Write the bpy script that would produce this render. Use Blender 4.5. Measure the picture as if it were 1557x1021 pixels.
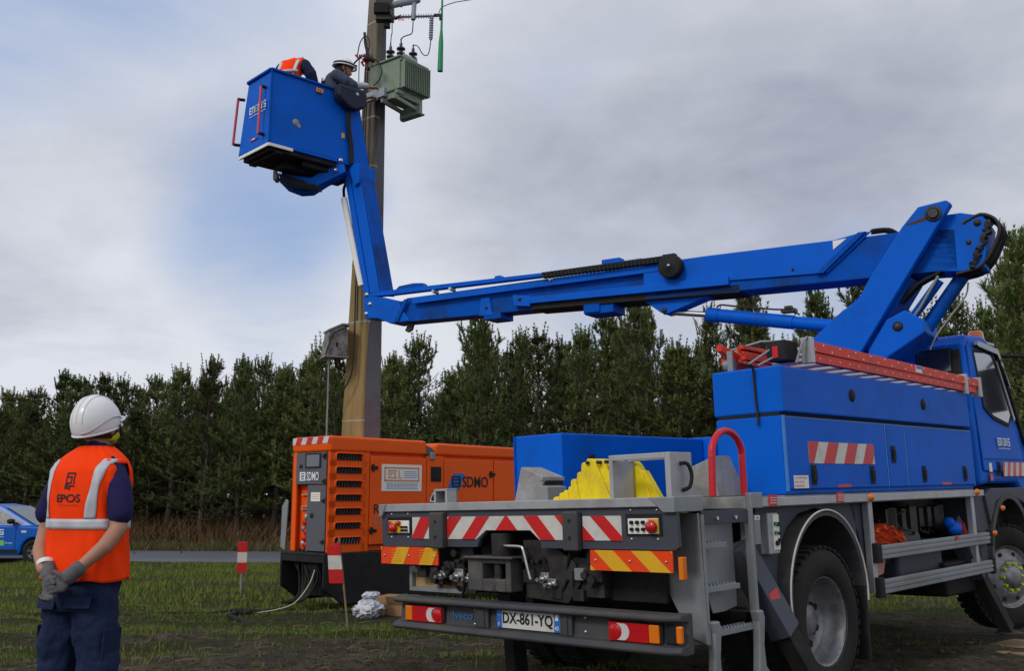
import bpy, bmesh, math, random
import numpy as np
from mathutils import Vector, Matrix, noise
R = math.radians
random.seed(7); rng = np.random.default_rng(11)
S = bpy.context.scene; COL = S.collection
for o in list(bpy.data.objects): bpy.data.objects.remove(o)

# ------------------------------------------------------------------ camera
cam = bpy.data.objects.new('camera', bpy.data.cameras.new('camera')); COL.objects.link(cam)
cam.data.sensor_width = 36; cam.data.lens = 36*1500/1557; cam.data.clip_end = 3000; cam.data.clip_start = .05
cam.location = (0, 0, 1.3); cam.rotation_euler = (R(90+9.3), 0, 0)
S.camera = cam
S.render.resolution_x = 1024; S.render.resolution_y = 672
# ------------------------------------------------------------------ exposure
S.view_settings.view_transform = 'Standard'; S.view_settings.look = 'None'
S.view_settings.exposure = 0.15; S.view_settings.gamma = 1; S.view_settings.use_curve_mapping = False
# ------------------------------------------------------------------ world: overcast sky with blue holes
SUN_EL, SUN_AZ = 38, 222          # azimuth measured clockwise from +Y: sun behind-left of the camera
world = bpy.data.worlds.new('World'); S.world = world; world.use_nodes = True
nt = world.node_tree; nt.nodes.clear()
def nd(t, **k):
    n = nt.nodes.new(t)
    for a, b in k.items(): setattr(n, a, b)
    return n
def lk(a, b): nt.links.new(a, b)
def mth(op, a, b=None, c=None):
    n = nd('ShaderNodeMath', operation=op)
    for i, q in enumerate((a, b, c)):
        if q is None: continue
        if hasattr(q, 'links'): lk(q, n.inputs[i])
        else: n.inputs[i].default_value = q
    return n.outputs[0]
sky = nd('ShaderNodeTexSky', sky_type='NISHITA', sun_disc=False)
sky.sun_elevation = R(SUN_EL); sky.sun_rotation = R(SUN_AZ); sky.dust_density = 1.5; sky.air_density = 1.0
tc = nd('ShaderNodeTexCoord'); sp = nd('ShaderNodeSeparateXYZ'); lk(tc.outputs['Generated'], sp.inputs[0])
zz = mth('ADD', mth('ABSOLUTE', sp.outputs[2]), .22)
cb = nd('ShaderNodeCombineXYZ'); lk(mth('DIVIDE', sp.outputs[0], zz), cb.inputs[0]); lk(mth('DIVIDE', sp.outputs[1], zz), cb.inputs[1])
def nz(scale, detail, rough, off, dist=0.):
    m = nd('ShaderNodeMapping'); m.inputs['Location'].default_value = off; lk(cb.outputs[0], m.inputs[0])
    n = nd('ShaderNodeTexNoise'); n.inputs['Scale'].default_value = scale; n.inputs['Detail'].default_value = detail
    n.inputs['Roughness'].default_value = rough; n.inputs['Distortion'].default_value = dist; lk(m.outputs[0], n.inputs[0]); return n.outputs[0]
def ss(x, a, b):
    n = nd('ShaderNodeMapRange', interpolation_type='SMOOTHSTEP'); lk(x, n.inputs[0]); n.inputs[1].default_value = a; n.inputs[2].default_value = b; return n.outputs[0]
def cloud(d, r0, r1, amp):                     # a cloud or a gap lying in one direction of the sky
    v = Vector(d).normalized()
    n = nd('ShaderNodeVectorMath', operation='DOT_PRODUCT'); lk(tc.outputs['Generated'], n.inputs[0]); n.inputs[1].default_value = v
    return mth('MULTIPLY', ss(n.outputs['Value'], math.cos(R(r0)), math.cos(R(r1))), amp)
n1 = nz(.8, 6, .5, (3.1, 1.7, 0), .3)
n2 = nz(1.5, 8, .54, (7.3, 4.1, 2), .35)
n4 = nz(5., 9, .6, (2.3, 6.1, 3), .5)
n3 = nz(.55, 4, .5, (1.2, 9.4, 5))
# thickness of the cloud layer
th = mth('ADD', mth('MULTIPLY', n1, .55), mth('MULTIPLY', n2, .40)); th = mth('ADD', th, mth('MULTIPLY', n3, .3)); th = mth('SUBTRACT', mth('MULTIPLY', th, 1.9), .58)
gaps = mth('ADD', cloud((-.255, 1, .265), 9.5, 0, .37), cloud((-.50, 1, .38), 20, 3, .22))
gaps = mth('ADD', gaps, cloud((.36, 1, .185), 7, 1, .14))
gaps = mth('SUBTRACT', gaps, cloud((-.10, 1, .12), 11, 3, .22)); gaps = mth('SUBTRACT', gaps, cloud((-.42, 1, .16), 12, 3, .22))
th = mth('SUBTRACT', th, gaps)
blue = ss(th, .60, .12)
grey = mth('ADD', cloud((.16, 1, .30), 18, 3, .55), cloud((.55, 1, .33), 16, 3, .38))
grey = mth('ADD', grey, mth('MULTIPLY', mth('SUBTRACT', n2, .5), 1.5)); grey = mth('ADD', grey, mth('MULTIPLY', mth('SUBTRACT', n1, .5), 1.1))
lo = mth('SUBTRACT', 1.0, ss(sp.outputs[2], .0, .30))
grey = mth('SUBTRACT', grey, mth('MULTIPLY', lo, .30)); grey = mth('ADD', grey, .13); grey = mth('ADD', grey, mth('MULTIPLY', mth('SUBTRACT', n4, .5), .5))
rmp = nd('ShaderNodeValToRGB'); lk(grey, rmp.inputs[0])
rmp.color_ramp.elements[0].position = 0.0; rmp.color_ramp.elements[0].color = (.655, .68, .745, 1)
rmp.color_ramp.elements[1].position = 1.0; rmp.color_ramp.elements[1].color = (.31, .335, .42, 1)
cs = nd('ShaderNodeMix', data_type='RGBA', blend_type='MULTIPLY'); cs.inputs[0].default_value = 1
lk(rmp.outputs[0], cs.inputs[6]); cs.inputs[7].default_value = (10, 10, 10, 1)
bs = nd('ShaderNodeMix', data_type='RGBA'); bs.inputs[0].default_value = .72       # thin veil over the blue
lk(sky.outputs[0], bs.inputs[6]); bs.inputs[7].default_value = (3.3, 4.4, 6.9, 1)
mx = nd('ShaderNodeMix', data_type='RGBA'); lk(blue, mx.inputs[0]); lk(cs.outputs[2], mx.inputs[6]); lk(bs.outputs[2], mx.inputs[7])
bg = nd('ShaderNodeBackground'); bg.inputs[1].default_value = .1; lk(mx.outputs[2], bg.inputs[0])
wo = nd('ShaderNodeOutputWorld'); lk(bg.outputs[0], wo.inputs[0])
# ------------------------------------------------------------------ sun through cloud
sl = bpy.data.lights.new('sun', 'SUN'); sl.energy = 1.1; sl.angle = R(14); sl.color = (1, .95, .88)
so = bpy.data.objects.new('sun', sl); COL.objects.link(so)
so.rotation_euler = Vector((-math.sin(R(SUN_AZ))*math.cos(R(SUN_EL)), -math.cos(R(SUN_AZ))*math.cos(R(SUN_EL)), -math.sin(R(SUN_EL)))).to_track_quat('-Z', 'Y').to_euler()

# ------------------------------------------------------------------ materials
def mat(name, col, rough=.5, metal=0., var=.12, vs=3., dirt=None, da=.0, ds=2.2, bump=0., bs_=60., coat=0., spec=.25, rv=.1, sub=None, trans=0., emit=None, rnd=0., stretch=None, fleck=None):
    m = bpy.data.materials.new(name); m.use_nodes = True; t = m.node_tree; N = t.nodes; L = t.links; b = N['Principled BSDF']
    tcx = N.new('ShaderNodeTexCoord'); src_ = tcx.outputs['Object']
    if stretch:
        mp_ = N.new('ShaderNodeMapping'); mp_.inputs['Scale'].default_value = stretch; L.new(src_, mp_.inputs[0]); src_ = mp_.outputs[0]
    def noise_(s, d=5, r=.6):
        n = N.new('ShaderNodeTexNoise'); n.inputs['Scale'].default_value = s; n.inputs['Detail'].default_value = d; n.inputs['Roughness'].default_value = r
        L.new(src_, n.inputs[0]); return n.outputs[0]
    def rgb(c): return (c[0], c[1], c[2], 1)
    a = N.new('ShaderNodeMix'); a.data_type = 'RGBA'
    a.inputs[6].default_value = rgb([x*(1-var) for x in col]); a.inputs[7].default_value = rgb([min(1, x*(1+var)) for x in col])
    L.new(noise_(vs), a.inputs[0]); out = a.outputs[2]
    if dirt:
        r = N.new('ShaderNodeMapRange'); r.inputs[1].default_value = .62-da*.35; r.inputs[2].default_value = .80-da*.2; L.new(noise_(ds, 9, .68), r.inputs[0])
        r.inputs[4].default_value = min(1, da*1.4)
        q = N.new('ShaderNodeMix'); q.data_type = 'RGBA'; L.new(r.outputs[0], q.inputs[0]); L.new(out, q.inputs[6]); q.inputs[7].default_value = rgb(dirt); out = q.outputs[2]
    if fleck:       # small scuffs, chips and grime specks
        r2 = N.new('ShaderNodeMapRange'); r2.inputs[1].default_value = .66; r2.inputs[2].default_value = .74; L.new(noise_(fleck[1], 8, .72), r2.inputs[0]); r2.inputs[4].default_value = fleck[2]
        q2 = N.new('ShaderNodeMix'); q2.data_type = 'RGBA'; L.new(r2.outputs[0], q2.inputs[0]); L.new(out, q2.inputs[6]); q2.inputs[7].default_value = rgb(fleck[0]); out = q2.outputs[2]
    if rnd:
        oi = N.new('ShaderNodeObjectInfo'); h = N.new('ShaderNodeHueSaturation'); mr = N.new('ShaderNodeMapRange'); L.new(oi.outputs['Random'], mr.inputs[0])
        mr.inputs[3].default_value = 1-rnd; mr.inputs[4].default_value = 1+rnd; L.new(mr.outputs[0], h.inputs['Value']); L.new(out, h.inputs['Color'])
        mr2 = N.new('ShaderNodeMapRange'); ml = N.new('ShaderNodeMath'); ml.operation = 'FRACT'; m3 = N.new('ShaderNodeMath'); m3.operation = 'MULTIPLY'; m3.inputs[1].default_value = 7.31
        L.new(oi.outputs['Random'], m3.inputs[0]); L.new(m3.outputs[0], ml.inputs[0]); L.new(ml.outputs[0], mr2.inputs[0]); mr2.inputs[3].default_value = .485; mr2.inputs[4].default_value = .515
        L.new(mr2.outputs[0], h.inputs['Hue']); out = h.outputs[0]
    L.new(out, b.inputs['Base Color'])
    rr = N.new('ShaderNodeMapRange'); rr.inputs[3].default_value = max(.02, rough-rv); rr.inputs[4].default_value = min(1, rough+rv); L.new(noise_(vs*4), rr.inputs[0]); L.new(rr.outputs[0], b.inputs['Roughness'])
    b.inputs['Metallic'].default_value = metal; b.inputs['Coat Weight'].default_value = coat; b.inputs['Specular IOR Level'].default_value = spec
    b.inputs['Coat Roughness'].default_value = .15
    if trans: b.inputs['Transmission Weight'].default_value = trans
    if emit: b.inputs['Emission Color'].default_value = rgb(emit[0]); b.inputs['Emission Strength'].default_value = emit[1]
    if bump:
        bn = N.new('ShaderNodeBump'); bn.inputs['Strength'].default_value = bump; bn.inputs['Distance'].default_value = .01; L.new(noise_(bs_, 6, .6), bn.inputs['Height']); L.new(bn.outputs[0], b.inputs['Normal'])
    return m
MUD = (.07, .052, .036)
BLUE = mat('blue_paint', (.0005, .112, .60), .52, var=.12, vs=1.3, fleck=((.012, .03, .07), 5., .65), dirt=(.006, .062, .26), da=.38, ds=2.3, bump=.05, bs_=7, spec=.10, rv=.08)
BLUED = mat('blue_paint_worn', (.0008, .085, .46), .55, spec=.06, fleck=((.015, .02, .035), 6., .8), var=.15, vs=2, dirt=(.015, .03, .07), da=.55, ds=2.5, bump=.06, bs_=12)
BLUEL = mat('blue_edge_highlight', (.045, .20, .58), .4, var=.2, vs=5)  # pale blue: sky reflection of rounded locker edges put into the colour
SLATE = mat('slate_paint', (.055, .063, .085), .55, var=.15, dirt=MUD, da=.4, ds=2.8, bump=.05)
BUMP = mat('bumper_rubber', (.05, .053, .06), .6, var=.2, dirt=(.09, .08, .068), da=.6, ds=2.4, bump=.08)
GALV = mat('galvanised_steel', (.27, .29, .30), .5, .35, var=.18, vs=6, dirt=(.16, .15, .13), da=.5, ds=3, bump=.06, bs_=25)
GALVL = mat('brushed_aluminium', (.42, .43, .44), .45, .45, var=.12, vs=5, dirt=(.2, .19, .17), da=.4, ds=3.4, bump=.05, bs_=30)
CHK = mat('checker_plate', (.36, .36, .36), .5, .3, var=.3, vs=14, fleck=((.62, .62, .61), 38., .8), dirt=(.22, .2, .17), da=.6, ds=4, bump=.3, bs_=45)
BLACK = mat('black_rubber', (.014, .014, .015), .75, var=.3, dirt=(.04, .034, .028), da=.4, ds=5, bump=.15, bs_=40)
TYRE = mat('tyre_rubber', (.014, .014, .015), .85, var=.3, dirt=(.032, .026, .020), da=.6, ds=3.5, bump=.3, bs_=50, spec=.25)
DARK = mat('dark_underbody', (.010, .010, .011), .75, var=.4, dirt=(.03, .024, .018), da=.5, ds=4, bump=.15, bs_=30)
OILY = mat('oily_metal', (.06, .058, .055), .5, .5, var=.4, vs=8, dirt=(.03, .025, .02), da=.7, ds=6, bump=.2, bs_=40)
CHROME = mat('bare_metal', (.55, .55, .56), .3, .9, var=.2, vs=9, dirt=(.12, .1, .08), da=.4, ds=9)
RIM = mat('wheel_rim_silver', (.26, .265, .28), .42, .5, var=.06, vs=3, dirt=(.12, .105, .085), da=.55, ds=11, rv=.04)
RED = mat('red_reflective', (.58, .018, .018), .35, var=.1, vs=5, dirt=(.15, .04, .035), da=.35, ds=6)
WHITE = mat('white_reflective', (.62, .60, .55), .4, var=.08, vs=5, dirt=(.3, .28, .24), da=.4, ds=5)
REDP = mat('red_paint', (.55, .02, .03), .35, var=.1, dirt=(.2, .03, .03), da=.3)
LADR = mat('ladder_red', (.72, .045, .022), .5, var=.1, vs=4, dirt=(.25, .06, .04), da=.45, ds=4)
ORR = mat('fluorescent_red_plate', (.80, .06, .008), .4, var=.06, vs=5, dirt=(.4, .05, .02), da=.25, ds=5)
YEL = mat('amber_reflective', (.74, .40, .02), .4, var=.12, vs=6, dirt=(.35, .2, .03), da=.3, ds=6)
YELP = mat('yellow_plastic', (.86, .66, .012), .5, var=.1, vs=5, dirt=(.30, .22, .04), da=.4, ds=6, bump=.06)
AMB = mat('amber_lens', (.75, .18, .01), .2, var=.1, coat=.5)
REDL = mat('red_lens', (.50, .010, .014), .2, var=.1, coat=.6)
WHL = mat('clear_lens', (.60, .57, .55), .25, var=.1, coat=.5)
LETW = mat('white_lettering', (.78, .80, .82), .5, var=.03)
LETG = mat('green_lettering', (.16, .55, .12), .5, var=.03)
LETK = mat('black_lettering', (.015, .015, .017), .5, var=.1)
LETB = mat('pale_blue_lettering', (.03, .14, .36), .5, var=.1)
PLATE = mat('number_plate_white', (.62, .61, .57), .4, var=.08, vs=9, dirt=(.35, .33, .28), da=.35, ds=8)
PLB = mat('number_plate_blue', (.02, .15, .50), .4, var=.1)
GLASS = mat('tinted_glass', (.02, .024, .026), .06, var=.1, spec=.9, coat=1., rv=.02)
ORG = mat('orange_paint', (.86, .105, .004), .45, fleck=((.16, .05, .02), 4.5, .6), var=.07, vs=1.2, dirt=(.50, .07, .01), da=.25, ds=1.8, bump=.04, bs_=8, spec=.2)
ORGD = mat('orange_slot_shade', (.012, .01, .01), .8)
GREYP = mat('grey_panel', (.10, .105, .12), .5, var=.1, dirt=(.06, .055, .05), da=.3)
PAPER = mat('white_sticker', (.80, .78, .72), .5, var=.05, vs=9)
STO = mat('sticker_orange', (.62, .26, .07), .5, var=.06)
GREENT = mat('transformer_green', (.22, .275, .20), .5, var=.12, vs=3, dirt=(.11, .12, .09), da=.5, ds=3, bump=.05)
PORC = mat('dark_porcelain', (.016, .010, .012), .2, coat=.8)
GREYI = mat('grey_insulator', (.30, .31, .34), .4, var=.1)
WIRE = mat('wire_black', (.02, .02, .022), .6)
GRN = mat('green_fibreglass', (.02, .26, .09), .4, var=.1)
PINK = mat('pink_handle', (.62, .10, .13), .5, var=.15)
HIVIS = mat('hivis_orange_cloth', (1.0, .052, .003), .75, var=.08, vs=7, bump=.25, bs_=22, spec=.1)
TAPE = mat('grey_reflective_tape', (.50, .52, .55), .55, .1, var=.12, vs=10, spec=.3)
NAVY = mat('navy_cloth', (.011, .020, .056), .85, var=.25, vs=6, bump=.5, bs_=18, spec=.2, dirt=(.03, .035, .06), da=.3)
NAVYT = mat('navy_tshirt', (.016, .014, .07), .85, var=.15, vs=6, bump=.3, bs_=25, spec=.2)
SLATEC = mat('slate_blue_cloth', (.05, .065, .10), .85, var=.2, bump=.4, bs_=20, spec=.2)
SKIN = mat('skin', (.40, .20, .13), .5, var=.08, vs=12)
HAIR = mat('dark_hair', (.02, .014, .010), .7, var=.3, bump=.5, bs_=120)
GLOVE = mat('grey_work_glove', (.12, .118, .125), .85, var=.25, vs=18, bump=.5, bs_=60, dirt=(.09, .08, .07), da=.5, ds=14)
HELM = mat('white_helmet_plastic', (.76, .76, .76), .32, var=.03, coat=.3, dirt=(.5, .49, .46), da=.3, ds=9)
HIYEL = mat('yellow_green_cloth', (.45, .60, .02), .6, var=.1)
BARK = mat('pine_bark', (.085, .062, .048), .9, var=.4, vs=9, bump=.6, bs_=30, rnd=.25, spec=.2)
NEED = mat('pine_needles', (.092, .132, .036), .6, var=.45, vs=.8, dirt=(.155, .132, .045), da=.55, ds=1.3, rnd=.35, spec=.25)
CARD = mat('cardboard', (.30, .18, .09), .8, var=.12, vs=5)
WOOD = mat('weathered_timber', (.26, .18, .11), .8, var=.25, vs=8, dirt=(.1, .08, .06), da=.5, ds=6, bump=.3)
PLY = mat('plywood', (.42, .29, .13), .7, var=.2, vs=6, dirt=(.2, .14, .07), da=.4, ds=5)

# ------------------------------------------------------------------ mesh builder
def tomat(x): return x if isinstance(x, (list, tuple)) else [x]
def props(o, label=None, cat=None, group=None, kind=None):
    if label: o['label'] = label
    if cat: o['category'] = cat
    if group: o['group'] = group
    if kind: o['kind'] = kind
    return o
NOSPLIT = {'trousers', 'boots_', 'body', 'emblem', 'rope', 'film', 'cloth', 'printed_line', 'sheet_logo'}; SIBS = {}
class M:
    def __init__(s): s.v = []; s.f = []; s.m = []; s.s = []
    def add(s, vs, fs, mi=0, sm=False):
        k = len(s.v); s.v += [tuple(v) for v in vs]
        for f in fs: s.f.append(tuple(i+k for i in f)); s.m.append(mi); s.s.append(sm)
        return s
    def box(s, x0, x1, y0, y1, z0, z1, mi=0):
        v = [(x, y, z) for x in (x0, x1) for y in (y0, y1) for z in (z0, z1)]
        return s.add(v, [(0, 1, 3, 2), (4, 6, 7, 5), (0, 4, 5, 1), (2, 3, 7, 6), (0, 2, 6, 4), (1, 5, 7, 3)], mi)
    def prism(s, pts, fn, d0, d1, mi=0):
        n = len(pts); v = [fn(a, b, d0) for a, b in pts]+[fn(a, b, d1) for a, b in pts]
        return s.add(v, [tuple(range(n)), tuple(range(2*n-1, n-1, -1))]+[(i, (i+1) % n, n+(i+1) % n, n+i) for i in range(n)], mi)
    def poly(s, pts, mi=0): return s.add(pts, [tuple(range(len(pts)))], mi)
    def tube(s, path, r, n=8, mi=0, cap=True, sm=True):
        if len(path) >= 4 and not isinstance(r, (list, tuple)) and sm and len(path) < 40:
            Q = [Vector(p) for p in path]; Q = [Q[0]*2-Q[1]]+Q+[Q[-1]*2-Q[-2]]; path = []
            for i in range(1, len(Q)-2):
                for k in range(3 if len(Q) < 24 else 2):
                    t = k/(3 if len(Q) < 24 else 2); a, b, c, d = Q[i-1:i+3]; path.append(.5*((2*b)+(c-a)*t+(2*a-5*b+4*c-d)*t*t+(3*b-a-3*c+d)*t**3))
            path.append(Q[-2])
        P = [Vector(p) for p in path]; rs = r if isinstance(r, (list, tuple)) else [r]*len(P)
        vs = []; fs = []; prev = None
        for i, p in enumerate(P):
            t = (P[min(i+1, len(P)-1)]-P[max(i-1, 0)]).normalized()
            if prev is None: a = t.cross(Vector((0, 0, 1)) if abs(t.z) < .9 else Vector((1, 0, 0))).normalized()
            else: a = (prev-t*prev.dot(t)).normalized()
            b = t.cross(a); prev = a
            for k in range(n):
                w = 2*math.pi*k/n; vs.append(p+(a*math.cos(w)+b*math.sin(w))*rs[i])
        for i in range(len(P)-1):
            for k in range(n): fs.append((i*n+k, i*n+(k+1) % n, (i+1)*n+(k+1) % n, (i+1)*n+k))
        s.add(vs, fs, mi, sm)
        if cap:
            s.add(vs[:n], [tuple(range(n))], mi); s.add(vs[-n:], [tuple(range(n))], mi)
        return s
    def cyl(s, p0, p1, r0, r1=None, n=16, mi=0): return s.tube([p0, p1], [r0, r0 if r1 is None else r1], n, mi)
    def lathe(s, prof, o, ax, n=24, mi=0, sm=True):
        o = Vector(o); t = Vector(ax).normalized(); a = t.cross(Vector((0, 0, 1)) if abs(t.z) < .9 else Vector((1, 0, 0))).normalized(); b = t.cross(a)
        vs = [o+t*h+(a*math.cos(2*math.pi*k/n)+b*math.sin(2*math.pi*k/n))*r for r, h in prof for k in range(n)]
        fs = [(i*n+k, i*n+(k+1) % n, (i+1)*n+(k+1) % n, (i+1)*n+k) for i in range(len(prof)-1) for k in range(n)]
        return s.add(vs, fs, mi, sm)
    def ell(s, c, r, nu=16, nv=10, mi=0, rot=None, v0=0., v1=1.):
        vs = []; fs = []
        for j in range(nv+1):
            ph = math.pi*(v0+(v1-v0)*j/nv)
            for i in range(nu):
                th = 2*math.pi*i/nu; q = Vector((math.sin(ph)*math.cos(th)*r[0], math.sin(ph)*math.sin(th)*r[1], math.cos(ph)*r[2]))
                if rot: q = rot @ q
                vs.append(Vector(c)+q)
        for j in range(nv):
            for i in range(nu): fs.append((j*nu+i, j*nu+(i+1) % nu, (j+1)*nu+(i+1) % nu, (j+1)*nu+i))
        return s.add(vs, fs, mi, True)
    def obox(s, c, ax, ay, az, mi=0):       # oriented box from centre and half-axes
        c, ax, ay, az = map(Vector, (c, ax, ay, az))
        v = [c+ax*i+ay*j+az*k for i in (-1, 1) for j in (-1, 1) for k in (-1, 1)]
        return s.add(v, [(0, 1, 3, 2), (4, 6, 7, 5), (0, 4, 5, 1), (2, 3, 7, 6), (0, 2, 6, 4), (1, 5, 7, 3)], mi)
    def clusters(s):
        n = len(s.v); pa = list(range(n))
        def fd(i):
            while pa[i] != i: pa[i] = pa[pa[i]]; i = pa[i]
            return i
        for f in s.f:
            a = fd(f[0])
            for i in f[1:]: pa[fd(i)] = a
        comp = {}
        for k, f in enumerate(s.f): comp.setdefault(fd(f[0]), []).append(k)
        cl = []
        for fs_ in comp.values():
            vi = {i for k in fs_ for i in s.f[k]}; P = [s.v[i] for i in vi]
            cl.append([[min(p[a] for p in P)-.002 for a in range(3)], [max(p[a] for p in P)+.002 for a in range(3)], fs_])
        ch = True
        while ch and len(cl) < 400:
            ch = False
            for i in range(len(cl)):
                j = i+1
                while j < len(cl):
                    if all(cl[i][0][a] <= cl[j][1][a] and cl[j][0][a] <= cl[i][1][a] for a in range(3)):
                        cl[i] = [[min(cl[i][0][a], cl[j][0][a]) for a in range(3)], [max(cl[i][1][a], cl[j][1][a]) for a in range(3)], cl[i][2]+cl[j][2]]; cl.pop(j); ch = True
                    else: j += 1
        return cl
    def build(s, name, mats, parent=None, bevel=0., xf=None, seg=2, weld=False, **p):
        if parent and not p and name not in NOSPLIT and len(s.f) < 3000:
            cl = s.clusters()
            if 1 < len(cl) <= 14:
                outs = []
                for c in cl:
                    m = M(); used_ = sorted({i for k in c[2] for i in s.f[k]}); mp = {v: q for q, v in enumerate(used_)}
                    m.v = [s.v[i] for i in used_]; m.f = [tuple(mp[i] for i in s.f[k]) for k in c[2]]; m.m = [s.m[k] for k in c[2]]; m.s = [s.s[k] for k in c[2]]
                    outs.append(m._build(name, mats, parent, bevel, xf, seg, weld))
                SIBS[outs[0].name] = outs; return outs[0]
            if len(cl) > 14: p = dict(kind='stuff')
        return s._build(name, mats, parent, bevel, xf, seg, weld, **p)
    def _build(s, name, mats, parent=None, bevel=0., xf=None, seg=2, weld=False, **p):
        me = bpy.data.meshes.new(name); me.from_pydata(s.v, [], s.f)
        if xf is not None: me.transform(xf)
        for m in tomat(mats): me.materials.append(m)
        me.polygons.foreach_set('material_index', s.m); me.polygons.foreach_set('use_smooth', s.s)
        bm = bmesh.new(); bm.from_mesh(me)
        if weld: bmesh.ops.remove_doubles(bm, verts=bm.verts, dist=1e-4)
        bmesh.ops.recalc_face_normals(bm, faces=bm.faces); bm.to_mesh(me); bm.free()
        o = bpy.data.objects.new(name, me); COL.objects.link(o)
        if parent: o.parent = parent
        if bevel:
            b = o.modifiers.new('bevel', 'BEVEL'); b.width = bevel; b.segments = seg; b.limit_method = 'ANGLE'; b.angle_limit = R(40); b.harden_normals = False
        props(o, **p); return o
def empty(name, loc=(0, 0, 0), rz=0., **p):
    o = bpy.data.objects.new(name, None); COL.objects.link(o); o.location = loc; o.rotation_euler = (0, 0, rz); o.empty_display_size = .2
    return props(o, **p)
def dup(root, loc=None, rz=None, scale=None, **p):
    c = root.copy(); COL.objects.link(c)
    if loc is not None: c.location = loc
    if rz is not None: c.rotation_euler = (0, 0, rz)
    if scale is not None: c.scale = scale
    for ch in root.children:
        d = ch.copy(); COL.objects.link(d); d.parent = c
        for g in ch.children:
            e = g.copy(); COL.objects.link(e); e.parent = d
    return props(c, **p)
def clip(poly, region):          # both CCW-agnostic 2D; region convex
    area = sum(region[i][0]*region[(i+1) % len(region)][1]-region[(i+1) % len(region)][0]*region[i][1] for i in range(len(region)))
    if area < 0: region = region[::-1]
    out = list(poly)
    for i in range(len(region)):
        a, b = region[i], region[(i+1) % len(region)]
        ins = lambda p: (b[0]-a[0])*(p[1]-a[1])-(b[1]-a[1])*(p[0]-a[0]) >= -1e-9
        new = []
        for j in range(len(out)):
            p, q = out[j], out[(j+1) % len(out)]; ip, iq = ins(p), ins(q)
            if ip != iq:
                d1 = (b[0]-a[0])*(p[1]-a[1])-(b[1]-a[1])*(p[0]-a[0]); d2 = (b[0]-a[0])*(q[1]-a[1])-(b[1]-a[1])*(q[0]-a[0]); t = d1/(d1-d2)
                x = (p[0]+t*(q[0]-p[0]), p[1]+t*(q[1]-p[1]))
            if ip:
                new.append(p)
                if not iq: new.append(x)
            elif iq: new.append(x)
        out = new
        if len(out) < 3: return None
    return out
def stripes(m, region, a_start, pitch, width, shear, b0, b1, fn, d0, d1, mi, n=12):
    for k in range(-n, n):
        a = a_start+k*pitch
        q = clip([(a, b0), (a+width, b0), (a+width+shear, b1), (a+shear, b1)], region)
        if q: m.prism(q, fn, d0, d1, mi)
def text(body, name, m, parent, o, ax, ay, w, h=None, ext=.002, bold=.0, al='L', xf=None, shear=0., **p):
    cu = bpy.data.curves.new(name, 'FONT'); cu.body = body; cu.size = 1; cu.extrude = 0; cu.offset = bold; cu.shear = shear; cu.resolution_u = 3
    ob = bpy.data.objects.new(name+'_src', cu); COL.objects.link(ob)
    dg = bpy.context.evaluated_depsgraph_get(); me = bpy.data.meshes.new_from_object(ob.evaluated_get(dg)); bpy.data.objects.remove(ob); bpy.data.curves.remove(cu)
    vs = [v.co.copy() for v in me.vertices]; x0 = min(v.x for v in vs); x1 = max(v.x for v in vs); y0 = min(v.y for v in vs); y1 = max(v.y for v in vs)
    sx = w/(x1-x0); sy = (h/(y1-y0)) if h else sx
    o = Vector(o); ax = Vector(ax).normalized(); ay = Vector(ay).normalized(); az = ax.cross(ay)
    for v in me.vertices: v.co = o+ax*((v.co.x-x0)*sx)+ay*((v.co.y-y0)*sy)+az*ext
    if xf is not None: me.transform(xf)
    me.name = name; me.materials.clear(); me.materials.append(m)
    ob = bpy.data.objects.new(name, me); COL.objects.link(ob)
    if parent: ob.parent = parent
    return props(ob, **p)
def arc(c, r, a0, a1, n, f): return [f(c[0]+r*math.cos(R(a0+(a1-a0)*i/n)), c[1]+r*math.sin(R(a0+(a1-a0)*i/n))) for i in range(n+1)]
# ================================================================== SETTING
def gz(y): return 0. if y < 9 else (-.028*(y-9) if y < 25 else -.448)
def sst(x): x = max(0, min(1, x)); return x*x*(3-2*x)
def road_y(x): return 27.3-.12*(x+8)
def bumpz(x, y):
    n = noise.noise(Vector((x*.7, y*.7, 0)))*.05+noise.noise(Vector((x*2.3, y*2.3, 3)))*.032+abs(noise.noise(Vector((x*6, y*6, 7))))*.030
    # wheel ruts running across the foreground
    r = 0
    for k, (c, wdt, dep) in enumerate(((7.9, .32, .07), (9.6, .3, .06), (11.4, .25, .04))):
        cc = c+.25*math.sin(x*.45+k)+.06*x
        d = abs(y-cc)/wdt
        if d < 2: r -= dep*math.exp(-d*d*1.6)*(1 if x < 1.5 else .3); r += .035*math.exp(-(d-1.3)**2*6)
    a = 1.
    if y > 22: a = 1+(sst((y-22)/6))*.6
    if abs(y-road_y(x)-2.3) < 3.4: a *= .15; r = 0
    if y < 6: r *= .3
    # flatten where the wheels, jacks and people stand
    for px, py, pr in ((-2.25, 5.3, .7), (2.0, 6.8, 1.), (4.8, 9.9, .8), (0, 7.8, .5)):
        q = math.hypot(x-px, y-py)
        if q < pr*1.6: a *= sst((q/pr-.5)/1.1); r *= sst((q/pr-.5)/1.1)
    return n*a+r
def axis(segs):
    out = []
    for a, b, st in segs: out += list(np.arange(a, b, st))
    return out+[segs[-1][1]]
xs = axis([(-900, -200, 100), (-200, -60, 20), (-60, -16, 2), (-16, -8, .35), (-8, 7, .1), (7, 12, .3), (12, 60, 2), (60, 200, 20), (200, 900, 100)])
ys = axis([(-60, -10, 10), (-10, 3, 1), (3, 14, .1), (14, 34, .3), (34, 60, 1.5), (60, 200, 20), (200, 1200, 100)])
vs = [(x, y, gz(y)+(bumpz(x, y) if 3 < y < 60 and abs(x) < 60 else 0)) for y in ys for x in xs]
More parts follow.
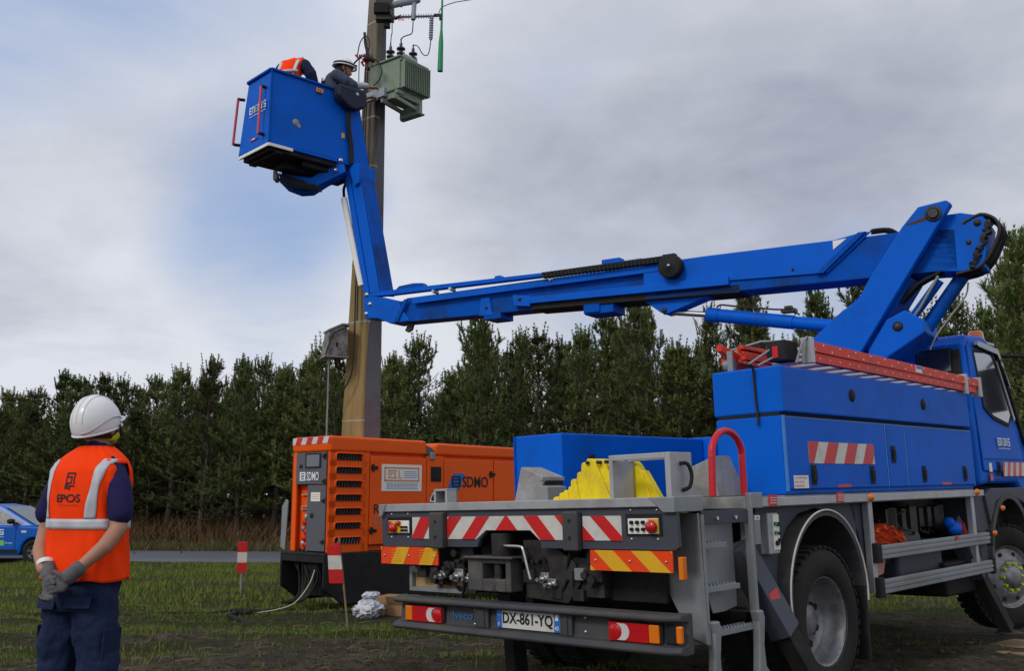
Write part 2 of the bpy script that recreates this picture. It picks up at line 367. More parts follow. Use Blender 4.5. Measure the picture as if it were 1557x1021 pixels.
nx = len(xs); fs = [(j*nx+i, j*nx+i+1, (j+1)*nx+i+1, (j+1)*nx+i) for j in range(len(ys)-1) for i in range(nx-1)]
def ground_mat():
    m = bpy.data.materials.new('muddy_grass_ground'); m.use_nodes = True; t = m.node_tree; N = t.nodes; L = t.links; b = N['Principled BSDF']
    g = N.new('ShaderNodeNewGeometry')
    def nz_(s, d=6, r=.6, sc=(1, 1, 1), dist=0.):
        mp = N.new('ShaderNodeMapping'); mp.inputs['Scale'].default_value = sc; L.new(g.outputs['Position'], mp.inputs[0])
        n = N.new('ShaderNodeTexNoise'); n.inputs['Scale'].default_value = s; n.inputs['Detail'].default_value = d; n.inputs['Roughness'].default_value = r; n.inputs['Distortion'].default_value = dist; L.new(mp.outputs[0], n.inputs[0]); return n.outputs[0]
    def rm(x, a, b_, c=0, d=1):
        n = N.new('ShaderNodeMapRange'); L.new(x, n.inputs[0])
        for i, q in enumerate((a, b_, c, d)): n.inputs[i+1].default_value = q
        return n.outputs[0]
    def mix(f, a, b_):
        n = N.new('ShaderNodeMix'); n.data_type = 'RGBA'
        for i, q in ((0, f), (6, a), (7, b_)):
            if isinstance(q, tuple): n.inputs[i].default_value = (*q, 1)
            else: L.new(q, n.inputs[i])
        return n.outputs[2]
    def mt(op, a, b_):
        n = N.new('ShaderNodeMath'); n.operation = op
        for i, q in enumerate((a, b_)):
            if hasattr(q, 'links'): L.new(q, n.inputs[i])
            else: n.inputs[i].default_value = q
        return n.outputs[0]
    mud = mix(rm(nz_(1.8, 9, .65, (1, 1.6, 1)), .3, .7), (.048, .036, .027), (.170, .130, .098))
    mud = mix(rm(nz_(22, 6, .7), .52, .70), mud, (.17, .14, .10)); mud = mix(rm(nz_(9, 8, .75, (1, 1.8, 1), .6), .50, .62), mud, (.026, .022, .014)); mud = mix(rm(nz_(3.5, 9, .75, (1, 2.2, 1), .5), .52, .60), mud, (.045, .052, .018))
    moss = mix(rm(nz_(5, 8, .7), .3, .7), (.030, .040, .011), (.078, .082, .024))
    sx = N.new('ShaderNodeSeparateXYZ'); L.new(g.outputs['Position'], sx.inputs[0])
    base = mt('ADD', nz_(.55, 8, .62, (.8, 1.7, 1), .4), rm(sx.outputs[1], 5.5, 14, -.22, .16))
    under = rm(sx.outputs[0], .8, 2.4, 0, -.10)
    base = mt('ADD', base, under)
    c = mix(rm(mt('ADD', base, rm(nz_(11, 6, .7), .2, .8, -.05, .05)), .43, .52), mud, moss)
    L.new(c, b.inputs['Base Color']); b.inputs['Roughness'].default_value = .95; b.inputs['Specular IOR Level'].default_value = .15
    bn = N.new('ShaderNodeBump'); bn.inputs['Strength'].default_value = 1.; bn.inputs['Distance'].default_value = .07; L.new(mt('ADD', nz_(14, 8, .7), nz_(50, 5, .7)), bn.inputs['Height']); L.new(bn.outputs[0], b.inputs['Normal'])
    return m
g = M(); g.add(vs, fs, 0, True); GROUND = g.build('ground', ground_mat(), kind='structure', label='uneven muddy field ground with wheel ruts')
# road
def road_mat():
    return mat('wet_asphalt', (.085, .092, .112), .5, var=.15, vs=.8, dirt=(.06, .058, .055), da=.4, ds=1.2, bump=.3, bs_=60)
rd = M(); rv_ = []
rx = np.linspace(-90, 60, 76)
for x in rx:
    for o_, dz in ((0, -.03), (.12, .035), (1.2, .05), (2.4, .06), (3.6, .05), (4.7, .035), (4.85, -.03)):
        y = road_y(x)+o_; rv_.append((x, y, gz(y)+dz))
rd.add(rv_, [(i*7+k, i*7+k+1, (i+1)*7+k+1, (i+1)*7+k) for i in range(len(rx)-1) for k in range(6)], 0, True)
rd.build('road', road_mat(), kind='structure', label='narrow grey asphalt road crossing behind the generator')

# blades of grass: one mesh of thin bent triangles
def tri_cloud(P, D, w, name, m, tilt=None, **p):
    """P base points (n,3), D tip offsets (n,3), w widths -> 1 triangle each"""
    n = len(P); a = rng.uniform(0, 2*math.pi, n); side = np.stack([np.cos(a), np.sin(a), np.zeros(n)], 1)*w[:, None]
    V = np.empty((n, 3, 3)); V[:, 0] = P-side; V[:, 1] = P+side; V[:, 2] = P+D
    me = bpy.data.meshes.new(name); me.vertices.add(n*3); me.vertices.foreach_set('co', V.astype(np.float32).ravel())
    me.loops.add(n*3); me.loops.foreach_set('vertex_index', np.arange(n*3, dtype=np.int32)); me.polygons.add(n)
    me.polygons.foreach_set('loop_start', np.arange(0, n*3, 3, dtype=np.int32)); me.update(calc_edges=True); me.materials.append(m)
    o = bpy.data.objects.new(name, me); COL.objects.link(o); return props(o, **p)
def grass_mat(name, c1, c2, c3):
    m = bpy.data.materials.new(name); m.use_nodes = True; t = m.node_tree; N = t.nodes; L = t.links; b = N['Principled BSDF']
    g_ = N.new('ShaderNodeNewGeometry')
    def n_(s): 
        n = N.new('ShaderNodeTexNoise'); n.inputs['Scale'].default_value = s; n.inputs['Detail'].default_value = 4; L.new(g_.outputs['Position'], n.inputs[0])
        r = N.new('ShaderNodeMapRange'); r.inputs[1].default_value = .36; r.inputs[2].default_value = .64; L.new(n.outputs[0], r.inputs[0]); return r.outputs[0]
    a = N.new('ShaderNodeMix'); a.data_type = 'RGBA'; L.new(n_(.7), a.inputs[0]); a.inputs[6].default_value = (*c1, 1); a.inputs[7].default_value = (*c2, 1)
    q = N.new('ShaderNodeMix'); q.data_type = 'RGBA'; L.new(n_(9.), q.inputs[0]); L.new(a.outputs[2], q.inputs[6]); q.inputs[7].default_value = (*c3, 1)
    L.new(q.outputs[2], b.inputs['Base Color']); b.inputs['Roughness'].default_value = .7; b.inputs['Specular IOR Level'].default_value = .2
    return m
GR = grass_mat('grass_blades', (.075, .190, .012), (.140, .195, .022), (.150, .135, .038))
DRY = grass_mat('dry_bracken', (.095, .045, .020), (.055, .045, .018), (.14, .080, .036))
def fbm(x, y, s, o): return noise.fractal(Vector((x*s, y*s, o)), .6, 2., 4)
def scatter(n, x0, x1, y0, y1, dens, hmin, hmax, wd, lean=.5, wide=False):
    P = []; H_ = []
    X = rng.uniform(0, 1, n*3); Y = rng.uniform(0, 1, n*3)**.8
    for a, b_ in zip(X, Y):
        y = y0+(y1-y0)*b_; x = (x0+(x1-x0)*a)
        if abs(x) > .56*y+1.5: continue
        d = dens(x, y)
        if random.random() < d: P.append((x, y, gz(y)+bumpz(x, y)-.01)); H_.append(d)
        if len(P) >= n: break
    P = np.array(P); k = len(P); h = rng.uniform(hmin, hmax, k); a = rng.uniform(0, 2*math.pi, k); l = rng.uniform(.1, lean, k)
    D = np.stack([np.cos(a)*l*h, np.sin(a)*l*h, h], 1)
    return P, D, rng.uniform(.6, 1.3, k)*wd
def near_dens(x, y):
    d = sst((fbm(x*.8, y*1.7, .55, 2.)+.22)*1.9+(y-9.8)*.10)
    for c in (7.9, 9.6, 11.4):
        if abs(y-(c+.25*math.sin(x*.45)+.06*x)) < .35: d *= .12
    d = max(d, .22*sst(fbm(x, y*1.5, 1.3, 8.)*2.5+.5))
    if x > 1.2 and y < 13: d *= .35*sst((y-7)/5)
    if math.hypot(x-4.8, y-9.9) < .6: d = 0
    return d
a1 = scatter(70000, -8, 7, 4.2, 13.5, near_dens, .02, .07, .0045, .9)
a2 = scatter(70000, -13, 9, 12.5, 26.9, lambda x, y: .12+.88*sst(fbm(x*.8, y*1.6, .5, 5.)*2.4+.62), .04, .13, .009, .8)
P = np.concatenate([a1[0], a2[0]]); D = np.concatenate([a1[1], a2[1]]); W = np.concatenate([a1[2], a2[2]])
tri_cloud(P, D, W, 'grass', GR, kind='stuff', label='short rough green grass growing across the muddy field', cat='grass')
def verge_d(x, y):
    e = y-road_y(x)-4.9
    return 0 if e < .1 else .9
v1 = scatter(26000, -30, 20, 30, 35, verge_d, .10, .38, .014, .8)
tri_cloud(v1[0], v1[1], v1[2], 'verge_grass', grass_mat('verge_blades', (.05, .085, .015), (.085, .075, .028), (.12, .09, .04)), kind='stuff', label='pale rough grass on the verge between road and pines', cat='grass')
def forest_y(x): return 46-.5*(x+22)
def br_d(x, y):
    e = y-(forest_y(x)-3.5)
    if e < 0: return .03
    return .45+.5*sst(fbm(x, y, .4, 9.)*1.4+.5)
v2 = scatter(60000, -34, 26, 30, 54, br_d, .2, 1.15, .020, 1.3)
tri_cloud(v2[0], v2[1], v2[2], 'dead_bracken', DRY, kind='stuff', label='brown dead bracken and brush along the forest edge', cat='undergrowth')

# stones, clods and twigs in the foreground mud
cl = M()
for i in range(1500):
    y = random.uniform(4.6, 13); x = random.uniform(-.56*y, .5*y); r_ = random.uniform(.004, .010)*random.choice([1, 1, 1, 1, 2, 3])
    z = gz(y)+bumpz(x, y)
    cl.ell((x, y, z+r_*.2), (r_*random.uniform(.8, 1.6), r_*random.uniform(.8, 1.4), r_*.7), 6, 4)
cl.build('clod', mat('mud_clod', (.075, .055, .04), .95, var=.5, vs=20, bump=.4), kind='stuff', label='small clods and stones lying in the mud', cat='clods')
tw = M()
for i in range(260):
    y = random.uniform(5, 14); x = random.uniform(-.56*y, .3*y); L_ = random.uniform(.04, .22); a = random.uniform(-.6, .6)
    z0 = gz(y)+bumpz(x, y)+.012; x2, y2 = x+L_*math.cos(a), y+L_*math.sin(a)*.7
    tw.tube([(x, y, z0), ((x+x2)/2, (y+y2)/2+random.uniform(-.02, .02), z0+.015), (x2, y2, gz(y2)+bumpz(x2, y2)+.012)], [.003, .0025, .0015], 4)
tw.build('twig', mat('dry_twig', (.22, .17, .115), .9, var=.4, vs=10), kind='stuff', label='pale twigs and pine needles scattered on the mud', cat='twigs')

# ---------------------------------------------------------------- pines
def pine(seed, h, fr=1.):
    r = np.random.default_rng(seed); z0 = h*r.uniform(.10, .22); tk = M()
    lean = r.uniform(-.02, .02, 2)
    path = [(lean[0]*z+.04*math.sin(z*1.3+seed), lean[1]*z, z) for z in np.linspace(-.2, h*.985, 9)]
    tk.tube(path, [max(.012, .105*(1-i/8.6)) for i in range(9)], 7)
    def at(z): return np.array([lean[0]*z+.04*math.sin(z*1.3+seed), lean[1]*z, z])
    Ps, Ds = [], []
    def tufts(a, b, n, spread, ln):
        d = b-a; d = d/np.linalg.norm(d)
        for t in np.linspace(0, 1, n):
            q = a+(b-a)*t; k = 9
            e = r.normal(size=(k, 3)); e /= np.linalg.norm(e, axis=1)[:, None]
            v = d*.75+e*spread; v[:, 2] += .30; v /= np.linalg.norm(v, axis=1)[:, None]
            Ps.append(np.repeat(q[None], k, 0)); Ds.append(v*ln*r.uniform(.7, 1.15, (k, 1)))
    z = z0
    while z < h-.35:
        t = (z-z0)/(h-z0); nb = int(r.integers(5, 8)); a0 = r.uniform(0, 6.28)
        Lb = (1.65*(1-t)**.75*min(1, .6+t*3)+.10)*fr*r.uniform(.7, 1.25)
        for k in range(nb):
            a = a0+k*6.283/nb+r.uniform(-.3, .3); L_ = Lb*r.uniform(.5, 1.35); el = R(12+42*t)+r.uniform(-.15, .15)
            p = at(z+r.uniform(-.08, .08)); dr = np.array([math.cos(a)*math.cos(el), math.sin(a)*math.cos(el), math.sin(el)])
            mid = p+dr*L_*.6; up = dr.copy(); up[2] += .9; up /= np.linalg.norm(up); end = mid+up*L_*.35
            tk.tube([p, mid, end], [.022*(1-t*.5), .012, .005], 4, cap=False)
            if r.random() < (.16 if t > .15 else .55): continue      # dead branches low down, gaps higher
            tufts(p+(mid-p)*.5, mid, max(2, int(L_*4)), .7, .18); tufts(mid, end, max(2, int(L_*5)), .55, .18)
            sh = end+np.array([r.uniform(-.06, .06), r.uniform(-.06, .06), r.uniform(.18, .34+.35*t)]); tk.tube([end, sh], [.006, .003], 3, cap=False); tufts(end, sh, 5, .42, .14)
            for sgn in (-1, 1):
                for f_ in (.35, .62, .85):
                    if r.random() < .3: continue
                    q = p+(end-p)*f_; sd = np.cross(dr, [0, 0, 1])*sgn; w_ = dr*.6+sd*.8; w_[2] += .3; w_ /= np.linalg.norm(w_); e2 = q+w_*L_*.34*r.uniform(.6, 1.2)
                    tk.tube([q, e2], [.008, .003], 3, cap=False); tufts(q+(e2-q)*.3, e2, max(2, int(L_*4)), .6, .17)
                    if r.random() < .5: e3 = e2+np.array([0, 0, r.uniform(.12, .3)]); tufts(e2, e3, 3, .42, .13)
        z += r.uniform(.36, .56)*(1-.25*t)
    # leader and candles
    top = at(h-.45); tufts(top, at(h), 8, .45, .14)
    for k in range(int(r.integers(6, 11))):
        a = r.uniform(0, 6.28); q = at(h-r.uniform(.6, 1.9))+np.array([math.cos(a)*.22, math.sin(a)*.22, 0])*r.uniform(0, 1.5); e2 = q+np.array([math.cos(a)*.1, math.sin(a)*.1, r.uniform(.5, 1.05)]); tk.tube([q, e2], [.01, .004], 4, cap=False); tufts(q, e2, 7, .36, .115)
    P_ = np.concatenate(Ps); D_ = np.concatenate(Ds)
    cr = tri_cloud(P_, D_, np.full(len(P_), .0135), 'crown', NEED)
    tr = tk.build('trunk', BARK)
    return tr, cr
def tree_root(loc, rz, tr, cr, sc, **p):
    e = empty('pine_tree', loc, rz, **p); e.scale = sc
    for q, first in ((tr, None), (cr, None)):
        q.parent = e
    return e
protos = []
for i in range(7):
    tr, cr = pine(100+i*13, 8.6+.25*(i % 3), .9+.05*(i % 4)); protos.append((tr, cr))
dead_tr = M(); rr_ = random.Random(5)
dead_tr.tube([(0, 0, -.2), (.05, 0, 2.2), (-.03, .05, 4.6), (.02, 0, 6.4)], [.06, .05, .035, .012], 7)
for k in range(26):
    z = rr_.uniform(1, 6.1); a = rr_.uniform(0, 6.28); L_ = rr_.uniform(.4, 1.1)
    dead_tr.tube([(0, 0, z), (math.cos(a)*L_*.6, math.sin(a)*L_*.6, z+.15), (math.cos(a)*L_, math.sin(a)*L_, z+.5)], [.014, .008, .003], 4, cap=False)
deadm = dead_tr.build('trunk', mat('grey_dead_bark', (.22, .18, .14), .9, var=.3, vs=8))
used = set(); cnt = 0; spots = []
rowgap = 2.8
for row in range(5):
    x = -40+(row % 2)*.9
    while x < 30:
        xx = x+random.uniform(-.35, .35); y = forest_y(xx)+row*rowgap+random.uniform(-.5, .5)
        if abs(xx) < .56*y+2.5: spots.append((row, xx, y))
        x += 1.7 if row < 3 else 1.9
def pxof(x, y): return 778.5+1500*x/y
GRP = 'young pines of the plantation behind the site'
spec_rows = {0: 'front row', 1: 'second row'}
KC = {}
for row, x, y in sorted(spots, key=lambda q: (q[0], q[1])):
    k = random.randrange(len(protos)); tr, cr = protos[k]
    px = pxof(x, y)
    # skyline heights along the wood, as the plantation really varies
    hh = 1.0+.06*fbm(x, y, .12, 3.)+random.uniform(-.05, .03)
    hh *= float(np.interp(px, [0, 150, 330, 430, 500, 690, 830, 1000, 1150, 1260, 1500, 1560], [.79, .78, .77, .92, .80, .94, .91, .93, .92, .93, 1.0, 1.08]))
    hh += random.choice([-.18, -.10, -.05, 0, .02, .07]); w_ = random.uniform(1.15, 1.7); s = (w_, w_*random.uniform(.9, 1.1), hh)
    marks = [(60, 'above the parked blue car'), (200, 'behind the standing worker'), (330, 'between the worker and the small marker board'), (440, 'just left of the generator'), (520, 'above the left end of the generator'), (650, 'right of the pole above the generator'), (780, 'above the right end of the generator'), (920, 'under the boom above the left blue locker'), (1085, 'under the boom left of the ladder'), (1250, 'above the ladder behind the lift cylinder'), (1400, 'behind the slanting boom tower'), (9999, 'behind the blue cab')]
    mk = next(t for a, t in marks if px < a)
    ROWN = ['front row pine', 'second row pine', 'third row pine']
    key = (min(row, 3), mk); KC[key] = KC.get(key, 0)+1
    e = empty('pine_tree', (x, y, gz(y)-.05), random.uniform(0, 6.28)); e.scale = s
    if row < 3: props(e, label='%s %s, %s from its left there' % (ROWN[row], mk, ['first', 'second', 'third', 'fourth', 'fifth', 'sixth', 'seventh', 'eighth', 'ninth'][min(8, KC[key]-1)]), cat='tree', group=GRP)
    else: props(e, label='pine deep inside the wood %s' % mk, cat='tree', group=GRP+' '+mk)
    for src in (tr, cr):
        if src.name not in used and src.parent is None: used.add(src.name); o = src
        else: o = src.copy(); COL.objects.link(o)
        o.parent = e
for i, (px, dy) in enumerate(((318, .6), (232, 1.2), (497, .8))):
    y = 40.
    for _ in range(20): x = (px-778.5)/1500*y; y = forest_y(x)+dy
    e = empty('bare_tree', (x, y, gz(y)-.05), i*1.3); e.scale = (1, 1, .8+.12*i)
    props(e, label=['thin pale bare trunk standing midway between worker and red white post', 'thin bare trunk nearest the standing worker at the forest edge', 'thin bare trunk just behind the grey box pole at the forest edge'][i], cat='tree', group='bare trunks at the forest edge')
    o = deadm if i == 0 else deadm.copy()
    if i: COL.objects.link(o)
    o.parent = e
for tr, cr in protos:
    for q in (tr, cr):
        if q.parent is None: bpy.data.objects.remove(q)
# ================================================================== LIFT TRUCK
TR = Matrix(((0.69341, -0.71999, -0.02843, 0.056), (0.72032, 0.69364, 0.00219, 6.287), (0.01814, -0.02200, 0.99959, 0.0), (0, 0, 0, 1)))
TI = TR.inverted()
T = empty('aerial_lift_truck', label='blue and grey bucket lift truck standing on jacks with its boom raised over the field', cat='lift truck')
T.matrix_world = TR
yz = lambda x: (lambda a, b, d: (x+d, a, b))          # polygons (Y,Z) on a plane facing the rear
xzp = lambda y: (lambda a, b, d: (a, y-d, b))          # polygons (X,Z) on a plane facing right
def rear_rect(m, y0, y1, z0, z1, x0, x1, mi=0): return m.box(x0, x1, y0, y1, z0, z1, mi)
# --- deck
d = M(); d.box(.04, .27, -1.20, 1.32, 1.19, 1.262); d.box(.27, 4.62, -.80, 1.20, 1.19, 1.262); d.box(.78, 4.62, -1.17, -.80, 1.19, 1.262)
deck = d.build('deck', CHK, T, .004)
d = M(); d.box(-.02, .04, -1.112, 1.335, 1.222, 1.275); d.build('rear_edge_beam', GALVL, deck, .004)
d = M(); d.prism([(-1.04, 1.275), (-1.205, 1.275), (-1.212, 1.19), (-1.14, 1.19)], yz(-.026), 0, .05); d.box(-.024, .26, -1.215, -1.165, 1.19, 1.277)
d.box(.785, .92, -1.212, -1.165, 1.19, 1.285); d.prism([(1.335, 1.275), (1.25, 1.275), (1.30, 1.19), (1.335, 1.19)], yz(-.026), 0, .05); d.build('corner_plate', GALV, deck, .005)
d = M(); d.box(.92, 4.76, -1.212, -1.162, 1.197, 1.25); sr = d.build('side_rail', GALVL, deck, .004)
d = M(); d.box(.2, 4.76, 1.2, 1.24, 1.197, 1.25); d.build('side_rail', GALVL, deck, .004)
# red labels on the side rail
for x0 in (.99, 1.905):
    d = M(); d.box(x0, x0+.10, -1.2165, -1.212, 1.202, 1.268)
    for k in range(3): d.box(x0+.012, x0+.088, -1.219, -1.2165, 1.215+k*.016, 1.220+k*.016, 1)
    d.build('warning_label', [RED, WHITE], T)
for x0, z0 in ((2.43, 1.228), (4.57, 1.232)):
    d = M(); d.lathe([(.0, .028), (.02, .024), (.028, .012), (.03, 0)], (x0, -1.212, z0), (0, -1, 0), 14); d.build('amber_marker_light', AMB, T)
# --- rear panel
p_ = M()
p_.prism([(1.33, 1.224), (1.33, 1.0), (1.31, .978), (.35, .985), (.33, 1.03), (.26, 1.09), (-.125, 1.09), (-.20, 1.035), (-.21, .985), (-1.19, .985), (-1.212, 1.0), (-1.207, 1.224)], yz(0), 0, .035)
panel = p_.build('rear_panel', SLATE, T, .004)
for k, (y0, y1, z1) in enumerate(((.772, .635, 1.212), (-.423, -.541, 1.205))):
    d = M(); d.box(-.05, .0, y1, y0, .976, z1); d.cyl((-.052, (y0+y1)/2, 1.15), (-.048, (y0+y1)/2, 1.15), .012, n=10, mi=1); d.cyl((-.052, (y0+y1)/2, 1.05), (-.048, (y0+y1)/2, 1.05), .012, n=10, mi=1)
    d.build('buffer_post', [BUMP, BLACK], panel, .01)
def board(name, regs, jobs, par, x=-.006):
    m = M()
    for rg in regs: m.prism(rg, yz(x), 0, .005, 0)
    for rg, a0, pitch, wd, sh, b0, b1 in jobs: stripes(m, rg, a0, pitch, wd, sh, b0, b1, yz(x-.003), 0, .003, 1)
    return m.build(name, [WHITE, RED], par)
z0, z1 = 1.036, 1.182
rg = [(.989, z1), (.777, z1), (.777, z0), (.989, z0)]
board('striped_board', [rg], [(rg, .875, .25, .125, -.10, z0, z1)], panel)
rg = [(-.55, z1-.006), (-.835, z1-.006), (-.835, z0), (-.55, z0)]
board('striped_board', [rg], [(rg, -.64, .222, .105, .155, z0, z1)], panel)
L1 = [(.629, z1), (.262, z1), (.262, 1.094), (.353, z0), (.629, z0)]; C1 = [(.262, z1), (.078, z1), (.078, 1.094), (.262, 1.094)]
C2 = [(.078, z1), (-.126, z1), (-.126, 1.094), (.078, 1.094)]; R1 = [(-.126, z1), (-.415, z1), (-.415, z0), (-.203, z0), (-.126, 1.094)]
board('chevron_board', [L1, C1, C2, R1], [(r_, .03+.078, .26, .12, -.14, z0, z1) for r_ in (L1, C1)]+[(r_, .048-.26*1-.12+.26, .26, .12, .14, z0, z1) for r_ in (C2, R1)], panel)
# control panels
for (ya, yb, mir) in ((1.262, 1.0, 1), (-.865, -1.115, 0)):
    rec = M(); rec.box(-.004, .02, min(ya, yb)-.0, max(ya, yb), 1.062, 1.185); rec_o = rec.build('control_recess', BLACK, panel)
    d = M(); w_ = abs(ya-yb)-.04; yy = max(ya, yb)-.02
    d.box(-.010, -.005, yy-w_, yy, 1.075, 1.160, 0)
    if mir: ys_, ye = yy-.075, yy-.135; 
    else: ys_, ye = yy-w_+.055, yy-w_+.0
    if mir: d.box(-.013, -.010, yy-.14, yy-.0, 1.078, 1.157, 1); d.lathe([(.0, .03), (.028, .028), (.032, .012), (.018, .01), (.018, 0)], (-.013, yy-.07, 1.11), (-1, 0, 0), 14, 2); d.lathe([(.0, .02), (.016, .018), (.017, 0)], (-.013, yy-.115, 1.142), (-1, 0, 0), 10, 2)
    else: d.box(-.013, -.010, yy-w_, yy-w_+.07, 1.078, 1.157, 1); d.lathe([(.0, .03), (.032, .028), (.036, .012), (.02, .01), (.02, 0)], (-.013, yy-w_+.038, 1.115), (-1, 0, 0), 14, 2)
    kb = [(yy-.03-.04*i, z_) for i in range(3) for z_ in (1.10, 1.138)] if not mir else [(yy-w_+.02+.025*i, z_) for i in range(3) for z_ in (1.092, 1.115)]
    for (ky, kz) in kb: d.cyl((-.026, ky, kz), (-.010, ky, kz), .0105 if not mir else .008, n=10, mi=3)
    if mir: d.box(-.014, -.010, yy-.0, yy-.035, 1.08, 1.155, 4)
    d.build('control_panel', [PAPER, YEL, REDL, BLACK, RED], panel)
sc = M()
for (y, z) in [(y, z) for y in (1.22, 1.04, -.90, -1.08) for z in (1.205, 1.045)]: sc.lathe([(0, .006), (.008, .004), (.009, 0)], (0, y, z), (-1, 0, 0), 8)
sc.build('panel_bolt', CHROME, panel)
# warning plates under the panel
for (ya, yb, za, zb, sh, a0, sl_) in ((1.325, .719, .978, .862, -.07, 1.10, 1), (-.602, -1.177, .982, .868, .13, -.88, 0)):
    m = M(); rg = [(ya, za), (yb, za), (yb, zb), (ya, zb)]; m.prism(rg, yz(-.012), 0, .008, 0)
    stripes(m, rg, a0-.02, .30 if sl_ else .265, .135, sh, zb, za, yz(-.015), 0, .003, 1)
    if sl_:
        for k in range(5):
            for y_ in (1.15, .85): m.box(-.018, -.0155, y_-.045, y_+.055, zb+.022+k*.018, zb+.026+k*.018, 1)
    for y_ in (ya-.04, (ya+yb)/2, yb+.04): m.lathe([(0, .005), (.007, .003), (.008, 0)], (-.015, y_, (za+zb)/2), (-1, 0, 0), 8, 2)
    m.build('striped_marker_plate', [ORR, YEL, CHROME], T)
d = M(); d.box(-.02, .02, -1.247, -1.217, .832, .953); d.build('side_reflector', AMB, T, .005)
# --- bumper: pressed profile with two ridges, ends swept in
def bprof(): return [(-.02, .610), (-.075, .612), (-.095, .622), (-.095, .640), (-.08, .652), (-.03, .655), (.02, .655), (.02, .44), (-.06, .436), (-.10, .446), (-.108, .462), (-.085, .486), (-.035, .492), (-.03, .50)]
b = M(); pf = bprof(); n = len(pf); st = [(1.135, .0, .06), (1.09, .0, .0), (-1.16, 0, 0), (-1.235, .0, .045)]
vs = []
for (y, dz, dx) in st:
    for (x, z) in pf: vs.append((x+dx, y, z))
fs = [(i*n+k, i*n+(k+1) % n, (i+1)*n+(k+1) % n, (i+1)*n+k) for i in range(3) for k in range(n)]+[tuple(range(n)), tuple(range(3*n, 4*n))]
b.add(vs, fs); bump = b.build('bumper', BUMP, T, .006)
for (ya, yb) in ((.335, .215), (-.385, -.475)):
    d = M(); d.box(-.052, -.028, yb, ya, .492, .612); d.box(-.06, -.052, yb+.03, ya-.03, .492, .60); d.build('tow_bracket', BUMP, bump, .008)
bl = M()
for (y, z) in ((.355, .592), (.355, .505), (-.56, .60), (-.56, .52)): bl.lathe([(0, .008), (.010, .006), (.012, 0)], (-.03, y, z), (-1, 0, 0), 8)
bl.build('bumper_bolt', CHROME, bump)
text('Iveco', 'lettering', LETB, bump, (-.031, .56, .530), (0, -1, 0), (0, 0, 1), .185, .045, .002, .02)
for (yo, yi, am_out) in ((1.005, .64, 1), (-.757, -1.10, 0)):
    tl = M(); ym = (yo+yi)/2; tl.box(-.05, -.028, yi-.012, yo+.012, .487, .602); tlo = tl.build('tail_light', BLACK, T, .012)
    ymid = (yo+yi)/2; sg = 1 if am_out else -1; h0, h1 = .496, .594; cz = (h0+h1)/2; in_ = yi if am_out else yo; out_ = yo if am_out else yi     # in_: end with the round lens
    d = M(); d.box(-.066, -.05, min(out_, out_-sg*.07), max(out_, out_-sg*.07), h0, h1); d.build('indicator_lens', AMB, tlo, .014, seg=3)
    a_, b_ = out_-sg*.072, in_; d = M(); d.box(-.064, -.05, min(a_, b_), max(a_, b_), h0, h1)
    for k in range(2): d.box(-.0655, -.064, min(a_, a_-sg*.1), max(a_, a_-sg*.1), .525+k*.035, .528+k*.035)
    d.build('stop_lens', REDL, tlo, .018, seg=3)
    cy = in_+sg*.045; d = M(); d.lathe([(0, .005), (.036, .005), (.040, .003), (.042, 0)], (-.064, cy, cz), (-1, 0, 0), 24); d.build('fog_lens', REDL, tlo)
    cres = [(cy+sg*.050*math.cos(R(a)), cz+.046*math.sin(R(a))) for a in range(-75, 76, 15)]+[(cy+sg*(.055+.045*math.cos(R(a))), cz+.046*math.sin(R(a))) for a in range(75, -76, -15)]
    d = M(); d.prism(cres, yz(-.0685), 0, .005); d.build('reversing_lens', WHL, tlo)
d = M(); d.box(-.045, -.028, -1.20, -1.125, .498, .60); d.build('lamp_blank', BLACK, bump, .005)
d = M(); d.box(-.06, -.03, -1.240, -1.205, .505, .595); d.build('side_marker_light', AMB, T, .008)
# number plate
d = M(); d.box(-.046, -.038, -.378, .142, .503, .613, 0); d.box(-.0475, -.046, .098, .1415, .5035, .6125, 1); d.box(-.0475, -.046, -.3775, -.334, .5035, .6125, 1)
for k in range(9):
    a = k*R(40); d.cyl((-.0485, .120+.012*math.cos(a), .588+.012*math.sin(a)), (-.0475, .120+.012*math.cos(a), .588+.012*math.sin(a)), .0022, n=5, mi=2)
pl = d.build('number_plate', [PLATE, PLB, YEL], T, .002)
text('DX-861-YQ', 'lettering', LETK, pl, (-.0465, .090, .519), (0, -1, 0), (0, 0, 1), .415, .080, .002, .022)
text('F', 'lettering', LETW, pl, (-.048, .128, .512), (0, -1, 0), (0, 0, 1), .013, .022, .001)
text('40', 'lettering', LETW, pl, (-.048, -.340, .515), (0, -1, 0), (0, 0, 1), .03, .026, .001); 
d = M(); d.prism([(-.345, .57), (-.367, .57), (-.370, .603), (-.356, .606), (-.343, .596)], yz(-.0485), 0, .001); d.build('plate_emblem', LETW, pl)
# --- hitch and chassis
d = M()
for s_ in (1, -1): d.box(.1, 6.3, s_*.38-.04, s_*.38+.04, .74, 1.0)
for x in (.14, 1.2, 2.3, 3.4, 4.5): d.box(x, x+.1, -.34, .34, .76, .96)
d.box(.16, .20, -1.0, .54, .68, 1.17); d.box(.25, .28, .5, 1.2, .68, 1.17); chassis = d.build('chassis', DARK, T, .006)
d = M(); # coupling head: jaw box with opening
o0, o1, p0, p1 = .425, .040, .712, .915
for (a, b_, c_, e_) in ((o0, .29, p0, p1), (.085, o1, p0, p1), (.29, .085, p0, .79), (.29, .085, .885, p1)): d.box(-.02, .10, b_, a, c_, e_)
d.box(-.05, .1, .0, .44, .915, .932); hit = d.build('tow_coupling', mat('coupling_grey', (.085, .082, .078), .55, .2, var=.3, vs=5, dirt=(.2, .19, .17), da=.4, ds=5, bump=.1), T, .01)
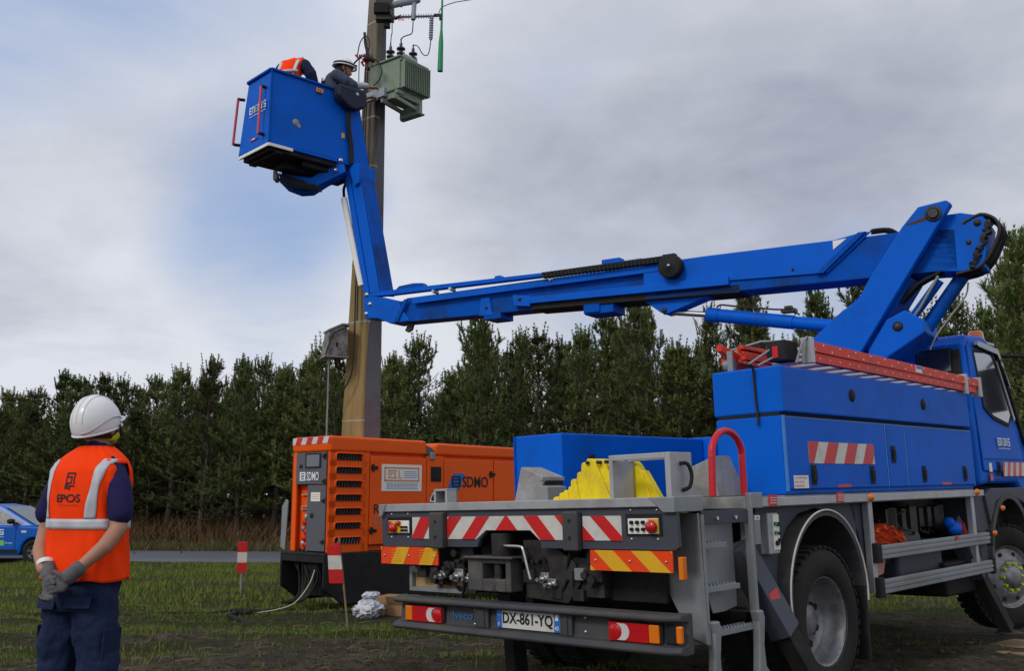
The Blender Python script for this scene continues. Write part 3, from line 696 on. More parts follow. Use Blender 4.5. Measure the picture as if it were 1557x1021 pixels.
d = M(); d.cyl((.03, .15, .93), (.03, .15, 1.075), .072, n=18); d.cyl((.02, .18, .8), (.02, .18, .88), .03, n=10); d.cyl((.02, .18, .72), (.02, .18, .80), .05, .03, n=14); d.build('coupling_pin_housing', OILY, hit, .004)
d = M(); d.tube([(.0, .12, 1.0), (-.03, .05, .998), (-.03, -.06, .995), (-.03, -.085, .975), (-.03, -.12, .86), (-.03, -.14, .80)], .010, 8); d.build('coupling_lever', CHROME, hit)
# mounting plates and side cheek castings
d = M(); d.prism([(.55, .68), (.60, .98), (.46, 1.04), (.44, .68)], yz(.06), 0, .03); d.prism([(-.02, .68), (.0, 1.03), (-.2, 1.03), (-.42, .9), (-.46, .78), (-.36, .66)], yz(.06), 0, .03); d.build('cheek_plate', OILY, chassis, .004)
rr_ = random.Random(3)
for (y, z, rad) in ((.500, .897, .034), (.640, .845, .034), (.725, .79, .032), (.565, .79, .046), (-.2, .80, .035), (-.26, .77, .030), (.46, .78, .03)):
    rad *= .72; d = M(); d.tube([(.0, y, z), (-.04, y, z)], rad*.5, 12); d.tube([(.02, y, z), (.0, y, z)], rad, 6, sm=False); d.tube([(.09, y, z), (.02, y, z)], rad*.8, 12); d.box(.03, .07, y-rad*1.3, y+rad*1.3, z-rad*.5, z+rad*1.5); d.build('air_coupling', [OILY, CHROME][int(rad*1000) % 2], chassis, .003)
d = M()
for k in range(9):
    y = rr_.uniform(.42, .8); y2 = y+rr_.uniform(-.15, .15); z = rr_.uniform(.72, .9)
    dz_ = rr_.uniform(.05, .13); d.tube([(.08+.03*math.cos(t_*3), y+(y2-y)*t_, z-dz_*math.sin(math.pi*t_)+.05*t_) for t_ in [i_/8 for i_ in range(9)]], .010, 6)
for k in range(9):
    y = rr_.uniform(-.6, -.15); y2 = y+rr_.uniform(-.2, .2); z = rr_.uniform(.72, .95)
    dz_ = rr_.uniform(.05, .13); d.tube([(.08+.03*math.cos(t_*3), y+(y2-y)*t_, z-dz_*math.sin(math.pi*t_)+.05*t_) for t_ in [i_/8 for i_ in range(9)]], .010, 6)
d.build('hose_loom', BLACK, chassis)
d = M()
for k in range(26):
    y = rr_.choice([rr_.uniform(-.62, -.02), rr_.uniform(.4, 1.0)]); z = rr_.uniform(.7, .95); a = rr_.uniform(.02, .055)
    if rr_.random() < .5: d.box(.05, .15, y-a, y+a, z-a*.8, z+a*.8)
    else: d.cyl((.02, y, z), (.16, y, z), a*.7, n=12)
d.box(.08, .3, -.62, -.36, .70, .93); d.build('valve_block', OILY, chassis, .004)
d = M(); d.box(.04, .10, -.50, -.43, .80, .87); d.build('small_bracket', GALV, chassis, .004)
# light grey locker with plywood behind on the left
d = M(); d.box(.09, .12, .56, 1.14, .672, .70); d.box(.09, .12, .56, 1.14, .80, .838); d.box(.09, .12, 1.11, 1.14, .70, .80); d.box(.09, .12, .83, .86, .70, .80); fr_ = d.build('pad_locker', GALV, T, .003)
d = M(); d.box(.125, .6, .58, 1.12, .675, .835); d.build('timber_pad', PLY, fr_, .004)
# axles, wheels
def wheel(cx, cy, steer, rear, side):
    e = M(); r0, r1 = .285, .475; w = .13
    prof = [(r0, -w*.85), (r0+.02, -w), (r1-.05, -w), (r1-.012, -w*.82), (r1, -w*.6), (r1, w*.6), (r1-.012, w*.82), (r1-.05, w), (r0+.02, w), (r0, w*.85)]
    ax = Vector((-math.sin(R(steer))*1, -math.cos(R(steer)), 0)) if side < 0 else Vector((0, 1, 0)); c = Vector((cx, cy, .44))
    fw = Vector((0, 0, 1)).cross(ax)
    e.lathe(prof, c, ax, 48)
    wl = e.build('wheel', TYRE, T)
    tr_ = M()
    for k in range(44):
        a = 2*math.pi*k/44
        for off, ln in ((-.082, .034), (-.03, .022), (.03, .022), (.082, .034)):
            q = Vector((math.cos(a), 0, math.sin(a))); q = fw*q.x+Vector((0, 0, 1))*q.z; tt = fw*(-math.sin(a))+Vector((0, 0, 1))*math.cos(a)
            tr_.obox(c+q*(r1+.001)+ax*off+tt*(.012 if off > 0 else 0), q*.009, tt*.021, ax*ln)
    tr_.build('tread_block', TYRE, wl, kind='stuff')
    m = M()
    if rear:
        m.lathe([(.291, .118), (.291, .108), (.280, .112), (.272, .10), (.268, .04), (.25, -.01), (.235, -.03), (.232, -.045), (.11, -.05), (.105, -.02), (.09, .0), (.03, .005), (0, .005)], c, ax, 40)
        hr = .178; hd = -.050; nn = 8; rh = .024
    else:
        m.lathe([(.291, .118), (.291, .108), (.280, .112), (.272, .10), (.265, .075), (.24, .085), (.20, .10), (.155, .13), (.15, .128), (.10, .128), (.095, .16), (.07, .175), (.03, .178), (0, .178)], c, ax, 40)
        hr = .213; hd = .0955; nn = 8; rh = .021
    rm = m.build('rim', RIM, wl)
    h = M()
    for k in range(nn):
        a = 2*math.pi*(k+.5)/nn; q = c+(fw*math.cos(a)+Vector((0, 0, 1))*math.sin(a))*hr+ax*(hd+(.001))
        h.cyl(q, q+ax*.006, rh, n=12)
    h.build('vent_hole', BLACK, wl)
    h = M(); nr = .125 if not rear else .13
    for k in range(10 if not rear else 8):
        a = 2*math.pi*k/(10 if not rear else 8); q = c+(fw*math.cos(a)+Vector((0, 0, 1))*math.sin(a))*nr+ax*(.128 if not rear else -.06)
        h.cyl(q, q+ax*.034, .017, .013, n=6)
    h.build('wheel_nut', HIYEL if not rear else OILY, wl)
wheel(1.68, -1.07, 0, True, -1); wheel(1.68, 1.07, 0, True, 1); wheel(1.68, -.76, 0, True, -1); wheel(1.68, .76, 0, True, 1)
wheel(5.53, -1.02, 24, False, -1); wheel(5.53, 1.02, 0, False, 1)
d = M(); d.cyl((1.68, -.9, .44), (1.68, .9, .44), .08, n=14); d.ell((1.68, 0, .46), (.2, .22, .2)); d.cyl((5.5, -.95, .42), (5.5, .95, .42), .06, n=12); d.box(1.1, 2.3, -.5, -.42, .55, .63); d.box(1.1, 2.3, .42, .5, .55, .63); d.build('axle', DARK, chassis)
# mudguard arch right rear with white edge trim
def arcp(r, n=20, a0=-8, a1=188): return [(1.74+r*.98*math.cos(R(a0+(a1-a0)*i/n)), .60+r*1.0*math.sin(R(a0+(a1-a0)*i/n))) for i in range(n+1)]
for s_ in (-1, 1):
    m = M(); pts = arcp(.545); pin = arcp(.520)
    ring = pts+pin[::-1]; f = (lambda a, b_, dd: (a, s_*(1.20-dd), b_)); m.prism(ring, f, 0, .62); mg = m.build('mudguard', BUMP, T)
    if s_ < 0:
        m = M(); m.tube([(a, -1.205, z) for a, z in arcp(.556, 30)], .007, 6); m.build('guard_trim', WHITE, mg)
        m = M(); m.prism([(1.02, .60), (1.20, .60), (1.19, .75), (1.24, .93), (1.36, 1.06), (1.52, 1.14), (1.75, 1.17), (2.0, 1.14), (2.2, 1.0), (2.28, .8), (2.36, .8), (2.36, 1.19), (.98, 1.19), (.95, .9)], (lambda a, b_, dd: (a, -1.10-dd, b_)), 0, .02); m.build('guard_panel', SLATE, mg)
        m = M(); m.box(2.24, 2.27, -1.2, -.8, .12, .62); m.build('mud_flap', BLACK, mg)
# --- access steps
st = M(); st.box(.235, .262, -1.215, -1.12, .46, 1.17); st.box(.765, .793, -1.215, -1.165, .58, 1.19)
steps = st.build('access_steps', GALV, T, .003)
d = M(); d.prism([(-.93, 1.18), (-1.205, 1.18), (-1.22, .47), (-1.12, .50), (-.93, .83)], yz(.21), 0, .02); d.build('side_plate', GALV, steps, .002)
d = M(); d.prism([(.27, 1.12), (.76, 1.12), (.76, .62), (.62, .60), (.50, .60), (.38, .85), (.27, 1.0)], (lambda a, b_, dd: (a, -1.085+dd, b_)), 0, .01); d.build('back_plate', GALV, steps, .002)
d = M(); d.box(.262, .765, -1.195, -1.17, 1.112, 1.19); 
for x in (.42, .62): d.cyl((x, -1.205, 1.145), (x, -1.195, 1.145), .012, n=8, mi=1)
d.build('riser_plate', [SLATE, CHROME], steps, .003)
for (a0, a1, z) in ((.262, .50, 1.0), (.262, .62, .76), (.31, .765, .515)):
    d = M(); d.box(a0, a1, -1.20, -1.09, z-.022, z+.008)
    for k in range(int((a1-a0)/.035)):
        for j in range(2): d.cyl((a0+.02+k*.035, -1.175+j*.05, z+.008), (a0+.02+k*.035, -1.175+j*.05, z+.016), .010, .007, n=6)
    d.build('tread', GALV, steps, .002, label=None)
for x, z in ((.30, .585), (.775, .60)):
    d = M(); d.prism([(x-.05, z), (x+.03, z), (x+.045, z-.05), (x+.02, z-.20), (x+.03, z-.32), (x+.10, z-.39), (x+.10, z-.41), (x-.06, z-.41), (x-.055, z-.34), (x-.035, z-.2), (x-.03, z-.06)], (lambda a, b_, dd: (a, -1.235+dd, b_)), 0, .05); d.build('step_foot', GALV, steps, .012)
# handrail hoop
d = M(); hp = [(.45, -1.16, 1.27), (.465, -1.16, 1.50)]+[(.635+.17*math.cos(R(180-180*i/10)), -1.16, 1.50+.155*math.sin(R(180*i/10))) for i in range(11)]+[(.80, -1.16, 1.5), (.80, -1.16, 1.27)]
d.tube(hp, .021, 12); d.build('handrail_hoop', REDP, T)
d = M(); d.tube([(.60, -1.10, 1.275), (.52, -1.12, 1.42)], .006, 6); d.build('stay_rod', WHITE, T)
# --- control box by the steps
d = M(); d.box(1.02, 1.15, -1.18, -.98, .905, 1.155); cbx = d.build('switch_box', GALVL, T, .006)
d = M(); d.box(1.075, 1.145, -1.186, -1.18, .93, 1.145); d.build('face_plate', PAPER, cbx)
for (x, z, m_, r_) in ((1.09, 1.09, GRN, .012), (1.12, 1.085, BLACK, .014), (1.09, 1.035, GRN, .012), (1.125, 1.03, BLACK, .010), (1.10, .97, BLACK, .016), (1.13, .985, BLACK, .014)):
    d = M(); d.cyl((x, -1.20, z), (x, -1.186, z), r_, n=10); d.build('switch', m_, cbx)
d = M(); d.box(.84, .91, -1.19, -1.14, .975, 1.15, 0); d.box(.845, .905, -1.194, -1.19, 1.12, 1.145, 1); d.box(.86, .89, -1.196, -1.194, 1.128, 1.138, 2); d.build('bracket_box', [GALV, PAPER, RED], T, .004)
d = M()
for k in range(5): d.tube([(1.04+.02*k, -1.05, .91), (1.05+.02*k, -1.06, .85-.01*k), (1.02+.03*k, -.95, .82), (1.0, -.8, .9)], .012, 6)
d.build('cable_bundle', BLACK, cbx)
# --- outriggers
def outrig(name_label, top, mid, low, hw, pad):
    top, mid, low = Vector(top), Vector(mid), Vector(low); ax = (low-top).normalized(); sd = Vector((1, 0, 0)); sd = (sd-ax*sd.dot(ax)).normalized(); ot = ax.cross(sd)
    m = M(); c = (top+mid)/2; m.obox(c, sd*hw, ot*hw*.8, ax*((mid-top).length/2)); o = m.build('outrigger', SLATE, T, .006)
    m = M(); c = (mid+low)/2; m.obox(c, sd*hw*.8, ot*hw*.62, ax*((low-mid).length/2)); m.build('inner_leg', DARK, o, .005)
    m = M(); m.cyl(low+Vector((0, 0, -.01)), low+Vector((0, 0, .07)), .03, n=12); m.lathe([(.0, .03), (.05, .03), (.10, .012), (.115, 0), (0, 0)], low-Vector((0, 0, .03)), (0, 0, 1), 20); m.build('foot_plate', OILY, o)
    return o
o1_ = outrig('', (.86, -1.08, .98), (1.045, -1.20, .42), (1.30, -1.36, .03), .085, 1)
a_, b_ = Vector((.86, -1.08, .98)), Vector((1.045, -1.20, .42)); ax_ = (b_-a_).normalized(); sd_ = Vector((1, 0, 0)); sd_ = (sd_-ax_*sd_.dot(ax_)).normalized(); ot_ = ax_.cross(sd_)
d = M(); d.obox(a_.lerp(b_, .62)+ot_*.0715, sd_*.055, ot_*.002, ax_*.05); d.build('red_label', RED, o1_)
outrig('', (.55, .62, .75), (.40, .40+.0, .40), (.30, .33, .04), .075, 1)
outrig('', (4.45, -1.02, 1.0), (4.66, -1.12, .50), (4.93, -1.24, .03), .08, 1)
outrig('', (4.45, 1.02, 1.0), (4.66, 1.12, .50), (4.93, 1.24, .07), .08, 1)
# --- side guard
for (za, zb) in ((.779, .879), (.536, .638)):
    d = M(); h_ = (zb-za)
    for k in range(3): d.box(2.53, 4.80, -1.212-.004*(k % 2), -1.185, za+h_*k/3+.004, za+h_*(k+1)/3-.004)
    d.box(2.53, 4.80, -1.205, -1.18, za, zb); gr_ = d.build('side_guard_rail', GALV, T, .003)
    d = M(); d.box(2.46, 2.535, -1.222, -1.175, za-.02, zb+.02); d.box(4.80, 4.85, -1.222, -1.175, za-.02, zb+.02); d.build('end_cap', BLACK, gr_, .006)
d = M(); d.box(3.98, 4.04, -1.222, -1.216, .85, .88); d.build('red_label', RED, T)
for x in (2.49, 4.55):
    d = M(); d.box(x-.035, x+.035, -1.18, -1.13, .55, 1.2); d.build('guard_post', GALVL, T, .004)
d = M(); d.prism([(2.28, 1.19), (2.47, 1.19), (2.50, .60), (2.46, .60), (2.40, .95)], (lambda a, b_, dd: (a, -1.12+dd, b_)), 0, .02); d.build('guard_bracket', SLATE, T)
# tanks and clutter under the deck
d = M(); d.cyl((2.75, -.82, .84), (3.75, -.82, .84), .20, n=24); d.build('air_tank', BUMP, T, .01)
d = M(); d.box(3.2, 4.1, -1.05, -.55, .50, .86); d.build('fuel_tank', SLATE, T, .03)
d = M(); d.box(2.6, 4.6, -.45, .45, .5, 1.15); d.box(4.0, 4.75, -1.1, -.5, .38, .66); d.box(.5, 1.2, -.35, .35, .5, .75); d.build('gearbox', DARK, chassis, .02)
d = M()
for k in range(30):
    x = rr_.uniform(2.5, 4.5); x2 = x+rr_.uniform(-.4, .4); y = rr_.uniform(-1.0, -.7); z = rr_.uniform(.95, 1.15)
    d.tube([(x, y, z), ((x+x2)/2, y-.05, z-rr_.uniform(.0, .2)), (x2, y, z-.05)], rr_.uniform(.008, .016), 6)
for k in range(14):
    x = rr_.uniform(2.55, 4.5); a = rr_.uniform(.03, .07); d.box(x-a, x+a, -1.0, -.9, 1.0-a, 1.1+a*.5)
d.build('pipework', OILY, chassis)
d = M(); d.prism([(4.66, 1.19), (4.96, 1.19), (5.02, 1.12), (4.95, .60), (4.9, .5), (4.78, .5), (4.70, .9)], (lambda a, b_, dd: (a, -1.14+dd, b_)), 0, .35); d.build('step_housing', SLATE, T, .01)
# --- tool boxes
def latch(m, x, z, y=-1.2, s=1.):
    m.box(x-.036*s, x+.036*s, y-.006, y, z-.065*s, z+.065*s); m.box(x-.020*s, x+.022*s, y-.018, y-.006, z-.04*s, z+.035*s)
bx = M(); bx.box(1.265, 4.60, -1.185, -.70, 1.264, 1.775); tb = bx.build('tool_locker', BLUE, T, .01)
for (xa, xb) in ((1.285, 2.795), (2.825, 3.155), (3.185, 4.595)):
    d = M(); d.box(xa, xb, -1.203, -1.185, 1.295, 1.765); dr = d.build('locker_door', BLUE, tb, .009)
d = M(); d.box(1.268, 1.284, -1.206, -1.185, 1.285, 1.775); d.box(4.596, 4.602, -1.205, -1.186, 1.285, 1.77); d.box(2.797, 2.812, -1.2045, -1.186, 1.30, 1.765); d.box(3.157, 3.172, -1.2045, -1.186, 1.30, 1.765); d.build('edge_strip', BLUEL, tb, .002)  # thin strips painting the sky highlight on locker corners and door seams
d = M(); d.box(1.29, 4.59, -1.2042, -1.2, 1.762, 1.769); d.build('top_edge_highlight', BLUEL, tb)  # same painted highlight along the door tops
for i, (x, z) in enumerate(((1.62, 1.39), (2.52, 1.387), (2.915, 1.54), (3.48, 1.391), (4.365, 1.394))):
    d = M(); latch(d, x, z, -1.203); d.build('latch', BLACK, tb, .006)
m = M(); rg = [(1.568, 1.610), (2.573, 1.610), (2.579, 1.465), (1.573, 1.465)]; m.prism(rg, (lambda a, b_, dd: (a, -1.2035-dd, b_)), 0, .002, 0)
stripes(m, rg, 1.475, .30, .155, .09, 1.465, 1.61, (lambda a, b_, dd: (a, -1.2055-dd, b_)), 0, .002, 1); m.build('striped_sticker', [WHITE, RED], tb)
d = M(); d.box(1.346, 1.541, -1.205, -1.203, 1.303, 1.386, 0)
d.build('notice_sticker', PAPER, tb)
for k, s_ in enumerate(('ATTENTION', 'NE PAS', 'MONTER')): text(s_, 'lettering', RED, tb, (1.36, -1.2055, 1.363-k*.026), (1, 0, 0), (0, 0, 1), .16 if k == 0 else .12, .014, .0005)
for x in (2.06, 3.94):
    d = M(); d.box(x-.1, x+.1, -1.205, -1.2032, 1.303, 1.322); d.build('red_strip', RED, tb)
ub = M(); ub.box(1.262, 4.59, -1.212, -.69, 1.795, 2.10); ubo = ub.build('upper_locker', BLUE, T, .012)
d = M(); d.box(1.27, 4.58, -1.18, -.72, 1.774, 1.796); d.build('seal_gap', BLACK, ubo)
for x in (2.273, 3.567):
    d = M(); d.lathe([(0, .012), (.03, .012), (.045, .006), (.048, 0)], (x, -1.212, 1.954), (0, -1, 0), 18); d.build('latch', BLACK, ubo)
d = M(); d.tube([(1.10, -1.0, 2.12), (1.16, -1.02, 2.112), (1.245, -1.02, 2.10), (1.252, -1.02, 1.9), (1.25, -1.03, 1.78), (1.24, -1.03, 1.72)], .009, 6); d.build('strap', WIRE, ubo)
lb = M(); lb.box(1.27, 3.25, .70, 1.205, 1.264, 1.785); lbo = lb.build('tool_locker', BLUE, T, .012, label='left locker low with its plain inner side towards the deck')
d = M(); d.box(3.26, 4.6, .62, 1.2, 1.264, 1.80); d.build('tool_locker', BLUE, T, .012)
d = M(); d.box(1.262, 1.268, 1.19, 1.212, 1.28, 1.785); d.build('edge_strip', BLUED, lbo)
d = M(); d.box(1.6, 1.66, .685, .70, 1.50, 1.62); d.build('latch', BLACK, lbo, .005)
# --- frame of aluminium box section on the deck
d = M()
for (a0, a1, c0, c1, e0, e1) in ((-.519, -.491, .338, .553, 1.262, 1.505), (-.950, -.912, .338, .569, 1.262, 1.537), (-.912, -.491, .338, .372, 1.503, 1.537), (-.912, -.491, .535, .569, 1.503, 1.537)): d.box(c0, c1, a0, a1, e0, e1) if False else d.box(c0, c1, min(a0, a1), max(a0, a1), e0, e1)
fr = d.build('storage_frame', GALVL, T, .004)
d = M(); d.tube([(.44, -.95, 1.47), (.47, -.985, 1.465), (.50, -.99, 1.40), (.48, -.985, 1.33), (.45, -.95, 1.31)], .012, 8); d.build('handle', BLACK, fr)
# --- turret
tc_ = Vector((4.2, .05, 0)); d = M(); d.lathe([(.55, 1.262), (.55, 1.45), (.48, 1.47), (.46, 2.15), (.0, 2.15)], (4.2, .05, 0), (0, 0, 1), 32); d.box(3.95, 4.5, -.3, .4, 2.1, 2.35); d.build('turret', BLUED, T)

# ---------------- boom, in its own vertical plane (u along the boom, w away from the camera, z up)
BF = Matrix(((-.8286, .5599, 0, 3.021), (.5599, .8286, 0, 9.142), (0, 0, 1, 0), (0, 0, 0, 1)))
BX = TI @ BF
uw = lambda a, b_, dd: (a, dd, b_)
tw_ = M(); tp = [(.25, 2.25), (.18, 2.70), (.175, 2.75), (-.118, 2.996), (-.277, 3.09), (-.367, 3.25), (-.695, 3.713), (-.843, 3.876), (-1.081, 3.90), (-1.121, 3.862), (-.268, 2.592), (-.12, 2.25)]
tw_.prism(tp, uw, -.13, -.035); tower = tw_.build('boom_tower', BLUE, T, .012, xf=BX)
d = M(); d.prism(tp, uw, .39, .47); d.build('far_plate', BLUE, tower, .012, xf=BX)
def edge_plate(a, b_, th, w0, w1, name, m_, par):
    a, b_ = Vector((a[0], 0, a[1])), Vector((b_[0], 0, b_[1])); t = (b_-a).normalized(); nn = Vector((t.z, 0, -t.x))
    mm = M(); c = (a+b_)/2; c.y = (w0+w1)/2; mm.obox(c, t*((b_-a).length/2), nn*th/2, Vector((0, (w1-w0)/2, 0))); return mm.build(name, m_, par, .006, xf=BX)
edge_plate((-.30, 2.63), (-.72, 3.26), .05, -.03, .385, 'web_plate', BLUED, tower)
edge_plate((.10, 2.78), (-.30, 3.14), .05, -.03, .385, 'web_plate', BLUED, tower)
d = M(); d.cyl((-.97, -.165, 3.79), (-.97, .50, 3.79), .042, n=20); d.lathe([(.07, 0), (.07, .012), (.045, .014), (.045, 0)], (-.97, -.13, 3.79), (0, -1, 0), 24); d.build('pivot_pin', OILY, tower, xf=BX)
d = M(); d.prism([(-.90, 3.775), (-.80, 3.745), (-.74, 3.735), (-.73, 3.720), (-.82, 3.722), (-.92, 3.745)], uw, -.1305, -.1318); d.build('rust_stain', mat('rust_stain', (.09, .035, .015), .8, var=.4), tower, xf=BX)
d = M(); d.prism([(-.31, 2.50), (-.333, 2.62), (-.506, 2.885), (-.666, 2.956), (-.829, 2.848), (-.83, 2.74), (-.45, 2.51)], uw, -.10, .46); ft = d.build('cylinder_bracket', BLUE, T, .015, xf=BX)
d = M(); d.lathe([(0, .02), (.03, .02), (.036, .0), (.048, .0), (.048, -.01)], (-.60, -.10, 2.81), (0, -1, 0), 20); d.build('pivot_pin', OILY, ft, xf=BX)
# lift cylinder behind, with grey piping
d = M(); d.cyl((-1.12, .18, 3.26), (-.70, .18, 2.70), .062, n=20); d.cyl((-.95, .06, 3.22), (-.60, .06, 2.78), .04, n=14); d.build('lift_cylinder', BLUED, T, xf=BX)
d = M(); d.tube([(-.70, -.04, 3.30), (-.50, -.04, 2.99)], .014, 8); d.tube([(-.95, .0, 3.25), (-.78, .0, 2.98), (-.70, .0, 2.88)], .014, 8); d.build('steel_pipe', GALV, tower, xf=BX)
d = M(); d.tube([(-1.16, .2, 3.2), (-1.13, .2, 3.08), (-1.0, .2, 2.92), (-.86, .2, 2.74), (-.80, .2, 2.62)], .008, 6); d.build('grease_line', GALVL, tower, xf=BX)
d = M()
for k in range(4): d.tube([(-.98+.02*k, .02+.03*k, 3.60), (-1.07, .02+.03*k, 3.45-.02*k), (-.98, .02+.03*k, 3.30), (-.78, .03*k, 3.20), (-.62, .03*k, 3.05)], .017, 7)
d.build('hydraulic_hose', BLACK, tower, xf=BX)
# boom
bo = M(); bo.prism([(-1.12, 3.66), (-.9, 3.70), (1.95, 3.722), (1.95, 3.36), (1.0, 3.335), (-1.12, 3.285)], uw, .0, .33); boom = bo.build('main_boom', BLUED, T, .01, xf=BX)
d = M(); d.prism([(1.95, 3.737), (1.201, 3.733), (-.045, 3.708), (-.285, 3.742), (-.40, 3.742), (.02, 3.40), (1.211, 3.455), (1.95, 3.47)], uw, -.022, -.002); d.build('boom_doubler', BLUE, boom, .005, xf=BX)
d = M(); d.prism([(-.285, 3.742), (-.36, 3.742), (.055, 3.395), (.125, 3.40)], uw, -.05, -.02); d.build('collar_edge', BLUED, boom, .004, xf=BX)
d = M(); d.prism([(-.045, 3.70), (-.045, 3.615), (-.175, 3.706)], uw, -.028, -.0225); d.build('white_label', PAPER, boom, xf=BX)
d = M(); d.prism([(-1.02, 3.80), (-1.168, 3.80), (-1.344, 3.745), (-1.40, 3.66), (-1.33, 3.29), (-1.18, 3.26), (-.90, 3.30), (-.88, 3.5)], uw, .0, .34); hd_ = d.build('boom_head', BLUE, boom, .01, xf=BX)
d = M(); d.lathe([(0, .02), (.02, .02), (.022, .004), (.035, .0)], (-1.30, 0, 3.685), (0, -1, 0), 16); d.lathe([(0, .02), (.014, .02), (.016, .004), (.025, .0)], (-1.22, 0, 3.52), (0, -1, 0), 16); d.build('head_pin', OILY, boom, xf=BX)
for k in range(7):
    w = .0+.05*k
    d = M(); d.tube([(-1.18, w, 3.70), (-1.33, w, 3.76), (-1.44, w, 3.70), (-1.47-.008*(k % 3), w, 3.60), (-1.42, w, 3.46), (-1.36-.006*(k % 2), w, 3.36), (-1.27, w, 3.28), (-1.10, w, 3.25)], .014, 8)
    d.build('hydraulic_hose', BLACK if k % 3 else OILY, boom, xf=BX)
d = M()
for k in range(22):
    t_ = k/21; u = -1.40+.16*t_+rr_.uniform(-.02, .02); z = 3.68-.38*t_; a = rr_.uniform(.012, .024); d.cyl((u, -.03, z), (u+rr_.uniform(-.03, .03), .01, z+rr_.uniform(-.02, .02)), a, n=8)
d.build('hose_fitting', OILY, boom, xf=BX)
d = M(); d.tube([(-.62, .05, 3.70), (-.55, .02, 3.745), (-.42, .0, 3.752), (-.40, .0, 3.74)], .018, 8); d.tube([(-.62, .1, 3.70), (-.5, .08, 3.75), (-.38, .06, 3.748)], .018, 8); d.build('hydraulic_hose', BLACK, boom, xf=BX)
for u in (.35, 1.25): 
    d = M(); d.lathe([(0, .006), (.012, .005), (.016, 0)], (u, -.022, 3.47 if u < 1 else 3.46), (0, -1, 0), 12); d.build('bolt', BLACK, boom, xf=BX)
# telescopic section
d = M(); d.prism([(1.5, 3.70), (5.42, 3.735), (5.42, 3.46), (3.2, 3.405), (1.5, 3.36)], uw, .04, .29); tel = d.build('telescopic_section', BLUED, T, .008, xf=BX)
d = M(); d.prism([(1.0, 3.485), (3.385, 3.545), (3.385, 3.47), (1.0, 3.40)], uw, -.045, .04); d.prism([(.9, 3.40), (3.385, 3.47), (3.385, 3.405), (.9, 3.318)], uw, .0, .33, 1); d.build('outer_section_rail', [BLUE, BLACK], boom, .004, xf=BX)
d = M(); d.prism([(1.70, 3.64), (5.12, 3.66), (5.12, 3.735), (1.70, 3.70)], uw, -.03, .0); d.build('guide_rail', BLUE, tel, .004, xf=BX)
d = M(); d.prism([(1.5, 3.70), (1.5, 3.75), (5.3, 3.77), (5.3, 3.735)], uw, .08, .25); d.build('top_rail', BLUED, tel, .004, xf=BX)
d = M(); d.prism([(3.15, 3.775), (5.50, 3.825), (5.9, 3.84), (5.9, 3.875), (5.50, 3.885), (3.15, 3.815)], uw, .0, .10); d.build('hose_tray', BLUE, tel, .003, xf=BX)
# dark link chain running back to a reel
for k in range(34):
    u = 1.56+k*.048; z = 3.752+.0005*k+(.012 if k < 3 else 0)
    d = M(); d.box(u, u+.043, -.085, -.01, z-.033, z+.033); d.build('chain_link', BLACK, tel, .006, xf=BX)
d = M(); d.lathe([(0, .06), (.02, .06), (.025, .05), (.11, .05), (.128, .04), (.128, -.03), (.11, -.04), (0, -.04)], (1.60, -.09, 3.655), (0, -1, 0), 32); rl = d.build('hose_reel', BLACK, T, xf=BX)
d = M(); d.lathe([(0, .012), (.016, .01), (.018, 0)], (1.60, -.15, 3.655), (0, -1, 0), 12); d.build('reel_hub', CHROME, rl, xf=BX)
d = M()
for k in range(9):
    a = R(-80+k*20); d.cyl((1.60-.112*math.cos(a), -.05, 3.655+.112*math.sin(a)), (1.60-.112*math.cos(a), .0, 3.655+.112*math.sin(a)), .012, n=8)
d.build('chain_roller', OILY, rl, xf=BX)
d = M(); d.box(2.255, 2.475, .02, .14, 3.79, 3.868); d.box(2.0, 2.26, .03, .12, 3.80, 3.825); d.prism([(3.80, 3.82), (3.93, 3.82), (3.90, 3.868), (3.83, 3.868)], uw, .02, .10); d.build('hose_bracket', BLUE, tel, .004, xf=BX)
d = M(); d.prism([(4.95, 3.86), (5.45, 3.875), (5.38, 3.925), (5.15, 3.935), (5.0, 3.92)], uw, .02, .1); d.build('hose_guard', BLUED, tel, .004, xf=BX)
d = M()
for u in (4.52, 4.78): d.cyl((u, -.05, 3.775), (u, .05, 3.775), .022, n=14)
d.cyl((3.10, -.05, 3.715), (3.10, .0, 3.715), .014, n=10); d.build('guide_roller', CHROME, tel, xf=BX)
d = M(); d.prism([(2.03, 3.39), (1.80, 3.215), (1.76, 3.195), (1.71, 3.20), (1.27, 3.33), (1.27, 3.37)], uw, .06, .24); lug = d.build('cylinder_lug', BLUE, boom, .006, xf=BX)
d = M(); d.lathe([(0, .02), (.026, .018), (.03, 0)], (1.755, .06, 3.235), (0, -1, 0), 16); d.build('lug_pin', OILY, lug, xf=BX)
d = M(); d.box(2.34, 2.70, .02, .30, 3.275, 3.40); d.box(2.50, 2.70, .0, .32, 3.29, 3.40); d.box(3.82, 4.06, .02, .29, 3.355, 3.44); d.build('saddle_bracket', BLUED, boom, .006, xf=BX)
d = M(); d.prism([(3.98, 3.62), (4.10, 3.62), (4.13, 3.415), (3.93, 3.40)], uw, .015, .04); d.prism([(3.38, 3.56), (3.62, 3.60), (3.60, 3.47), (3.38, 3.44)], uw, -.03, .04); d.build('side_lug', BLUE, tel, .004, xf=BX)
d = M(); d.lathe([(0, .01), (.02, .008), (.022, 0)], (4.02, .015, 3.50), (0, -1, 0), 12); d.lathe([(0, .02), (.02, .018), (.022, 0)], (3.52, -.03, 3.54), (0, -1, 0), 12); d.build('bolt', OILY, tel, xf=BX)
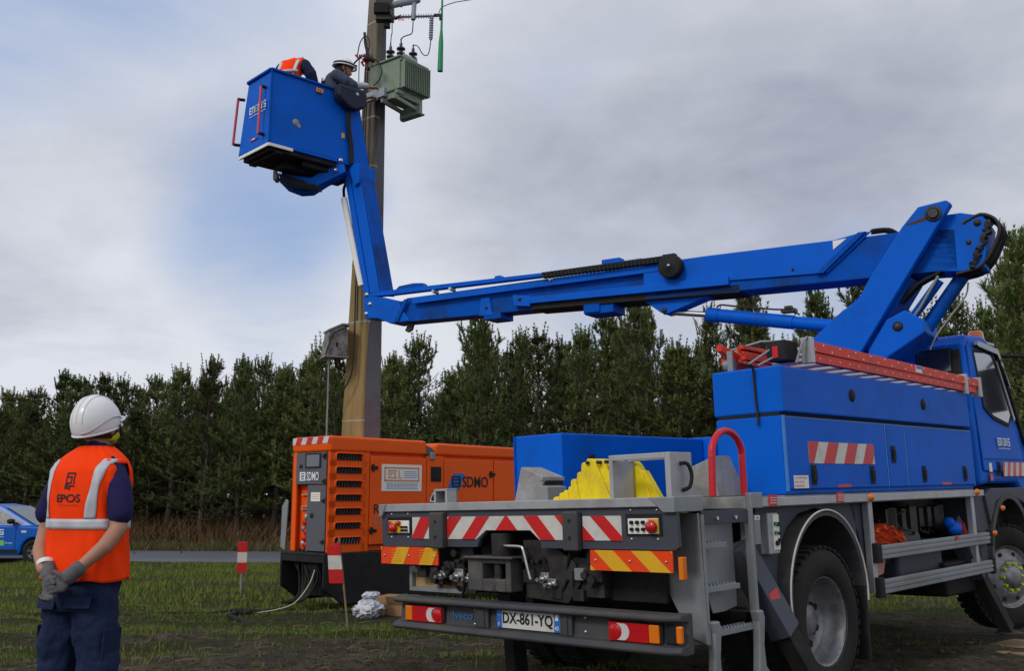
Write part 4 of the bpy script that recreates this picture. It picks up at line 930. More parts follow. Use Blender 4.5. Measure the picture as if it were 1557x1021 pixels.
# slew cylinder
d = M(); d.cyl((1.27, .15, 3.148), (.42, .15, 2.985), .070, n=24); d.cyl((.42, .15, 2.985), (-.1, .15, 2.885), .062, n=24); d.cyl((1.31, .15, 3.156), (1.19, .15, 3.133), .076, n=24); cy = d.build('lift_cylinder', BLUE, T, xf=BX)
d = M(); d.cyl((1.80, .15, 3.235), (1.28, .15, 3.15), .030, n=16); d.build('cylinder_rod', CHROME, cy, xf=BX)
d = M(); d.tube([(1.20, .12, 3.215), (1.15, .12, 3.235), (1.0, .12, 3.205), (.6, .12, 3.13), (.45, .12, 3.11), (.35, .12, 3.05)], .010, 6); d.box(.38, .52, .07, .16, 3.08, 3.115); d.box(.41, .48, .06, .12, 3.11, 3.14); d.build('hydraulic_hose', OILY, cy, xf=BX)
# end of the telescope
d = M(); d.prism([(5.97, 3.885), (5.94, 3.565), (5.70, 3.54), (5.50, 3.455), (5.18, 3.455), (5.30, 3.60), (5.38, 3.737), (5.60, 3.80), (5.80, 3.84)], uw, .0, .28); en = d.build('boom_end', BLUE, T, .01, xf=BX)
d = M(); d.prism([(5.20, 3.735), (5.26, 3.735), (5.42, 3.47), (5.36, 3.46)], uw, -.02, .0); d.build('end_flange', BLUED, en, .003, xf=BX)
d = M()
for (u, z) in ((5.90, 3.87), (5.90, 3.62), (5.84, 3.74)): d.lathe([(0, .02), (.025, .018), (.03, 0)], (u, .0, z), (0, -1, 0), 14)
d.build('hinge_pin', CHROME, en, xf=BX)
d = M(); d.prism([(5.28, 3.46), (5.34, 3.36), (5.29, 3.335), (5.23, 3.36), (5.20, 3.46)], uw, .1, .14); d.build('lifting_hook', OILY, en, .006, xf=BX)
# jib
def jp(w0, w1, k0, k1):       # strip of the jib between fractions k0..k1 of its width
    b0, b1 = Vector((5.957, 3.90)), Vector((5.668, 3.86)); t0, t1 = Vector((6.402, 5.72)), Vector((6.095, 5.62)); return [b0.lerp(b1, k0), b0.lerp(b1, k1), t0.lerp(t1, k1), t0.lerp(t1, k0)]
d = M(); d.prism([tuple(q) for q in jp(0, 0, 0, 1)], uw, .03, .28); jib = d.build('jib', BLUED, T, .01, xf=BX)
d = M(); d.prism([tuple(q) for q in jp(0, 0, 0, .32)], uw, -.0, .028); d.build('jib_flange', BLUE, jib, .004, xf=BX)
d = M(); d.prism([tuple(q) for q in jp(0, 0, .34, .92)], uw, .012, .028); d.build('jib_flange', BLUE, jib, .004, xf=BX)
d = M(); d.cyl((6.365, .01, 5.24), (6.005, .01, 4.0), .042, n=16); d.build('jib_cylinder', PAPER, T, xf=BX)
d = M(); d.tube([(6.40, .1, 5.52), (6.455, .1, 5.42), (6.45, .1, 5.32), (6.39, .05, 5.24)], .02, 7); d.build('hydraulic_hose', BLACK, jib, xf=BX)
d = M(); d.prism([(6.16, 5.68), (6.06, 5.66), (6.07, 5.40), (6.14, 5.36), (6.25, 5.60)], uw, -.03, .30); d.build('jib_lug', BLUE, jib, .006, xf=BX)

# ---------------- basket (x along its long side, y inward, z up)
ka = Vector((.7317, .6816)); KF = Matrix(((ka.x, -ka.y, 0, -3.045), (ka.y, ka.x, 0, 11.81), (0, 0, 1, 0), (0, 0, 0, 1))); KX = TI @ KF
B0, B1 = 5.71, 6.665      # floor and rim heights
# outer shell points: near-left corner vertical, far ends flare outwards towards the floor
top = [(.0, .0), (1.30, .0), (1.30, .72), (.0, .60)]; bot = [(.0, .0), (1.52, .0), (1.52, .74), (-.02, .76)]
def panelq(i, j, name, m_, th=.02):
    mm = M(); a, b_, c_, e_ = (Vector((*bot[i], B0)), Vector((*bot[j], B0)), Vector((*top[j], B1)), Vector((*top[i], B1))); nn = (b_-a).cross(e_-a).normalized()*th
    mm.add([a, b_, c_, e_, a-nn, b_-nn, c_-nn, e_-nn], [(0, 1, 2, 3), (7, 6, 5, 4), (0, 4, 5, 1), (1, 5, 6, 2), (2, 6, 7, 3), (3, 7, 4, 0)]); return mm
fl = M(); fl.prism(bot, (lambda a, b_, dd: (a, b_, dd)), B0-.035, B0); bk = fl.build('basket', BLUE, T, .006, xf=KX)
for (i, j) in ((0, 1), (1, 2), (2, 3), (3, 0)): panelq(i, j, '', BLUE).build('basket_panel', BLUE, bk, .004, xf=KX)
d = M(); rim = [Vector((*q, B1)) for q in top]+[Vector((*top[0], B1))]
for i in range(4):
    a, b_ = rim[i], rim[i+1]; t = (b_-a).normalized(); nn = Vector((t.y, -t.x, 0)); d.obox((a+b_)/2+nn*.008+Vector((0, 0, .0)), t*((b_-a).length/2+.01), nn*.022, Vector((0, 0, .016)))
d.build('rim_rail', BLUED, bk, .005, xf=KX)
d = M(); d.obox((.0, .0, (B0+B1)/2), Vector((.014, 0, 0)), Vector((0, .014, 0)), Vector((0, 0, (B1-B0)/2))); d.build('corner_post', BLUED, bk, .004, xf=KX)
d = M(); d.obox((.16, -.012, B0-.045), Vector((.17, 0, 0)), Vector((0, .012, 0)), Vector((0, 0, .02))); d.obox((-.012, .37, B0-.045), Vector((.012, 0, 0)), Vector((0, .38, 0)), Vector((0, 0, .02))); d.obox((1.46, -.012, B0-.02), Vector((.07, 0, 0)), Vector((0, .012, 0)), Vector((0, 0, .02))); d.build('floor_trim', PAPER, bk, .003, xf=KX)
d = M(); d.box(.03, 1.48, .03, .72, B0-.10, B0-.036); d.box(.10, .20, -.0, .70, B0-.13, B0-.10); d.box(.35, 1.3, .25, .45, B0-.20, B0-.10); d.box(.55, 1.1, .1, .6, B0-.17, B0-.10); d.build('floor_frame', DARK, bk, .008, xf=KX)
for (y, x0_) in ((.135, .0), (.74, .0)):
    d = M(); top_z, bt_z = (6.46, 5.83) if y < .3 else (6.47, 5.86); off = -.075
    d.tube([(off, y-.01, top_z), (off, y+.02, bt_z)], .017, 10, 0)
    for z in (top_z, bt_z): d.tube([(off, y, z), (off+.03, y, z+.0), (.015, y-.03 if y > .3 else y, z)], .022, 8, 1)
    if y > .3: d.v = [(a, b_+(.0 if c_ > 6.3 else .06), c_) for a, b_, c_ in d.v]
    d.build('grab_handle', [PINK, BLACK], bk, xf=KX)
# logo lettering on the short end: E N E D I S with a green middle letter
def enedis(par, o, ax, ay, w, h, xf=None, m1=LETW):
    ax = Vector(ax).normalized(); ay = Vector(ay); az = ax.cross(ay); o = Vector(o); cw = w/6.; g_ = cw*.14; t = h*.2
    jobs = []
    def L(i, segs, m_, nm='lettering'):
        mm = M()
        for (x0_, x1_, y0_, y1_) in segs:
            c = o+ax*(i*cw+(x0_+x1_)/2*(cw-g_))+ay*((y0_+y1_)/2*h)+az*.002; mm.obox(c, ax*(x1_-x0_)/2*(cw-g_), ay*(y1_-y0_)/2*h, az*.0015)
        mm.build(nm, m_, par, xf=xf)
    E_ = [(0, .22, 0, 1), (.22, .95, .82, 1), (.22, .8, .42, .58), (.22, .95, 0, .18)]; N_ = [(0, .2, 0, 1), (.2, .75, .82, 1), (.75, .95, 0, .82)]
    D_ = [(0, .2, 0, 1), (.2, .75, .82, 1), (.2, .75, 0, .18), (.75, .95, .12, .88)]; I_ = [(.36, .6, 0, .72), (.36, .6, .8, 1)]; S_ = [(0, .95, .82, 1), (0, .2, .5, .82), (0, .95, .42, .58), (.75, .95, .18, .42), (0, .95, 0, .18)]
    for i, (q, m_) in enumerate(((E_, m1), (N_, m1), (E_, LETG), (D_, m1), (I_, m1), (S_, m1))): L(i, q, m_)
    text("L'ELECTRICITE EN RESEAU", 'lettering', m1, par, o+az*.001-ay*h*.42, ax, ay, w*.98, h*.17, .0015, .02, xf=xf)
en_a = Vector((-.004, -1, .0))
enedis(bk, (-.022, .50, 6.185), (0, -1, 0), Vector((0, 0, 1)), .43, .095, xf=KX)
d = M(); d.box(-.024, -.018, .28, .46, 5.815, 5.838, 0); d.box(-.026, -.024, .33, .40, 5.818, 5.835, 1); d.build('warning_label', [REDP, PAPER], bk, xf=KX)
d = M(); d.lathe([(0, .003), (.05, .003), (.052, 0)], (.37, .0, 6.05), (0, -1, 0), 9); d.lathe([(0, .004), (.03, .004)], (.41, .0, 6.02), (0, -1, 0), 7); d.build('worn_patch', GALV, bk, xf=KX)
d = M(); d.box(.64, .74, -.03, -.002, 6.545, 6.60, 0); d.box(.655, .672, -.032, -.03, 6.555, 6.59, 1); d.box(.69, .707, -.032, -.03, 6.555, 6.59, 1); d.build('orange_socket', [STO, REDP], bk, .005, xf=KX)
# black covered console on the rim and its conduit down to the jib
d = M(); d.prism([(.90, 6.70), (1.335, 6.715), (1.345, 6.50), (1.30, 6.455), (1.17, 6.40), (1.09, 6.40), (.95, 6.475), (.895, 6.54)], (lambda a, b_, dd: (a, -dd, b_)), .02, .17)
con = d.build('console_cover', mat('navy_vinyl_cover', (.016, .020, .040), .6, var=.3, bump=.5, bs_=9), bk, .03, xf=KX, seg=3)
d = M(); d.box(1.16, 1.20, -.176, -.17, 6.60, 6.64); d.build('cover_badge', TAPE, bk, .004, xf=KX)
d = M(); d.box(.93, 1.31, -.174, -.168, 6.655, 6.672); d.build('cover_seam', SLATEC, bk, xf=KX)
d = M(); d.tube([(1.13, -.06, 6.44), (1.14, -.035, 6.2), (1.19, -.035, 5.95), (1.21, -.035, 5.68)], .030, 8); d.build('conduit', BLACK, bk, xf=KX)
d = M(); d.box(1.06, 1.10, -.012, -.002, 6.02, 6.09); d.build('yellow_tag', YEL, bk, xf=KX)
# link arm under the basket (world coordinates)
def wv(m, name, m_, par, **k): return m.build(name, m_, par, xf=TI, **k)
d = M(); pts = [(-2.24, 12.62, 5.72), (-2.20, 12.62, 5.55), (-2.42, 12.58, 5.43), (-2.62, 12.55, 5.33), (-2.80, 12.53, 5.31), (-2.95, 12.5, 5.36), (-3.08, 12.47, 5.43), (-3.05, 12.47, 5.55), (-2.86, 12.5, 5.50), (-2.66, 12.53, 5.47), (-2.45, 12.57, 5.60)]
d.prism([(x, z) for x, y, z in pts], (lambda a, b_, dd: (a, 12.58-(a+2.24)*.02+dd, b_)), -.06, .10); la = wv(d, 'basket_link_arm', BLUE, T, bevel=.01)
d = M(); pts2 = [(-2.24, 5.50), (-2.45, 5.40), (-2.64, 5.27), (-2.80, 5.26), (-2.98, 5.33), (-3.10, 5.45), (-3.08, 5.50), (-2.9, 5.43), (-2.7, 5.36), (-2.45, 5.48)]
d.prism(pts2, (lambda a, b_, dd: (a, 12.60+dd, b_)), -.02, .10); wv(d, 'levelling_cylinder', BLUED, la, bevel=.01)
d = M(); d.obox((-3.11, 12.5, 5.47), Vector((.025, 0, .0)), Vector((0, .08, 0)), Vector((0, 0, .06))); wv(d, 'end_cap', GALV, la, bevel=.01)
d = M(); d.lathe([(0, .03), (.03, .028), (.035, 0)], (-2.27, 12.52, 5.70), (0, -1, 0), 14); d.lathe([(0, .03), (.02, .028), (.025, 0)], (-2.33, 12.50, 5.56), (0, -1, 0), 14); wv(d, 'hinge_pin', CHROME, la)
d = M()
for k in range(7): d.tube([(-3.05+.03*k, 12.45, 5.5-.01*k), (-3.0+.05*k, 12.40, 5.36), (-2.85+.06*k, 12.42, 5.30-.01*k), (-2.6, 12.48, 5.36)], .012, 6)
wv(d, 'hydraulic_hose', BLACK, la)

# ---------------- cab
cbm = M()
side = [(4.87, 1.28), (4.87, 2.30), (4.92, 2.60), (5.02, 2.70), (5.55, 2.73), (5.72, 2.66), (6.12, 1.86), (6.55, 1.55), (6.62, .95), (6.2, .95), (6.08, 1.15), (5.9, 1.30), (5.1, 1.30)]
HW = 1.15
def cabx(a, b_, dd):      # taper of the cab sides above the waist
    w = HW-max(0, b_-1.75)*.055; return (a, dd*w, b_)
cbm.prism(side, cabx, -1, 1); cab = cbm.build('cab', BLUE, T, .045, seg=3)
fy = lambda b_: -(HW-max(0, b_-1.75)*.055)
cs_ = lambda off: (lambda a, b_, dd: (a, fy(b_)-off-dd, b_))
d = M(); d.prism([(4.98, 1.42), (4.985, 2.58), (5.08, 2.635), (5.52, 2.65), (5.66, 2.55), (6.04, 1.80), (6.10, 1.55), (6.08, 1.42)], cs_(.001), 0, .014); dr = d.build('cab_door', BLUE, cab, .008)
d = M(); d.prism([(5.14, 2.53), (5.55, 2.555), (5.66, 2.48), (5.90, 1.98), (5.78, 1.88), (5.40, 1.94), (5.21, 2.02)], cs_(.0155), 0, .004); d.build('side_window', GLASS, cab, .003)
d = M(); d.prism([(5.11, 2.56), (5.55, 2.585), (5.70, 2.50), (5.95, 1.97), (5.79, 1.845), (5.40, 1.905), (5.18, 2.0)], cs_(.0152), 0, .0028); d.build('window_seal', BLACK, cab)
d = M(); d.prism([(5.70, 2.49), (5.73, 2.49), (5.98, 1.93), (5.94, 1.90)], cs_(.02), 0, .012); d.build('quarter_bar', GALVL, cab, .003)
d = M(); d.prism([(4.99, 1.535), (6.09, 1.535), (6.09, 1.525), (4.99, 1.525)], cs_(.0155), 0, .004); d.build('door_crease', BLUED, cab)
d = M(); d.box(4.855, 4.862, -1.005, -.70, 2.345, 2.545, 0); d.box(4.859, 4.870, -1.025, -.68, 2.325, 2.565, 1); d.build('rear_window', [GLASS, BLACK], cab, .002)
d = M(); d.box(4.855, 4.862, .70, 1.005, 2.345, 2.545, 0); d.box(4.859, 4.870, .68, 1.025, 2.325, 2.565, 1); d.build('rear_window', [GLASS, BLACK], cab, .002)
d = M(); d.prism([(4.862, 1.30), (4.80, 1.35), (4.80, 2.25), (4.862, 2.55)], (lambda a, b_, dd: (a, dd, b_)), -1.10, -1.02); d.build('air_intake', BLACK, cab, .01)
d = M(); d.prism([(5.14, 2.60), (5.20, 2.645), (5.74, 2.61), (5.93, 2.27), (5.89, 2.25), (5.70, 2.55), (5.2, 2.585)], cs_(.02), 0, .035); d.build('wind_deflector', mat('dark_acrylic', (.02, .017, .018), .15, coat=.8), cab, .004)
d = M(); d.prism([(5.75, 2.62), (5.95, 2.30), (6.22, 1.70), (6.30, 1.62), (6.27, 1.60), (6.16, 1.72), (5.90, 2.28), (5.72, 2.58)], cs_(.0), 0, .03); d.build('pillar_trim', BLACK, cab, .004)
enedis(cab, (5.40, -1.168, 1.655), (1, 0, 0), Vector((0, 0, 1)), .345, .075)
rg = [(5.48, 1.50), (6.30, 1.50), (6.30, 1.368), (5.46, 1.368)]
m = M(); m.prism(rg, cs_(.018), 0, .002, 0); stripes(m, rg, 5.40, .165, .082, .05, 1.368, 1.50, cs_(.0205), 0, .002, 1); m.build('striped_sticker', [WHITE, RED], cab)
d = M(); latch(d, 5.36, 1.44, -1.168, 1.); d.build('door_handle', BLACK, cab, .006)
d = M(); d.box(5.10, 5.17, -1.170, -1.166, 1.41, 1.49, 0); d.box(5.10, 5.17, -1.170, -1.166, 1.33, 1.39, 1); d.build('door_label', [PAPER, RED], cab)
d = M(); d.box(5.66, 5.96, -1.06, -.80, 2.665, 2.70); d.build('beacon_base', GALVL, cab, .01)
d = M(); d.lathe([(.085, 0), (.085, .02), (.078, .03), (.07, .11), (.055, .125), (0, .128)], (5.80, -.94, 2.70), (0, 0, 1), 24); d.build('beacon', mat('beacon_lens', (.75, .16, .03), .2, coat=.6, trans=.2), cab)
d = M(); d.tube([(5.95, -1.12, 2.56), (6.2, -1.30, 2.56), (6.25, -1.38, 2.52)], .018, 8); d.box(6.18, 6.26, -1.52, -1.28, 2.05, 2.50); d.build('door_mirror', BLACK, cab, .015)
# front wheel arch
m = M(); pts = [(5.53+.60*math.cos(R(a)), .56+.66*math.sin(R(a))) for a in range(0, 181, 12)]; pin = [(5.53+.54*math.cos(R(a)), .56+.60*math.sin(R(a))) for a in range(0, 181, 12)]
m.prism(pts+pin[::-1], (lambda a, b_, dd: (a, -1.17+dd, b_)), 0, .5); m.build('front_wheel_arch', BUMP, cab)
m = M(); m.prism([(4.92, 1.20), (5.1, 1.26), (6.0, 1.26), (6.6, 1.1), (6.6, .9), (6.15, .9), (6.0, 1.10), (5.6, 1.21), (5.2, 1.14), (5.0, .95)], (lambda a, b_, dd: (a, -1.165+dd, b_)), 0, .06); m.build('sill_panel', SLATE, cab, .01)
for (x, z) in ((5.28, 1.075), (5.00, .86)):
    d = M(); d.lathe([(.0, .028), (.02, .024), (.026, .012), (.028, 0)], (x, -1.18, z), (0, -1, 0), 14); d.build('amber_marker_light', AMB, cab)
d = M(); d.box(4.9, 6.4, -1.0, 1.0, .75, 1.28); d.build('engine_bay', DARK, cab)
# ================================================================== THINGS ON THE TRUCK DECK (own objects, placed in truck space)
def on_truck(name, **p):
    e = empty(name, **p); e.matrix_world = TR; return e
# orange-red ladder
lad = on_truck('extension_ladder', label='red fibreglass extension ladder lying on the blue upper locker of the truck', cat='ladder')
def rail(ya, yb, za, zb, x0, x1, z0_, z1_, name='stile'):
    m = M(); dz = (z1_-z0_)
    def sec(x, z): return [(x, ya, z), (x, yb, z), (x, yb, z+.028), (x, ya+.012, z+.028), (x, ya+.012, z+za-.028), (x, yb, z+za-.028), (x, yb, z+za), (x, ya, z+za)]
    a, b_ = sec(x0, z0_), sec(x1, z1_); n = 8; m.add(a+b_, [tuple(range(n)), tuple(range(n, 2*n))]+[(i, (i+1) % n, n+(i+1) % n, n+i) for i in range(n)]); return m.build(name, LADR, lad, .002)
rail(-1.235, -1.19, .072, 0, 1.65, 4.93, 2.225, 2.170); rail(-1.225, -1.18, .066, 0, 1.65, 4.80, 2.155, 2.112)
rail(-.80, -.84, .072, 0, 1.45, 4.93, 2.225, 2.170); rail(-.81, -.85, .066, 0, 1.45, 4.80, 2.155, 2.112)
for k in range(12):
    x = 1.78+k*.26; z = 2.262-k*.0043
    d = M(); d.cyl((x, -1.19, z), (x, -.83, z), .016, n=10); d.build('rung', GALVL, lad)
    d = M(); d.cyl((x+.05, -1.185, z-.075), (x+.05, -.84, z-.075), .016, n=10); d.build('rung', GALVL, lad)
d = M()
for k in range(26):
    x = 1.72+k*.125; z = 2.225-(x-1.65)*.0168
    d.cyl((x, -1.239, z+.055 if k % 2 else z+.018), (x, -1.234, z+.055 if k % 2 else z+.018), .006, n=7)
for k in range(20):
    x = 1.8+k*.15; z = 2.155-(x-1.65)*.0137; d.cyl((x, -1.229, z+.03), (x, -1.224, z+.03), .006, n=7)
d.build('rivet', PAPER, lad)
d = M(); d.box(3.43, 3.55, -1.238, -1.235, 2.205, 2.262, 0); d.box(3.435, 3.545, -1.24, -1.238, 2.235, 2.26, 1); d.build('blue_sticker', [PAPER, PLB], lad)
for x, z in ((1.66, 2.23), (4.52, 2.178), (4.86, 2.17)):
    d = M(); d.box(x-.02, x+.025, -1.25, -1.17, z-.09, z+.09); d.build('guide_bracket', GALVL, lad, .004)
d = M(); d.box(1.42, 1.60, -1.17, -1.03, 2.15, 2.29); d.build('ladder_lock', BLACK, lad, .01)
d = M(); d.box(1.41, 1.43, -1.12, -1.08, 2.17, 2.25); d.build('red_latch', REDP, lad)
d = M()
for (x0_, y0_, z0_, x1_, y1_, z1_) in ((1.45, -.75, 2.27, 1.62, -1.12, 2.30), (1.3, -.95, 2.13, 1.55, -1.15, 2.27), (1.35, -1.0, 2.125, 1.5, -1.15, 2.17), (1.50, -1.2, 2.13, 1.64, -1.22, 2.32)):
    d.tube([(x0_, y0_, z0_), ((x0_+x1_)/2, (y0_+y1_)/2, (z0_+z1_)/2+.03), (x1_, y1_, z1_)], .009, 6)
d.build('rope', GALV, lad)
# short folding part at the rear, white and red, with wheel
d = M(); d.box(1.40, 2.9, -.72, -.66, 2.24, 2.285, 0); d.prism([(1.33, 2.30), (1.62, 2.245), (1.64, 2.13), (1.50, 2.13), (1.43, 2.22), (1.33, 2.255)], (lambda a, b_, dd: (a, dd, b_)), -.74, -.70, 1); d.box(1.44, 2.9, -.72, -.66, 2.17, 2.22, 1); d.cyl((1.44, -.76, 2.165), (1.44, -.70, 2.165), .045, n=18, mi=2); lf = d.build('fly_section', [PAPER, LADR, GALV], lad, .003)
d = M(); d.box(1.29, 1.31, -.84, -.80, 2.10, 2.24); d.build('ladder_stop', GALV, on_truck('ladder_post', label='grey metal post standing on the rear corner of the blue upper locker', cat='post'), .004)
# yellow stack of ribbed pads leaning together
yp = on_truck('ramp_pads', label='yellow plastic pads leaning in a stepped fan on the grey deck', cat='pads')
def pad(poly_, x0_, x1_):
    d = M(); d.prism(poly_, yz(x0_), 0, x1_-x0_); d.build('pad', YELP, yp, .005)
tops = [(-.002, 1.272), (-.045, 1.292), (-.089, 1.318), (-.120, 1.333), (-.147, 1.355), (-.192, 1.402), (-.235, 1.445), (-.285, 1.505)]
bots = [-.002, -.055, -.102, -.137, -.172, -.220, -.289, -.336]
for k in range(7):      # stepped leaves, each top jutting above the one on its left
    (ya, za), (yb, zb) = tops[k], tops[k+1]; x_ = .355+.008*(k % 2)+.003*k
    pad([(bots[k]+.004, 1.264), (ya, za-.002), (ya-.006, zb-.004), (yb+.014, zb+.004), (yb, zb-.012), (bots[k+1], 1.264)], x_, .60)
pad([(-.336, 1.264), (-.290, 1.50), (-.308, 1.528), (-.352, 1.524), (-.372, 1.50), (-.488, 1.264)], .352, .52)
pad([(-.470, 1.264), (-.380, 1.49), (-.384, 1.518), (-.42, 1.518), (-.436, 1.50), (-.488, 1.40), (-.488, 1.264)], .368, .50)
pad([(-.488, 1.39), (-.444, 1.49), (-.448, 1.516), (-.488, 1.515)], .385, .50)
pad([(-.50, 1.264), (-.50, 1.505), (-.525, 1.49), (-.565, 1.43), (-.630, 1.264)], .575, .64)
pad([(-.56, 1.264), (-.555, 1.445), (-.573, 1.44), (-.675, 1.275), (-.675, 1.264)], .59, .65)
for y_ in (-.318, -.405, -.468):
    d = M(); d.cyl((.335, y_, 1.500), (.375, y_, 1.500), .012, n=10); d.build('hinge_knob', OILY, yp)
# checker plate chock boxes
ck = on_truck('wheel_chock', label='grey checker plate wheel chock left of the yellow pads on the deck', cat='wheel chock')
d = M(); d.prism([(.486, 1.264), (.413, 1.506), (.21, 1.433), (.205, 1.405), (.235, 1.34), (.232, 1.264)], yz(.50), 0, .21); d.build('body', CHK, ck, .005)
d = M(); d.box(.49, .72, .205, .23, 1.405, 1.43); d.build('lip', CHK, ck, .003)
d = M(); d.box(.52, .70, .20, .232, 1.37, 1.405); d.build('slot', BLACK, ck)
d = M(); d.prism([(.230, 1.264), (.238, 1.36), (.215, 1.375), (.14, 1.362), (.135, 1.264)], yz(.46), 0, .20); d.build('side_box', GALV, ck, .006)
ck2 = on_truck('wheel_chock', label='sloped checker plate wheel chock behind the red handrail hoop', cat='wheel chock')
d = M(); a_ = [(.85, -.62, 1.264), (.85, -.62, 1.41), (.85, -.935, 1.522), (.85, -.935, 1.264), (1.22, -.62, 1.264), (1.03, -.62, 1.41), (1.03, -.935, 1.522), (1.22, -.935, 1.264)]
d.add(a_, [(0, 1, 2, 3), (7, 6, 5, 4), (0, 4, 5, 1), (1, 5, 6, 2), (2, 6, 7, 3), (3, 7, 4, 0)]); d.build('body', CHK, ck2, .006)
wb = on_truck('socket_box', label='small white box with green inside standing on the deck rear edge', cat='box')
d = M(); d.box(.06, .16, .815, .835, 1.275, 1.365); d.box(.06, .16, .70, .72, 1.275, 1.365); d.box(.06, .16, .70, .835, 1.355, 1.370); d.box(.145, .16, .70, .835, 1.275, 1.37); wbo = d.build('shell', GALVL, wb, .002)
d = M(); d.box(.10, .14, .725, .76, 1.275, 1.35); d.build('green_insert', GRN, wb); d = M(); d.tube([(.07, .84, 1.285), (.07, .88, 1.29), (.08, .86, 1.34), (.1, .81, 1.36)], .006, 6); d.build('cord', GALVL, wb)
# bundles behind the side guard
tb_ = on_truck('orange_tarpaulin', label='crumpled orange tarpaulin stuffed above the side guard behind the rear wheel', cat='tarpaulin')
d = M(); rr_ = random.Random(9)
g_ = [[(2.58+.55*i/12, -1.13+.03*math.sin(i*2.1+j), .86+.15*math.sin(math.pi*(.25+.6*i/12))*(j/8)+.02*rr_.uniform(-1, 1)) for i in range(13)] for j in range(9)]
d.add([p for r_ in g_ for p in r_], [(j*13+i, j*13+i+1, (j+1)*13+i+1, (j+1)*13+i) for j in range(8) for i in range(12)], 0, False)
g2 = [(x, y+.22, z-.01) for r_ in g_ for x, y, z in r_]; d.add(g2, [(j*13+i, j*13+i+1, (j+1)*13+i+1, (j+1)*13+i) for j in range(8) for i in range(12)], 0, False)
k0 = 8*13; d.add([g_[8][i] for i in range(13)]+[g2[8*13+i] for i in range(13)], [(i, i+1, 14+i, 13+i) for i in range(12)])
d.build('cloth', mat('orange_tarp', (.62, .07, .012), .7, var=.3, dirt=(.2, .04, .02), da=.5, ds=9), tb_)
bc_ = on_truck('blue_rag', label='blue and red bundle tucked behind the front end of the side guard', cat='bundle')
d = M(); d.ell((4.32, -1.09, .93), (.13, .05, .06), 12, 7); d.ell((4.22, -1.08, .98), (.06, .05, .05), 10, 6); d.build('blue_cloth', NAVYT if False else BLUE, bc_)
d = M(); d.tube([(4.44, -1.11, .97), (4.47, -1.11, .88)], .022, 8); d.build('red_handle', REDP, bc_)
pk = on_truck('pink_bag', label='pale pink bag hanging inside the side guard behind the rear wheel', cat='bag')
d = M(); d.prism([(2.56, .77), (2.80, .77), (2.74, .66), (2.62, .65), (2.56, .68)], (lambda a, b_, dd: (a, -1.13+dd, b_)), 0, .06); d.build('cloth', mat('pink_cloth', (.50, .22, .20), .8), pk, .012)
# jack pads on the ground
pp = TR @ Vector((4.93, -1.24, 0)); jp_ = empty('jack_pad', (pp.x, pp.y, -.035), R(40), label='brown timber board under the front jack foot', cat='board')
d = M(); d.box(-.45, .45, -.16, .16, 0, .05); d.build('plank', WOOD, jp_, .006); d = M(); d.box(-.40, .35, -.30, -.17, .0, .045); d.build('plank', WOOD, jp_, .006)

# ================================================================== GENERATOR
ga = Vector((.68, .733, 0)).normalized(); gb = Vector((-.733, .68, 0)).normalized()
G0 = Vector((-2.248, 12.3, -.10))
GMX = Matrix(((ga.x, gb.x, 0, G0.x), (ga.y, gb.y, 0, G0.y), (0, 0, 1, 0), (0, 0, 0, 1)))
gen = empty('generator', label='orange mobile generator set on a black skid behind the truck', cat='generator'); gen.matrix_world = GMX
gzp = lambda z: z+.10
Lg = 3.75; Wg = .80
gs = lambda a, b_, dd: (a, -dd, b_)                  # on the long side, proud by dd
ge = lambda a, b_, dd: (-dd, a, b_)                  # on the short end
d = M(); d.box(.10, Lg, .06, Wg-.02, .62, 1.88)
body = d.build('enclosure', ORG, gen, .01)
d = M(); d.prism([(0, 1.86), (1.60, 1.86), (1.60, 2.04), (1.55, 2.05), (0, 2.055), (-.012, 2.03), (-.012, 1.95)], (lambda a, b_, dd: (a, dd, b_)), .0-.005, Wg+.005)
roof = d.build('roof', ORG, gen, .03)
d = M(); d.prism([(1.60, 1.86), (1.76, 1.86), (1.76, 1.93), (1.68, 1.97), (1.60, 2.0)], (lambda a, b_, dd: (a, dd, b_)), .01, Wg); d.build('roof_notch', GREYP, gen, .01)
d = M(); d.prism([(1.76, 1.86), (Lg, 1.86), (Lg, 2.02), (1.80, 2.03), (1.76, 1.98)], (lambda a, b_, dd: (a, dd, b_)), .0, Wg); d.build('roof', ORG, gen, .03)
d = M(); d.box(1.66, 1.74, -.03, .02, 1.80, 1.90); d.build('lifting_eye', GALV, gen, .01)
